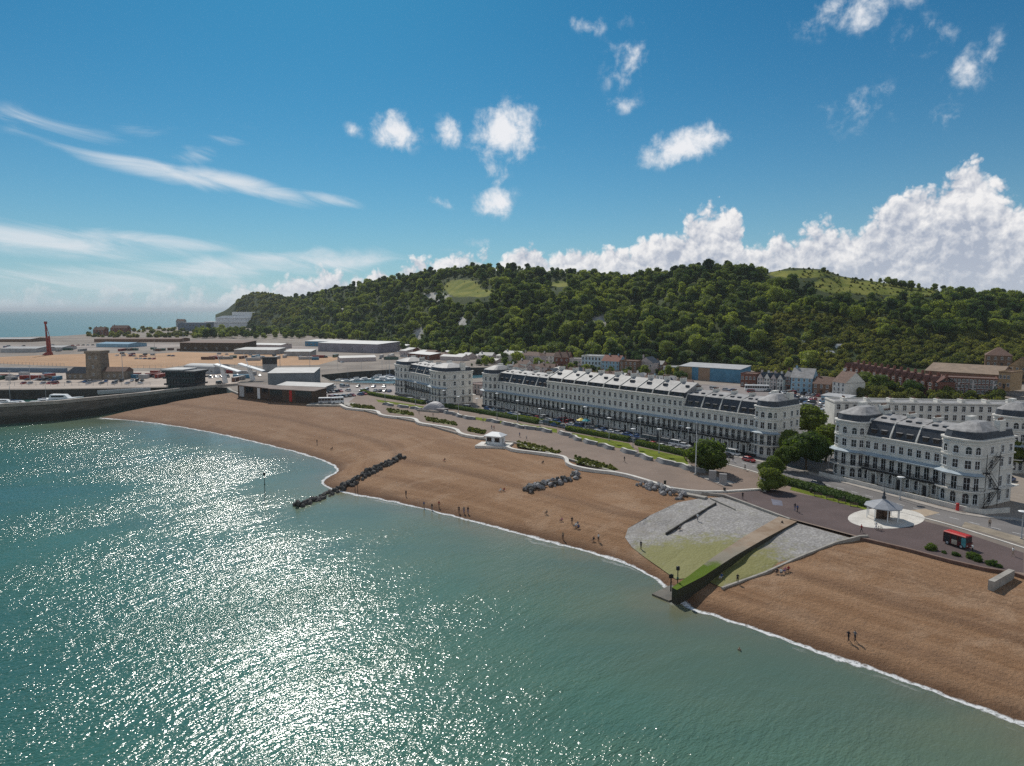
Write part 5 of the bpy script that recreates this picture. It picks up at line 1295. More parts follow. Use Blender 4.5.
# red crane
sc = gp(47, 355).y / F
cr = empty('red_crane', gp(48, 355), 0, 'tall dark red crane column rising above the sand yard', 'crane')
m = MB(); m.bar((0, 0, 0), (-.6 * sc, 0, 33 * sc), 1.1 * sc, .7 * sc, 8); m.build('mast', RUST, cr)
m = MB(); m.rings([[(-6 * sc, -3, -1), (3.5 * sc, -3, -1), (3.5 * sc, 3, -1), (-6 * sc, 3, -1)], [(-1 * sc, -2, 3 * sc), (3 * sc, -2, 3 * sc), (3 * sc, 2, 3 * sc), (-1 * sc, 2, 3 * sc)]]); m.bar((2.4 * sc, 0, 1), (2.0 * sc, 0, 19 * sc), 1.2 * sc, .9 * sc, 8); m.build('base', RUST, cr)
m = MB(); m.box(-1.4 * sc, .6 * sc, -1, 1, 31 * sc, 33.5 * sc); m.bar((-.6 * sc, 0, 32 * sc), (2.6 * sc, 0, 19 * sc), .35, .25); m.build('jib', RUST, cr)
# long roof half hidden in the wood
for (x0, y0, x1, y1, lb) in ((333, 312, 370, 312, 'long pale roof half hidden high in the wood at the left'),):
    dd_ = interp((x0 + x1) / 2, FDEP) * .5 + interp((x0 + x1) / 2, RDEP) * .5
    a = ray(x0, y0); b = ray(x1, y1); a = a * (dd_ / a.y); b = b * (dd_ / b.y)
    za = CAM_Z + a.z; house('hill_building', lb, 'building', Vector((a.x, a.y, za)), Vector((b.x, b.y, za)), 5, 14, roof='mono', rh=2.5, wall=PINKW, roofm=PALER, rows=1, cols=8, chim=0, z=za, door=False, win=(2, 2))
# ================================================================== OBJECTS
# ---- town trees
near_crowns = [crown(500 + k, 3.6, 5.6, 1.7, 16, 210, .27, .84).mesh('crown', LEAF2) for k in range(4)]
near_trunk = trunk_mesh(2.8, .22, 5, 9, 1.4)
for k, (px, py, sc, sx, lb) in enumerate((
    (707, 472, 1.5, 1.25, 'large round dark tree on the promenade beside the tall flagpole'),
    (771.5, 478, 1.0, .95, 'rear one of the two round trees by the end of the road hedge'),
    (769, 490.5, .95, 1.15, 'front one of the two round trees by the end of the road hedge'),
    (806, 470, 1.5, 1.2, 'broad bright green tree between the two seafront terraces, in front'),
    (790, 462, 1.3, 1.1, 'tree close to the rounded end of the central white terrace'),
    (826, 462, 1.6, 1.1, 'tall tree close to the left end of the cream right terrace'),
    (808, 438, 1.6, 1.3, 'tree behind the others in the gap between the seafront terraces'),
    (786, 470, .95, 1.0, 'small tree at the roadside corner below the central terrace end'),
    (1016, 472, 1.35, .8, 'narrow tree behind the right end of the cream terrace'),
    (1003, 395, 1.1, 1.2, 'bushy tree in front of the tan building at the right'),
    (975, 400, .9, 1.2, 'low bushy tree below the large dark red brick block'),
    (912, 397, 1.2, 1.3, 'bushy tree in front of the gabled brick terrace, right one'),
    (880, 396, 1.5, 1.4, 'bushy tree in front of the gabled brick terrace, middle one'),
    (866, 391, 1.5, 1.3, 'bushy tree beside the white house with tall blank gable'))):
    g = gp(px, py); e = empty('street_tree', g, k * 1.3, lb, 'tree'); e.scale = (sc * sx, sc * sx, sc)
    c_ = link('crown', near_crowns[k % 4], e); link('trunk', near_trunk, e)
    if k in (0, 1, 2): c_.location.z = -1.3

# ---- hedges, wave walls, planting
def hedge(line, w, h, label):
    pts = resample(smooth_line(G(line), 1), 46); m = MB(); rs = []
    for i, p in enumerate(pts):
        d = (pts[min(45, i + 1)] - pts[max(0, i - 1)]).normalized(); n = Vector((-d.y, d.x)); j = lambda a: a * (1 + .14 * noise.noise(Vector((i * .7, a * 3, len(line)))))
        rs.append([(p.x + n.x * o, p.y + n.y * o, z) for o, z in ((-w * .5, 4.95), (-j(w * .56), 5 + h * .5), (-j(w * .42), 5 + j(h * .95)), (0, 5 + j(h * 1.05)), (j(w * .42), 5 + j(h * .95)), (j(w * .56), 5 + h * .5), (w * .5, 4.95))])
    m.rings(rs, smooth=False); rg = random.Random(len(label))
    for i in range(1500):
        k = rg.randrange(45); p = pts[k].lerp(pts[k + 1], rg.random()); d = (pts[k + 1] - pts[k]).normalized(); n = Vector((-d.y, d.x)); o = rg.uniform(-.58, .58) * w
        c = Vector((p.x + n.x * o, p.y + n.y * o, 5 + h * (rg.uniform(.9, 1.12) if abs(o) < w * .45 else rg.uniform(.2, 1.0)))); s = .2
        u = Vector((rg.uniform(-1, 1), rg.uniform(-1, 1), rg.uniform(-1, 1))).normalized(); v = u.orthogonal().normalized()
        m.add([c - u * s, c - v * s, c + u * s, c + v * s], [(0, 1, 2, 3)], 1)
    tag(m.build('hedge', [HEDGE, LEAF2]), label, 'hedge')
hedge([(362, 392.5), (375, 396), (400, 400), (424, 404.3)], 2.2, 1.5, 'clipped road hedge left of the grey shell shelter')
hedge([(443, 406.8), (490, 414.5), (538, 423.8)], 2.4, 1.5, 'clipped road hedge right of the grey shell shelter')
hedge([(505, 416.5), (530, 421), (559, 427)], 1.4, 1.6, 'short length of hedge doubling the road hedge before the parasols')
hedge([(567, 430), (600, 436.3), (629, 441.6)], 2.2, 1.5, 'clipped road hedge in front of the middle of the central terrace')
hedge([(637, 444.6), (660, 449.7), (684, 455.3), (694, 458)], 2.2, 1.5, 'clipped road hedge running up to the large round tree')
hedge([(781, 482.5), (800, 487), (835, 496.5), (868, 506.5)], 2.6, 1.5, 'dark clipped hedge between road and dark promenade, ending at the octagonal shelter')
def wave_wall_mesh(L, seed):
    m = MB(); rs = []; n = 14
    for i in range(n + 1):
        t = i / n; x = (t - .5) * L; y = .55 * math.sin(t * math.pi * 2 + seed); h = .95 + .25 * math.sin(t * math.pi)
        rs.append([(x, y - .9, -.1), (x, y + .5, -.1), (x, y + .5, h), (x, y - .1, h), (x, y - .55, .45)])
    m.rings(rs); a = m.mesh('curved_wall', pmat('grey_granite', (.20, .195, .195), .7, .2, .8, fine=3))
    c = MB(); rs = []
    for i in range(n + 1):
        t = i / n; x = (t - .5) * L; y = .55 * math.sin(t * math.pi * 2 + seed); h = .95 + .25 * math.sin(t * math.pi)
        rs.append([(x, y - .16, h + .003), (x, y + .58, h + .003), (x, y + .58, h + .12), (x, y - .16, h + .12)])
    c.rings(rs); return a, c.mesh('coping', WHITEC)
WW = [wave_wall_mesh(7.2, k * 1.5) for k in range(2)]
ww_px = [(388, 405.5), (402, 407.5), (416, 409.5), (448, 413.8), (457.6, 416.5), (468, 419), (493, 422.3), (506.5, 425), (517.6, 427.5), (528, 429), (544, 431.6), (564, 435), (575.5, 439.5), (589, 443.5), (606, 448), (627.5, 453), (644, 458.5), (664.7, 463.5), (684, 468.5), (695, 471)]
for k, (px, py) in enumerate(ww_px):
    g = gp(px, py); nx_ = ww_px[min(k + 1, len(ww_px) - 1)]; pv = ww_px[max(0, k - 1)]; d = gp(*nx_) - gp(*pv)
    e = empty('wave_wall', g, math.atan2(d.y, d.x), 'low curved grey wall with pale coping between the promenade and the lawn', 'low wall', 'curved grey walls along the lawn')
    link('curved_wall', WW[k % 2][0], e); link('coping', WW[k % 2][1], e)
tuft = [crown(700 + k, .8, 1.0, -.25, 3, 40, .16).mesh('crown', LEAF3) for k in range(3)]
pl = []
for poly in ([(350, 404), (372, 406), (376, 409.5), (352, 407.5)], [(386, 408), (412, 412), (414, 416), (388, 412.5)], [(425, 416.5), (455, 422), (457, 426), (426, 421)], [(468, 427.5), (486, 431), (484, 434.5), (468, 431.5)], [(517, 441), (540, 446), (562, 452), (556, 453.5), (518, 446.5)], [(574, 456.5), (600, 462), (620, 470), (612, 470.5), (576, 463)]):
    P2 = G(poly); x0, x1 = min(p.x for p in P2), max(p.x for p in P2); y0, y1 = min(p.y for p in P2), max(p.y for p in P2); c = 0
    while c < 230:
        x, y = rng.uniform(x0, x1), rng.uniform(y0, y1); c += .25
        if inside((x, y), P2): pl.append((y, x, 4.95, rng.uniform(.35, .95), 0, 0)); c += .75
    sheet('planting_bed', P2, 5.05, pmat('shingle_bed', (.15, .16, .05), .95, .4, .6, fine=3))
for _ in range(120):   # front gardens of the right terrace, scrub on the beach edge
    t = rng.random(); q = V2(Ap0).lerp(V2(Ap1), t) - nb * rng.uniform(2.4, 4.3); pl.append((q.y, q.x, 5, rng.uniform(.4, .9), 0, 0))
wood('shingle_plants', pl, tuft)
fs2 = []
for _ in range(150):
    px = rng.uniform(848, 1000); g = gp(px, 392 + (px - 848) * .06 + rng.uniform(-3, 7), 5); fs2.append((g.y, g.x, 5 + rng.uniform(0, 3), rng.uniform(.7, 1.7), 0, 0))
wood('slope_scrub', fs2, bush_crowns)
bt2 = []
for _ in range(110):
    px = rng.uniform(470, 690); g = gp(px, 362 + (px - 470) * .062 + rng.uniform(0, 5)); bt2.append((g.y, g.x, 5, rng.uniform(.25, .6), 0, 0))
wood('back_trees', bt2, hill_crowns)
shr = crown(800, 1.0, 1.5, -.2, 6, 90, .17).mesh('shrub', LEAF2)
for k, (px, py, lb) in enumerate(((932, 550, 'largest dark shrub on the beach edge near the octagonal shelter'), (944, 553.5, 'small shrub second along the beach edge from the shelter'), (955, 556, 'round shrub third along the beach edge from the shelter'), (972, 559, 'wide shrub on the beach edge below the red minibus'), (978, 562, 'dark shrub on the beach edge just right of the wide shrub'), (993, 566, 'last shrub on the beach edge before the stub wall'), (1000, 568, 'low shrub touching the stub wall'))):
    o = link('shrub', shr, None, gp(px, py, 4.9), k); s = (1.5, .7, 1.0, 1.6, 1.2, 1.3, .8)[k]; o.scale = (s, s, s * .75); tag(o, lb, 'shrub')
wallstrip('garden_wall', [V2(Ap0).lerp(V2(Ap1), t) - nb * 5.0 for t in (-.02, .2, .4, .6, .8, 1.0)] + [V2(Ap1) + u * 3.2 - nb * 3.4, V2(Ap1) + u * 5.0 + nb * 3], 4.9, 6.1, WHITEC, .35, 'low white garden wall in front of the right cream terrace', 'garden wall')
ub = (V2(Bp1) - V2(Bp0)).normalized(); nbB = Vector((-ub.y, ub.x))
wallstrip('area_railing', [V2(Bp0).lerp(V2(Bp1), t) - nbB * 3.6 for t in (.02, .25, .5, .75, .97)], 4.9, 6.0, IRON, .08, 'long black iron railing in front of the central white terrace', 'railing')

# ---- street lamps
def lamp_mesh(h):
    m = MB(); m.bar((0, 0, 0), (0, 0, h), .13, .07, 8); m.lathe([(.22, -.05), (.22, .5), (.14, .6)], 8); a = m.mesh('pole', STEEL)
    c = MB(); c.lathe([(.1, h - .1), (.85, h + .02), (.9, h + .12), (.3, h + .28), (.02, h + .34)], 12); return a, c.mesh('lamp_shade', WHITEP)
LM = lamp_mesh(9.2)
lamps = [(385, 402, 374), (415.5, 404.5, 381.7), (444, 411, 390), (458.6, 414, 396), (477, 412, 398), (497, 419, 392.5), (517.6, 422, 400), (540, 427, 408), (563, 427.5, 408), (585, 433, 406), (609, 441, 417), (633, 447.5, 428), (657, 439, 418), (659, 453.5, 428), (681, 443, 425), (688, 451, 427), (828, 472, 446), (1021.5, 539, 513), (640, 440, 417), (900, 500, 477)]
for px, y0, y1 in lamps:
    g = gp(px, y0); e = empty('street_lamp', g, 0, 'slim white seafront street lamp with a flat disc head', 'street lamp', 'street lamps along the seafront road')
    k = (y0 - y1) / F * g.y / 9.4; e.scale = (1, 1, max(.6, min(1.15, k)))
    link('pole', LM[0], e); link('lamp_shade', LM[1], e)
e = empty('flagpole', gp(695.5, 475), 0, 'tall white flagpole in front of the large round dark tree', 'flagpole')
m = MB(); m.bar((0, 0, 0), (0, 0, 14.5), .16, .07, 8); m.build('pole', WHITEP, e)
m = MB(); m.lathe([(.02, 14.4), (.16, 14.55), (.02, 14.75)], 8); m.build('finial', WHITEP, e)
m = MB(); m.lathe([(.5, -.1), (.5, .3), (.2, .5)], 10); m.build('base', CONC, e)
e = empty('sign_pillar', gp(764.5, 491.5), 0, 'slim pale pillar with small lamp arms in front of the two round trees', 'lamp pillar')
m = MB(); m.box(-.3, .3, -.25, .25, 0, 3.4); m.build('pole', WHITEC, e)
m = MB(); m.bar((-.9, 0, 3.2), (.9, 0, 3.2), .06); m.lathe([(.2, 0), (.24, .15), (.05, .4)], 8, 0, (-.9, 0, 3.2)); m.build('lamp_arm', STEEL, e)
m = MB(); m.lathe([(.2, 0), (.24, .15), (.05, .4)], 8, 0, (.9, 0, 3.2)); m.build('lamp_head', WHITEP, e)
for px, y0, y1, lb in ((30, 381, 366, 'thin mast left of the stone tower'), (123, 380, 352, 'white flag mast beside the right wing of the stone tower'), (155, 358, 338, 'thin light mast behind the dark office'), (183.5, 349, 332, 'light mast at the end of the long brown shed'), (280, 367, 350, 'thin light mast by the raised cabin'), (10, 384, 371, 'short mast near the left edge of the quay'), (310, 372, 352, 'light mast right of the hangar')):
    g = gp(px, y0); m = MB(); hh = (y0 - y1) / F * g.y; m.bar((0, 0, 0), (0, 0, hh), .22, .12, 6); m.box(-.9, .9, -.2, .2, hh, hh + .3); tag(m.build('light_mast', STEEL, None, g), lb, 'mast')
# ---- octagonal shelter on its pad
sh = empty('seafront_shelter', gp(883, 518.5), R(10), 'octagonal open shelter with grey tiled roof and finial on a cream pad', 'shelter')
oc = lambda r, z, o=.39: [(r * math.cos(o + 2 * math.pi * i / 8), r * math.sin(o + 2 * math.pi * i / 8), z) for i in range(8)]
m = MB(); m.rings([oc(3.55, 2.75), oc(3.9, 2.72), oc(3.9, 2.9), oc(2.3, 3.55), oc(.45, 4.25), oc(.35, 4.5)]); m.build('roof', pmat('shelter_tile', (.30, .31, .335), .5, .15, .8, fine=3), sh)
m = MB(); m.lathe([(.4, 4.45), (.42, 4.9), (.2, 5.1), (.25, 5.6), (.06, 6.0), (.05, 6.9)], 8); m.build('finial', SLATE, sh)
for i in range(8):
    p = oc(3.2, 0)[i]; m = MB(); m.bar((p[0], p[1], -.1), (p[0], p[1], 2.8), .09, .09, 8); m.build('post', WHITEP, sh)
m = MB(); m.box(-.08, .08, -1.7, 1.7, 0, 2.3); m.box(-1.7, 1.7, -.075, .075, 0, 2.28); m.build('screen', pmat('shelter_wood', (.16, .10, .07), .7, .2, 1), sh)
for a in range(4):
    m = MB(); aa = R(45 + 90 * a); c = Vector((math.cos(aa), math.sin(aa))); t = Vector((-c.y, c.x)); q = c * .75
    m.slab(q - t * .6, q + t * .6, .45, .42, .5); m.slab(q - t * .5, q + t * .5, .12, 0, .42); m.build('bench', WOODB, sh)
# ---- shell canopy on the far promenade
e = empty('shell_shelter', gp(432, 411), R(-30), 'grey ribbed shell shaped shelter on the far promenade between hedges', 'shelter')
m = MB(); n = 14; rs = []
for j in range(7):
    a = R(88) * j / 6; rs.append([(5.2 * math.cos(math.pi * i / n) * (1 + .03 * (i % 2)), 3.2 - 4.0 * math.sin(a), 4.0 * math.sin(math.pi * i / n) * math.cos(a * .92)) for i in range(n + 1)])
for j in range(6):
    for i in range(n): m.add([rs[j][i], rs[j][i + 1], rs[j + 1][i + 1], rs[j + 1][i]], [(0, 1, 2, 3)])
o = m.build('shell', pmat('shell_grey', (.36, .34, .35), .6, .15, .6), e); md_ = o.modifiers.new('thick', 'SOLIDIFY'); md_.thickness = .15
m = MB(); m.box(-6, 6, -3.4, -3.0, 0, .8); m.box(-6, -5.5, -3, 2, 0, .8); m.build('wall', CONC, e)
m = MB(); m.box(3.5, 7.5, -1.5, 2, 0, 1.3); m.box(3.3, 7.7, -1.7, 2.2, 1.3, 1.5); m.build('seat', pmat('seat_grey', (.22, .2, .21), .7, .2, 1), e)
# ---- white kiosk and neighbours
def kiosk(px, py, s, lb, rz=0):
    e = empty('kiosk', gp(px, py), rz, lb, 'kiosk'); m = MB(); m.box(-2.4 * s, 2.4 * s, -1.6 * s, 1.6 * s, 0, 2.3 * s); m.build('wall', WHITEP, e)
    m = MB(); m.rings([[(-2.9 * s, -2.1 * s, 2.3 * s), (2.9 * s, -2.1 * s, 2.3 * s), (2.9 * s, 2.1 * s, 2.3 * s), (-2.9 * s, 2.1 * s, 2.3 * s)], [(-2.9 * s, -2.1 * s, 2.5 * s), (2.9 * s, -2.1 * s, 2.5 * s), (2.9 * s, 2.1 * s, 2.5 * s), (-2.9 * s, 2.1 * s, 2.5 * s)], [(-1.3 * s, -.5 * s, 3.4 * s), (1.3 * s, -.5 * s, 3.4 * s), (1.3 * s, .5 * s, 3.4 * s), (-1.3 * s, .5 * s, 3.4 * s)]]); m.build('roof', WHITEP, e)
    for x in (-1.3, 1.3): m = MB(); m.box(x * s - .8 * s, x * s + .8 * s, -1.64 * s, -1.6 * s, .95 * s, 2.0 * s); m.box(x * s - .9 * s, x * s + .9 * s, -1.95 * s, -1.6 * s, .85 * s, .93 * s); m.build('serving_hatch', GLASS, e)
    m = MB(); m.box(2.4 * s, 2.44 * s, -.5, .5, .1, 2.0); m.build('door', STEEL, e); return e
kiosk(495.5, 443.5, 1.15, 'white beach kiosk with pitched roof standing on a pale platform', R(-25))
m = MB(); a = gp(493, 444); m.prism([(a.x - 6, a.y - 3), (a.x + 5, a.y - 5), (a.x + 7, a.y + 2), (a.x - 4, a.y + 4)], 3.2, 5.06); tag(m.build('kiosk_platform', WHITEC), 'pale raised platform carrying the white beach kiosk', 'platform')
m = MB(); a = gp(334, 404.5); m.prism([(a.x - 13, a.y - 1), (a.x + 8, a.y - 4), (a.x + 9, a.y + 6), (a.x - 12, a.y + 8)], 3.2, 5.1); tag(m.build('beach_terrace', CONC), 'grey raised terrace under the small vans at the beach head', 'terrace deck')
# ---- two stone blocks
for px, py, lb in ((712.5, 480, 'left one of the two upright grey stone blocks'), (723, 483.5, 'right one of the two upright grey stone blocks')):
    m = MB(); m.rings([[(-.95, -.5, -.1), (.95, -.5, -.1), (.95, .5, -.1), (-.95, .5, -.1)], [(-.95, -.5, 2.5), (.95, -.5, 2.5), (.95, .5, 2.5), (-.95, .5, 2.5)], [(-.88, -.43, 2.58), (.88, -.43, 2.58), (.88, .43, 2.58), (-.88, .43, 2.58)]])
    m.box(-1.3, 1.3, -.8, .8, -.1, .18); tag(m.build('stone_block', pmat('monument_stone', (.34, .32, .31), .8, .15, .8, fine=5), None, gp(px, py)), lb, 'monument'); COL.objects[-1].rotation_euler.z = R(-20)
# ---- cars
def car_meshes(kind='hatch'):
    Lh = 2.1 if kind != 'van' else 2.4; b = MB()
    st = [(-Lh, .72, .32, .62), (-Lh + .12, .84, .24, .86), (-1.2, .88, .22, .95), (.8, .88, .22, .93), (Lh - .5, .86, .24, .82), (Lh - .08, .78, .28, .66), (Lh, .66, .34, .55)]
    b.rings([[(x, -w, z0), (x, w, z0), (x, w, z1 - .12), (x, w * .86, z1), (x, -w * .86, z1), (x, -w, z1 - .12)] for x, w, z0, z1 in st], 0, smooth=False)
    top = 1.46 if kind == 'hatch' else 1.40 if kind == 'saloon' else 1.9
    r0 = -Lh + (.35 if kind == 'hatch' else .75 if kind == 'saloon' else .12); f0 = 1.05 if kind != 'van' else 1.75
    rl, fl_ = r0 + (.45 if kind != 'van' else .08), (f0 - .75 if kind != 'van' else f0 - .6)
    b.rings([[(rl - .03, -.64, top - .06), (fl_ + .05, -.64, top - .06), (fl_ + .05, .64, top - .06), (rl - .03, .64, top - .06)], [(rl + .05, -.56, top), (fl_ - .1, -.56, top), (fl_ - .1, .56, top), (rl + .05, .56, top)]], 0)
    g = MB(); g.rings([[(r0, -.80, .90), (f0, -.80, .90), (f0, .80, .90), (r0, .80, .90)], [(rl, -.63, top - .05), (fl_, -.63, top - .05), (fl_, .63, top - .05), (rl, .63, top - .05)]], 0)
    for s in (-1, 1): b.bar((f0 - .02, s * .78, .92), (fl_ + .02, s * .61, top - .03), .045, .045, 4); b.bar((r0 + .02, s * .78, .92), (rl, s * .61, top - .03), .07, .06, 4); b.bar(((rl + fl_) / 2, s * .80, .9), ((rl + fl_) / 2, s * .635, top - .04), .04, .04, 4)
    w = MB(); n = 10
    w.rings([[(.31 * math.cos(2 * math.pi * i / n), y, .31 * math.sin(2 * math.pi * i / n)) for i in range(n)] for y in (-.1, .1)], 0)
    w.rings([[(.18 * math.cos(2 * math.pi * i / n), y, .18 * math.sin(2 * math.pi * i / n)) for i in range(n)] for y in (-.11, .11)], 1)
    return b.mesh('body', [WHITEP]), g.mesh('window', GLASS), w.mesh('wheel', [TYRE, STEEL]), Lh
CARK = {k: car_meshes(k) for k in ('hatch', 'saloon', 'van')}
PAINT = {n: pmat('car_paint_' + n, c, .28, .04, 1, spec=.6, coat=.6) for n, c in dict(white=(.75, .75, .74), silver=(.42, .43, .45), black=(.015, .015, .017), grey=(.12, .125, .13), blue=(.03, .09, .24), red=(.38, .025, .025), green=(.03, .09, .06), tan=(.35, .30, .22)).items()}
LAMPG = pmat('car_lamp', (.7, .7, .65), .15, .05, 1); LAMPR = pmat('car_tail_lamp', (.35, .02, .015), .3, .05, 1)
hl = MB(); hl.box(-.03, .03, -.16, .16, -.07, .07); HL = hl.mesh('headlight', LAMPG); hl = MB(); hl.box(-.03, .03, -.14, .14, -.09, .09); TL = hl.mesh('tail_lamp', LAMPR)
def make_car(p, rz, col, kind, label, group, name='parked_car', full=True):
    b, g, w, Lh = CARK[kind]; e = empty(name, p, rz, label, 'van' if kind == 'van' else 'car', group)
    o = link('body', b, e); o.material_slots[0].link = 'OBJECT'; o.material_slots[0].material = PAINT[col]
    link('window', g, e)
    if full:
        for x in (-1.28, 1.3):
            for y in (-.8, .8): link('wheel', w, e, (x, y, .31))
        for y in (-.58, .58): link('headlight', HL, e, (Lh - .05, y, .60)); link('tail_lamp', TL, e, (-Lh + .04, y, .66))
    return e
rc = random.Random(5)
CW = ['white', 'silver', 'black', 'grey', 'grey', 'blue', 'red', 'silver', 'black', 'white']
def car_line(a, b, n, label, group, cross=False, skip=.12, z=5.03, off=0, full=True):
    A, B = gp(*a), gp(*b); d = B - A; rz = math.atan2(d.y, d.x) + (R(90) if cross else 0)
    for i in range(n):
        if rc.random() < skip: continue
        p = A.lerp(B, (i + .5) / n); c = rc.choice(CW); kd = rc.choice(['hatch', 'hatch', 'saloon', 'van'])
        make_car(Vector((p.x, p.y, z)), rz + rc.uniform(-.04, .04) + (math.pi if rc.random() < .5 else 0), c, kd, label % c, group, full=full)
car_line((485, 409.5), (690, 448), 27, '%s car in the parked row on the terrace side of the seafront road', 'cars parked along the central terrace')
car_line((490, 413.4), (686, 452.5), 26, '%s car in the parked row on the hedge side of the seafront road', 'cars parked along the seafront hedge', skip=.3)
car_line((500, 410.3), (680, 444.5), 40, '%s car nose in to the railing of the central white terrace', 'cars nose in to the central terrace', cross=True, skip=.7)
car_line((395, 399.2), (470, 409), 11, '%s car parked before the left white terrace', 'cars before the left terrace', skip=.25)
for a, b, n, s in (((312, 390), (345, 387), 7, .35), ((318, 394), (350, 391), 8, .35), ((330, 399), (366, 394.5), 9, .4), ((350, 391), (392, 392), 9, .4), ((345, 387), (392, 387.5), 9, .4)):
    car_line(a, b, n, '%s car in the pale car park at the beach head', 'cars in the beach head car park', cross=True, skip=s)
for a, b, n in (((762, 391), (822, 397), 12), ((770, 394), (826, 402), 12), ((778, 398), (830, 407), 11), ((790, 404), (832, 412), 9)):
    car_line(a, b, n, '%s car in the car park behind the terraces', 'cars in the car park behind the terraces', cross=True, skip=.2)
car_line((670, 386), (755, 393), 14, '%s car along the back street below the blue warehouse', 'cars in the back street', skip=.35)
for a, b, n in (((8, 380), (60, 381), 12), ((4, 377), (64, 378), 12), ((66, 383), (160, 381), 18), ((20, 384), (150, 384), 20), ((126, 378), (160, 377.5), 8), ((215, 378), (262, 376), 9), ((196, 379), (240, 376), 8), ((200, 383), (222, 384), 4)):
    car_line(a, b, n, '%s vehicle on the pale harbour quay', 'vehicles on the harbour quay', cross=True, skip=.4, full=False)
for a, b, n in (((115, 356), (150, 357), 10), ((120, 354), (175, 356.5), 14), ((130, 359), (160, 359.5), 7)):
    car_line(a, b, n, '%s vehicle parked out on the sand yard', 'vehicles on the sand yard', cross=True, skip=.25, full=False)
for a, b, n in (((0, 347), (60, 345), 12), ((60, 346), (110, 345), 10), ((200, 354), (330, 358), 16), ((395, 352), (440, 354), 12), ((400, 357), (470, 361), 18), ((420, 350), (500, 358), 14), ((330, 364), (390, 358), 8)):
    car_line(a, b, n, '%s vehicle far off beyond the yard', 'vehicles far off beyond the yard', skip=.4, full=False)
for px, py, c, kd, lb, dv in ((817.5, 486, 'black', 'saloon', 'black car driving on the seafront road past the dark clipped hedge', (16, 4.3)), (1009, 481, 'blue', 'hatch', 'blue car in shade behind the end of the right cream terrace', (10, -2)), (733, 455, 'white', 'van', 'white van at the rounded end of the central terrace', (10, 2)), (727, 457, 'black', 'saloon', 'black car beside the white van at the terrace end', (10, 2)), (716, 449.5, 'silver', 'hatch', 'silver car near the white van at the terrace end', (10, 2.4)),
    (749, 461.5, 'red', 'hatch', 'small red car parked at the right end of the central terrace', (10, 2.4)), (812, 418, 'white', 'van', 'white van by the trees behind the cream block', (10, 3))):
    a = gp(px, py); d = gp(px + dv[0], py + dv[1]) - a; make_car(Vector((a.x, a.y, 5.03)), math.atan2(d.y, d.x), c, kd, lb, None)
# ice cream vans and coach
def bus(p, rz, L, W_, Hh, mats, label, cat, name, stripe=None, open_side=False):
    e = empty(name, p, rz, label, cat); m = MB()
    m.rings([[(-L / 2, -W_ / 2, z), (L / 2, -W_ / 2, z), (L / 2, W_ / 2, z), (-L / 2, W_ / 2, z)] for z in (.35, Hh * .5)] , 0)
    m.box(-L / 2 + .03, L / 2 - .2, -W_ / 2 + .03, W_ / 2 - .03, Hh * .85, Hh - .12)
    for i in range(int(L / 1.3) + 1):
        x = -L / 2 + .06 + i * (L - .35) / int(L / 1.3)
        for s in (-1, 1): m.box(x - .05, x + .07, s * (W_ / 2 - .05) - .04, s * (W_ / 2 - .05) + .04, Hh * .5, Hh * .85)
    m.build('body', mats[0], e)
    r = MB(); r.rings([[(-L / 2 - .03, -W_ / 2 - .03, Hh - .12), (L / 2 - .1, -W_ / 2 - .03, Hh - .12), (L / 2 - .1, W_ / 2 + .03, Hh - .12), (-L / 2 - .03, W_ / 2 + .03, Hh - .12)], [(-L / 2 + .1, -W_ / 2 + .2, Hh + .06), (L / 2 - .3, -W_ / 2 + .2, Hh + .06), (L / 2 - .3, W_ / 2 - .2, Hh + .06), (-L / 2 + .1, W_ / 2 - .2, Hh + .06)]]); r.build('roof', mats[1], e)
    g = MB(); g.box(-L / 2 + .1, L / 2 - .12, -W_ / 2 + .08, W_ / 2 - .08, Hh * .5, Hh * .86); g.build('window', GLASS, e)
    for x in (-L * .3, L * .3):
        for y in (-W_ / 2 + .1, W_ / 2 - .1): o = link('wheel', CARK['hatch'][2], e, (x, y, .42)); o.scale = (1.35, 1.35, 1.35)
    for y in (-W_ * .32, W_ * .32): link('headlight', HL, e, (L / 2 + .01, y, .75)); link('tail_lamp', TL, e, (-L / 2 - .01, y, .8))
    if stripe:
        for x0, x1, z0, z1, mm in stripe:
            s = MB(); s.box(L * x0, L * x1, -W_ / 2 - .03, -W_ / 2 - .001, z0, z1); s.build('side_panel', mm, e)
    return e
a = gp(957.5, 546); d = gp(940, 540.5) - gp(972, 550.5)
bus(Vector((a.x, a.y, 5.03)), math.atan2(d.y, d.x) + math.pi, 4.4, 2.0, 2.5, [pmat('dark_red_paint', (.11, .018, .018), .45, .2, 2), REDP], 'red vintage style minibus with coloured side panels on the dark promenade', 'minibus', 'red_minibus',
    [(-.45, -.2, .5, 1.3, pmat('panel_black', (.03, .03, .035), .4, .2, 2)), (-.12, .12, .45, 1.35, pmat('panel_cream', (.50, .42, .33), .5, .4, 2)), (.3, .49, .45, 2.2, pmat('panel_teal', (.08, .30, .32), .5, .3, 2))])
a = gp(757, 391); bus(Vector((a.x, a.y, 5.03)), R(-12), 13.0, 2.6, 3.4, [WHITEP, WHITEP], 'white coach parked in the street before the narrow gabled houses', 'coach', 'coach')
a = gp(337.5, 403.5); bus(Vector((a.x, a.y, 5.12)), R(20), 6, 2.3, 3.0, [WHITEP, WHITEP], 'white ice cream van on the grey terrace at the beach head', 'van', 'ice_cream_van')
a = gp(325, 403.5); bus(Vector((a.x, a.y, 5.12)), R(10), 6, 2.3, 2.8, [PAINT['silver'], WHITEP], 'dull pale van with dark sides left of the white ice cream van', 'van', 'food_van')
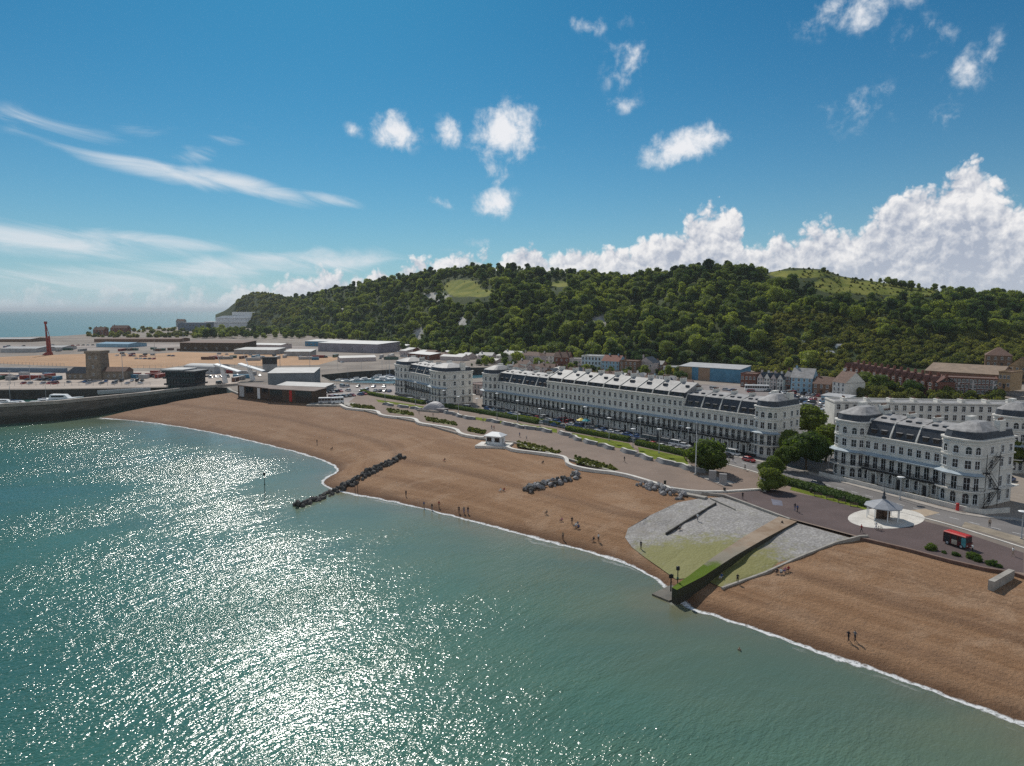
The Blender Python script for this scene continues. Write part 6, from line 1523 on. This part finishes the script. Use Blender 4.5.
# parasols before the terrace
for px, py, c, lb in ((581, 426.5, YELLOW, 'yellow parasol before the central white terrace'), (586, 427, pmat('teal_canvas', (.04, .32, .36), .8, .1, 1), 'teal parasol beside the yellow parasol')):
    e = empty('parasol', gp(px, py), 0, lb, 'parasol'); m = MB(); m.rings([oc(1.9, 2.5), oc(.05, 3.4)], 0, True); m.build('canopy', c, e); m = MB(); m.bar((0, 0, 0), (0, 0, 3.4), .05, .05, 6); m.build('pole', WHITEP, e)
e = empty('post_box', gp(957.5, 511), 0, 'red cylindrical post box by the white garden wall', 'post box'); m = MB(); m.lathe([(.33, 0), (.33, .15), (.28, .2), (.28, 1.35), (.34, 1.4), (.32, 1.5), (.05, 1.62)], 12); m.build('body', REDP, e); m = MB(); m.box(-.14, .14, -.31, -.27, 1.1, 1.16); m.build('slot', IRON, e); e.scale = (1.15, 1.15, 1.15)
# ---- boulders
def boulder(seed, sub=2):
    bm = bmesh.new(); bmesh.ops.create_icosphere(bm, subdivisions=sub, radius=1)
    for v in bm.verts:
        v.co *= 1 + .38 * noise.noise(v.co * 1.3 + Vector((seed * 7.3, 0, 0))); 
        for k in range(5):
            r = random.Random(seed * 31 + k); nn = Vector((r.uniform(-1, 1), r.uniform(-1, 1), r.uniform(-1, 1))).normalized(); dd = v.co.dot(nn)
            if dd > .68: v.co -= nn * (dd - .68)
    me = bpy.data.meshes.new('boulder'); bm.to_mesh(me); bm.free(); return me
BD, BL = [], []
for k in range(6):
    a = boulder(k); a.materials.append(ROCK1); BD.append(a); b = boulder(k + 20); b.materials.append(ROCK2); BL.append(b)
rb = random.Random(11)
def pile(a, b, width, n, meshes, label, group, smin, smax, hump=1.0):
    A, B = gb(*a), gb(*b); d = (B - A); d.z = 0; nn = Vector((-d.y, d.x, 0)).normalized()
    for i in range(n):
        t = rb.random(); o = rb.uniform(-1, 1); p = A + d * t + nn * o * width * .5; zb = beach_z(p.x, p.y); zb = 0 if zb is None else max(-.4, zb)
        s = rb.uniform(smin, smax); lift = hump * (1 - abs(o)) * rb.uniform(.3, 1) + s * .2
        ob = link('boulder', rb.choice(meshes), None, (p.x, p.y, zb + lift), 0); ob.rotation_euler = (rb.uniform(0, 6), rb.uniform(0, 6), rb.uniform(0, 6)); ob.scale = (s * rb.uniform(.8, 1.3), s * rb.uniform(.8, 1.2), s * .85)
        tag(ob, label, 'boulder', group)
pile((296, 488), (401, 457.5), 3.2, 170, BD, 'dark boulder in the long rock groyne running down the beach into the sea', 'boulders of the long rock groyne', .5, .9, .95)
pile((527, 493), (578, 476), 5.0, 62, BD[:3] + BL[:4], 'mixed grey boulder in the oblong rock heap in the middle of the beach', 'boulders of the middle rock heap', .45, .85, 1.2)
pile((643, 484), (686, 498), 5.5, 68, BL, 'pale grey boulder in the rock heap left of the cobbled apron', 'boulders of the heap beside the apron', .45, .8, .8)
# ---- sea marks
def sea_mark(p, h, top, label):
    e = empty('sea_mark', p, 0, label, 'marker post'); m = MB(); m.bar((0, 0, -2.5), (0, 0, h), .1, .08, 8); m.build('pole', IRON, e)
    m = MB()
    if top == 'can': m.lathe([(.05, h - .1), (.32, h), (.32, h + .6), (.05, h + .7)], 10)
    else: m.box(-.5, .5, -.08, .08, h, h + .8); m.box(-.08, .08, -.5, .5, h, h + .8)
    m.build('topmark', IRON, e)
    m = MB(); m.bar((0, 0, h * .55), (0, 0, h * .62), .2, .2, 8); m.build('band', PAINT['green'], e)
sea_mark(gp(265, 497, 0), 6.0, 'can', 'dark sea mark standing in the water off the rock groyne')
sea_mark(gp(677.5, 590, 1.5), 3.6, 'can', 'dark sea mark standing at the seaward end of the slipway')
m = MB(); m.bar((0, 0, -1), (0, 0, 2.2), .12, .1, 6); m.box(-.4, .4, -.06, .06, 1.4, 2.1); tag(m.build('warning_post', IRON, None, gp(671, 586, 1.8)), 'short dark warning post left of the sea mark on the slipway', 'post')
for px, py, lb in ((355, 491, 'left one of two thin stakes at the waterline right of the groyne'), (357.5, 491.5, 'right one of two thin stakes at the waterline right of the groyne')):
    m = MB(); m.bar((0, 0, -.5), (0, 0, 2.2), .1, .07, 6); m.lathe([(.02, 2.15), (.14, 2.25), (.02, 2.4)], 6); tag(m.build('stake', WOODB, None, gb(px, py)), lb, 'stake')
# ---- boats
def boat_mesh(L, W_):
    m = MB(); st = []
    for t, w, k in ((0, .75, 0), (.15, .95, -.05), (.45, 1.0, -.05), (.75, .72, .1), (.92, .32, .25), (1, .04, .35)):
        x = (t - .5) * L; hw = W_ / 2 * w; st.append([(x, 0, -.35), (x, -hw * .7, .1), (x, -hw, .95 + k), (x, -hw * .9, 1.0 + k), (x, hw * .9, 1.0 + k), (x, hw, .95 + k), (x, hw * .7, .1)])
    m.rings(st); return m.mesh('hull', WHITEP)
HULL = boat_mesh(10, 3.2)
cm = MB(); cm.rings([[(-2.6, -1.1, .95), (2.0, -1.0, .95), (2.0, 1.0, .95), (-2.6, 1.1, .95)], [(-2.3, -.95, 2.0), (1.0, -.85, 1.9), (1.0, .85, 1.9), (-2.3, .95, 2.0)]]); CABIN = cm.mesh('cabin', WHITEP)
cw = MB(); cw.box(-2.0, .8, -1.07, 1.07, 1.35, 1.7); CABW = cw.mesh('window', GLASS)
mm_ = MB(); mm_.bar((.6, 0, 1), (.6, 0, 12.5), .09, .06, 6); mm_.bar((.6, 0, 2.3), (-3.6, 0, 2.4), .08, .07, 6); mm_.bar((.6, -.9, 8), (.6, .9, 8), .03, .03, 4); MAST = mm_.mesh('mast', STEEL)
cv = MB(); cv.bar((.5, 0, 2.55), (-3.5, 0, 2.6), .22, .14, 6); COVER = cv.mesh('sail_cover', pmat('blue_canvas', (.03, .07, .18), .9, .1, 1))
rbt = random.Random(8)
def boat(p, rz, sail, s, label, group):
    e = empty('yacht' if sail else 'motor_boat', p, rz, label, 'boat', group); e.scale = (s, s, s)
    link('hull', HULL, e); c = link('cabin', CABIN, e); link('window', CABW, c)
    if sail: link('mast', MAST, e); link('sail_cover', COVER, e)
    return e
for k in range(26):
    px = rbt.uniform(333, 396); py = rbt.uniform(374.5, 382); boat(gp(px, py, 1.3), rbt.choice((0, math.pi)) + rbt.uniform(-.2, .2) + R(20), k % 4 == 0, rbt.uniform(.8, 1.3), 'sailing yacht moored in the blue dock' if k % 4 == 0 else 'motor boat moored in the blue dock', 'yachts in the blue dock' if k % 4 == 0 else 'motor boats in the blue dock')
for k, px in enumerate((470, 476, 483, 500)): boat(gp(px, 371.5, 1.3), R(30), k == 1, 1.1, 'white boat glimpsed in the dock behind the terraces', 'boats glimpsed behind the terraces')
for k, (px, py, sl_, s) in enumerate(((5, 400, 0, 1.3), (12, 402, 1, 1.2), (20, 401, 0, 1.2), (33, 400.5, 0, 1.0), (62, 398, 0, 2.2), (-15, 402, 0, 1.4), (45, 399, 1, 1.0), (75, 397.5, 0, 1.0))):
    boat(gp(px, py + 4, 0), R(8) + (math.pi if k % 2 else 0), sl_, s, ('largest white motor boat moored behind the stone pier' if s > 2 else 'smaller boat moored behind the stone pier'), None if s > 2 else 'small boats behind the stone pier')
m = MB(); a = gp(98, 399, 3); b = gp(150, 391, 5.5)
q0, q1 = Vector((a.x, a.y, 3.4)), Vector((b.x, b.y, 6.2)); m.slab(q0, q1, 3, 5.6, 6.4); e = empty('link_span', (0, 0, 0), 0, 'grey sloping bridge between pier and quay', 'bridge'); m.build('deck', STEEL, e)
for s_ in (-1.6, 1.6):
    m = MB(); d = (V2(q1) - V2(q0)).normalized(); n = Vector((-d.y, d.x)) * s_; m.slab(V2(q0) + n, V2(q1) + n, .15, 6.4, 7.4); m.build('parapet', STEEL, e)
# ---- people
def skin_person(joints, edges, radii):
    me = bpy.data.meshes.new('tmp'); names = list(joints); me.from_pydata([joints[n] for n in names], [(names.index(a), names.index(b)) for a, b in edges], [])
    o = bpy.data.objects.new('tmp', me); COL.objects.link(o); sk = o.modifiers.new('s', 'SKIN'); sub = o.modifiers.new('u', 'SUBSURF'); sub.levels = 1
    for i, n in enumerate(names):
        v = me.skin_vertices[0].data[i]; v.radius = (radii[n], radii[n]) if not isinstance(radii[n], tuple) else radii[n]; v.use_root = n == 'pelvis'
    bpy.context.view_layer.update(); dg = bpy.context.evaluated_depsgraph_get(); r = bpy.data.meshes.new_from_object(o.evaluated_get(dg)); bpy.data.objects.remove(o); return r
RAD = dict(pelvis=(.16, .12), belly=(.14, .11), chest=(.17, .12), neck=.055, head0=.085, head1=.105, head2=.07, nose=.03)
for s in 'lr': RAD.update({s + 'hip': .095, s + 'knee': .062, s + 'ank': .045, s + 'toe': .035, s + 'sh': .062, s + 'elb': .045, s + 'wri': .034, s + 'han': .038, s + 'fin': .018, s + 'thu': .014})
ED = [('pelvis', 'belly'), ('belly', 'chest'), ('chest', 'neck'), ('neck', 'head0'), ('head0', 'head1'), ('head1', 'head2'), ('head1', 'nose')]
for s in 'lr': ED += [('pelvis', s + 'hip'), (s + 'hip', s + 'knee'), (s + 'knee', s + 'ank'), (s + 'ank', s + 'toe'), ('chest', s + 'sh'), (s + 'sh', s + 'elb'), (s + 'elb', s + 'wri'), (s + 'wri', s + 'han'), (s + 'han', s + 'fin'), (s + 'han', s + 'thu')]
def pose(kind):
    sit = kind == 'sit'; dz = -.72 if sit else 0; lean = -.12 if sit else 0
    J = dict(pelvis=(0, 0, .95 + dz), belly=(lean * .4, 0, 1.12 + dz), chest=(lean, 0, 1.36 + dz), neck=(lean + .01, 0, 1.52 + dz), head0=(lean + .02, 0, 1.60 + dz), head1=(lean + .03, 0, 1.68 + dz), head2=(lean + .02, 0, 1.76 + dz), nose=(lean + .13, 0, 1.66 + dz))
    for s, y in (('l', 1), ('r', -1)):
        f = {'stand': .02 * y, 'walk': .24 * y, 'sit': 0}[kind]
        if sit:
            J.update({s + 'hip': (.05, .1 * y, .20), s + 'knee': (.42, .16 * y, .46), s + 'ank': (.68, .14 * y, .08), s + 'toe': (.84, .15 * y, .05),
                      s + 'sh': (lean, .2 * y, .70), s + 'elb': (lean + .05, .27 * y, .44), s + 'wri': (.22, .22 * y, .36), s + 'han': (.29, .2 * y, .37), s + 'fin': (.37, .19 * y, .35), s + 'thu': (.31, .15 * y, .41)})
        else:
            J.update({s + 'hip': (0, .1 * y, .90), s + 'knee': (f * .6 + .03, .11 * y, .49), s + 'ank': (f - .02 - (.1 if f < -.1 else 0), .11 * y, .09 + (.05 if f < -.1 else 0)), s + 'toe': (f + .15 - (.1 if f < -.1 else 0), .13 * y, .04),
                      s + 'sh': (0, .2 * y, 1.43), s + 'elb': (-f * .5 - .02, .26 * y, 1.15), s + 'wri': (-f * .8 + .06, .25 * y, .91), s + 'han': (-f * .85 + .08, .25 * y, .83), s + 'fin': (-f * .85 + .1, .25 * y, .74), s + 'thu': (-f * .85 + .13, .22 * y, .83)})
    return J
PCOL = {n: pmat('cloth_' + n, c, .9, .1, 3) for n, c in dict(dark=(.02, .022, .03), blue=(.04, .08, .2), white=(.7, .7, .68), red=(.35, .04, .04), grey=(.18, .18, .19), tan=(.3, .22, .15), teal=(.05, .25, .25), pink=(.5, .2, .24)).items()}
SKIN = pmat('skin', (.42, .25, .17), .6, .05, 3); HAIR = pmat('hair', (.04, .025, .015), .7, .2, 5); HAIR2 = pmat('fair_hair', (.25, .16, .07), .7, .2, 5)
PB = {}
for kd in ('stand', 'walk', 'sit'):
    me = skin_person(pose(kd), ED, RAD); me.name = 'person_body'
    for mm in (SKIN, PCOL['dark'], PCOL['blue'], HAIR): me.materials.append(mm)
    dz = -.72 if kd == 'sit' else 0
    for p in me.polygons:
        c = p.center; p.use_smooth = True
        if c.z > 1.55 + dz: p.material_index = 3 if (c.z > 1.71 + dz or c.x < (-.12 if kd == 'sit' else 0) + .0) else 0
        elif kd != 'sit': p.material_index = 2 if c.z > .98 and not (abs(c.y) > .2 and c.z < 1.2) else 1 if (c.z < .98 and abs(c.y) < .215 and c.z > .1) else 0 if c.z > .1 else 1
        else: p.material_index = 2 if (c.z > .3 and c.x < .12 and not (abs(c.y) > .2 and c.z < .5)) else 1 if c.x < .6 and abs(c.y) < .24 and not (c.x > .15 and abs(c.y) > .17 and c.z > .33 and c.x < .4) else 0
    PB[kd] = me
def person(px, py, kd, top, bot, label, facing=0.0, name='person', g=None, z=None):
    p = gb(px, py) if z is None else gp(px, py, z)
    if g is None and z is None: pass
    o = link(name, PB[kd], None, (p.x, p.y, p.z + .0), facing); tag(o, label, 'person')
    for i, mt in ((1, PCOL[bot]), (2, PCOL[top]), (3, HAIR if rb.random() < .6 else HAIR2)): o.material_slots[i].link = 'OBJECT'; o.material_slots[i].material = mt
    return o
PEOPLE = [(848.5, 641.5, 'walk', 'dark', 'dark', 'person in dark clothes on the right beach, left one of the strolling pair', 3.6), (855, 641.5, 'walk', 'grey', 'dark', 'person in grey top on the right beach, right one of the strolling pair', 3.6),
 (406, 496.5, 'stand', 'dark', 'dark', 'lone person in dark clothes standing nearest the rock groyne', 4), (424, 508, 'stand', 'blue', 'tan', 'person in blue top, leftmost of three at the waterline', 4.2), (432, 510, 'stand', 'dark', 'grey', 'person in dark top, middle one of three at the waterline', 4), (439, 507.5, 'walk', 'red', 'dark', 'person in red top, rightmost of three at the waterline', 1),
 (459, 513, 'stand', 'dark', 'dark', 'person in dark clothes, leftmost of the trio standing close together', 4.5), (464, 513.3, 'stand', 'grey', 'blue', 'person in grey top, middle of the trio standing close together', 4.4), (468, 513.5, 'stand', 'dark', 'blue', 'person in dark top and blue trousers, rightmost of the trio', 4.2),
 (563, 539.5, 'stand', 'tan', 'dark', 'person in tan top standing at the waterline below the seated group', 4), (572, 524, 'stand', 'dark', 'dark', 'person in dark clothes standing beside the seated group', 5), (575.5, 527, 'sit', 'white', 'grey', 'person in white top in the seated group, left', 4), (578.5, 528.5, 'sit', 'blue', 'dark', 'person in blue top in the seated group, right', 4.4), (577.5, 525.3, 'sit', 'grey', 'white', 'person in grey top in the seated group, rear', 4.2),
 (593.5, 541, 'sit', 'dark', 'tan', 'person in dark top sitting near the waterline, left of two', 4), (598.5, 541.5, 'stand', 'white', 'dark', 'person in white top standing beside the one sitting near the waterline', 2.2), (546.6, 514, 'sit', 'tan', 'dark', 'person in tan top sitting alone below the middle rock heap', 4), (561.7, 521.5, 'sit', 'pink', 'dark', 'person in pink top sitting left of the seated group', 4),
 (500.5, 491.5, 'sit', 'white', 'white', 'person in white sitting on the shingle left of the middle rock heap', 4), (504, 491.2, 'sit', 'red', 'grey', 'person in red top sitting on the shingle left of the middle rock heap', 4), (543, 463.5, 'sit', 'dark', 'dark', 'person in dark clothes sitting below the white wavy wall', 4), (444.6, 461, 'sit', 'dark', 'red', 'person in dark top sitting alone in the middle of the far beach', 4), (332, 449.5, 'sit', 'dark', 'dark', 'person in dark clothes sitting on the far beach left of the groyne', 4), (317, 444, 'stand', 'dark', 'grey', 'tiny standing person at the far waterline left of the groyne', 4),
 (641, 549, 'stand', 'dark', 'dark', 'person in dark clothes at the mossy left foot of the cobbled apron', 4), (697.6, 521, 'walk', 'white', 'grey', 'person in white top walking on the cobbled apron by the dark low wall', 1), (680, 530, 'sit', 'grey', 'dark', 'person in grey top sitting on the cobbled apron', 4), (737.6, 583, 'stand', 'dark', 'dark', 'person in dark clothes standing by the tip of the right apron', 4.6), (721.5, 578.5, 'sit', 'blue', 'white', 'person in blue top sitting in the shade at the foot of the slipway', 4),
 (777, 573.5, 'sit', 'dark', 'dark', 'person in dark clothes, left of four sitting below the apron wall', 4), (781, 573.8, 'sit', 'white', 'dark', 'person in white top among four sitting below the apron wall', 4.4), (785, 572, 'sit', 'pink', 'blue', 'person in pink top among four sitting below the apron wall', 4), (788.5, 571, 'sit', 'red', 'dark', 'person in red top, right of four sitting below the apron wall', 4),
 (782, 525, 'sit', 'dark', 'dark', 'person in dark clothes sitting at the head of the slipway', 4)]
for q in PEOPLE: person(*q[:6], q[6] if False else q[6], facing=q[7]) if len(q) > 7 else person(q[0], q[1], q[2], q[3], q[4], q[5], q[6])
PROMP = [(795, 510.5, 'walk', 'dark', 'blue', 'person in dark top walking on the dark promenade, left of two', .5), (797.5, 512.5, 'walk', 'blue', 'dark', 'person in blue top walking on the dark promenade, right of two', .5), (742.7, 499, 'stand', 'dark', 'dark', 'person in dark clothes at the head of the cobbled apron', 4), (861.5, 532.5, 'walk', 'red', 'dark', 'person in red top walking near the octagonal shelter', 3), (876, 529, 'walk', 'white', 'blue', 'person in white top in front of the octagonal shelter', 0),
 (989.7, 527, 'stand', 'tan', 'dark', 'person in tan top on the worn paving right of the red minibus', 4), (1013, 556, 'walk', 'white', 'tan', 'person in white top near the right edge of the promenade', 3), (972.5, 553, 'stand', 'white', 'dark', 'person in white top standing beside the red minibus', 2), (519.6, 437, 'walk', 'blue', 'dark', 'person in blue top on the promenade near the kiosk, left of two', .4), (526.5, 440, 'walk', 'white', 'dark', 'person in white top on the promenade near the kiosk, right of two', .4),
 (624.5, 462, 'walk', 'dark', 'dark', 'person in dark clothes alone on the middle of the promenade', .4), (491.7, 429.5, 'walk', 'dark', 'blue', 'person in dark top strolling past the grey walls, left of two', .4), (494, 429.8, 'walk', 'red', 'dark', 'person in red top strolling past the grey walls, right of two', .4), (483, 421.5, 'stand', 'white', 'dark', 'person in white top beside a grey curved wall', 4), (419, 413.5, 'walk', 'dark', 'dark', 'person in dark clothes left of the shell shelter', .4), (433, 416.5, 'walk', 'tan', 'dark', 'person in tan top in front of the shell shelter', .4),
 (505, 446, 'stand', 'pink', 'dark', 'person in pink top beside the white kiosk', 3), (486, 444.5, 'sit', 'teal', 'dark', 'person in teal top sitting left of the white kiosk', 4), (733, 462, 'walk', 'dark', 'blue', 'person crossing the paved area behind the large round tree', 2), (745, 470.5, 'walk', 'grey', 'dark', 'person in grey top by the road right of the large round tree', 2)]
for q in PROMP: person(*q, z=5.06)
o = person(739.5, 650.5, 'stand', 'tan', 'dark', 'swimmer in the shallow sea with head and shoulders above water', 4, z=0); o.location.z = -1.2
# bicycle beside the shelter
e = empty('bicycle', gp(879.5, 530.5, 5.04), R(12), 'dark bicycle in front of the octagonal shelter', 'bicycle')
for x in (-.5, .5):
    m = MB(); n = 16; m.rings([[(x + r * math.cos(2 * math.pi * i / n), y, .34 + r * math.sin(2 * math.pi * i / n)) for i in range(n)] for r, y in ((.34, -.02), (.30, -.02), (.30, .02), (.34, .02), (.34, -.02))], 0, False, False)
    m.bar((x - .3, 0, .34), (x + .3, 0, .34), .008, .008, 4); m.bar((x, 0, .04), (x, 0, .64), .008, .008, 4); m.build('wheel', TYRE, e)
m = MB()
for a, b in (((-.5, 0, .34), (-.1, 0, .34)), ((-.1, 0, .34), (-.25, 0, .82)), ((-.25, 0, .78), (.35, 0, .80)), ((-.1, 0, .34), (.35, 0, .74)), ((.5, 0, .34), (.33, 0, .95)), ((-.5, 0, .34), (-.25, 0, .78))): m.bar(a, b, .022, .022, 6)
m.build('frame', IRON, e); m = MB(); m.box(-.37, -.12, -.07, .07, .84, .9); m.build('saddle', IRON, e); m = MB(); m.bar((.33, -.28, .98), (.33, .28, .98), .018); m.build('handlebar', IRON, e)
# bins and benches on the promenade
bn_ = MB(); bn_.lathe([(.28, 0), (.34, .9), (.36, .95), (.3, 1.05)], 10); BIN = bn_.mesh('litter_bin', [DARKC])
for k, (px, py, lb) in enumerate(((724.5, 491.8, 'dark litter bin on the kerb wall above the cobbled apron'), (665, 484.5, 'dark litter bin by the grey boulder heap'), (844, 501, 'litter bin beside the dark clipped hedge'), (811, 492.5, 'litter bin on the promenade left end of the dark clipped hedge'))):
    o = link('litter_bin', BIN, None, gp(px, py, 5.05)); tag(o, lb, 'litter bin')
for k, (px, py) in enumerate(((818, 496.5), (830, 499.5), (842, 503), (854, 506.5))):
    e = empty('park_bench', gp(px, py, 5.05), R(-25) + math.pi, 'brown wooden bench along the dark clipped hedge', 'bench', 'benches along the dark hedge'); m = MB(); m.box(-.9, .9, -.25, .25, .42, .48); m.build('seat', WOODB, e); m = MB(); m.box(-.9, .9, -.3, -.25, .55, .9); m.build('backrest', WOODB, e)
    for x in (-.75, .75): m = MB(); m.box(x - .04, x + .04, -.3, .25, 0, .42); m.bar((x, -.27, .4), (x, -.28, .9), .03); m.build('leg', IRON, e)

# ---- stacked goods, containers and trailers on the harbour yards
def container_mesh(L):
    m = MB(); n = int(L / .3)
    m.box(-L / 2, L / 2, -1.18, 1.18, .12, 2.55, 0)
    for i in range(n):
        x = -L / 2 + (i + .5) * L / n
        for s in (-1, 1): m.box(x - .08, x + .08, s * 1.2 - .03, s * 1.2 + .03, .2, 2.45, 0)
    for x in (-L / 2, L / 2):
        for y in (-1.2, 1.2): m.box(x - .09, x + .09, y - .09, y + .09, 0, 2.62, 1)
    return m.mesh('shipping_container', [REDP, STEEL])
CTM = [container_mesh(6.1), container_mesh(12.2)]
CCOL = dict(red=RUST, blue=DBLUE, grey=GREYR, white=PALER, brown=TILE, green=PAINT['green'])
rk = random.Random(77)
for (x0, x1, y0, y1, n, where) in ((0, 60, 375, 380, 12, 'near the left edge of the harbour quay'), (125, 165, 374, 379, 7, 'on the quay left of the dark office'), (0, 90, 348, 352, 14, 'beyond the sand yard near the red crane'), (120, 180, 349, 351.5, 8, 'beyond the sand yard left of the long brown shed'), (205, 330, 357.5, 361, 16, 'along the far side of the sand yard'), (330, 395, 356, 361, 9, 'behind the dark dock wall'), (225, 262, 373, 382, 6, 'beside the white masts')):
    for k in range(n):
        g = gp(rk.uniform(x0, x1), rk.uniform(y0, y1)); c = rk.choice(list(CCOL)); me = rk.choice(CTM)
        o = link('shipping_container', me, None, (g.x, g.y, 5.02), rk.choice((0, .1, 1.5)) + rk.uniform(-.1, .1)); o.material_slots[0].link = 'OBJECT'; o.material_slots[0].material = CCOL[c]
        tag(o, c + ' container standing ' + where, 'container', 'containers ' + where)
def fence(a, b, h, label, z=5.0):
    A, B = gp(*a), gp(*b); d = B - A; n = max(3, int(d.length / 4)); e = empty('wire_fence', A, math.atan2(d.y, d.x), label, 'fence'); m = MB(); L = d.length
    m.box(0, L, -.03, .03, h - .1, h); m.box(0, L, -.03, .03, h * .5, h * .5 + .08); m.build('rail', IRON, e)
    m = MB()
    for i in range(n + 1): x = L * i / n; m.box(x - .07, x + .07, -.07, .07, 0, h + .2)
    struct(m.build('fence_posts', STEEL, e), 'stuff')
fence((0, 386), (150, 385.5), 2.0, 'long wire fence along the edge of the pale quay')
fence((0, 364.5), (64, 366.5), 2.4, 'wire fence between the sand yard and the blue grey wall')
fence((126, 368.8), (262, 366.5), 2.4, 'wire fence along the near side of the sand yard')
fence((330, 384.8), (396, 386), 1.2, 'railing along the near edge of the blue dock')

# ---- thin sea haze round everything
HAZE = bpy.data.materials.new('haze'); HAZE.use_nodes = True
t_ = HAZE.node_tree; t_.nodes.remove(t_.nodes['Principled BSDF'])
pv = t_.nodes.new('ShaderNodeVolumePrincipled'); pv.inputs['Density'].default_value = .00005; pv.inputs['Color'].default_value = (.86, .94, 1, 1); pv.inputs['Anisotropy'].default_value = .1
t_.links.new(pv.outputs[0], t_.nodes['Material Output'].inputs['Volume'])
m = MB(); m.box(-200000, 200000, -200000, 200000, -32, 160); struct(m.build('haze', HAZE), 'stuff')
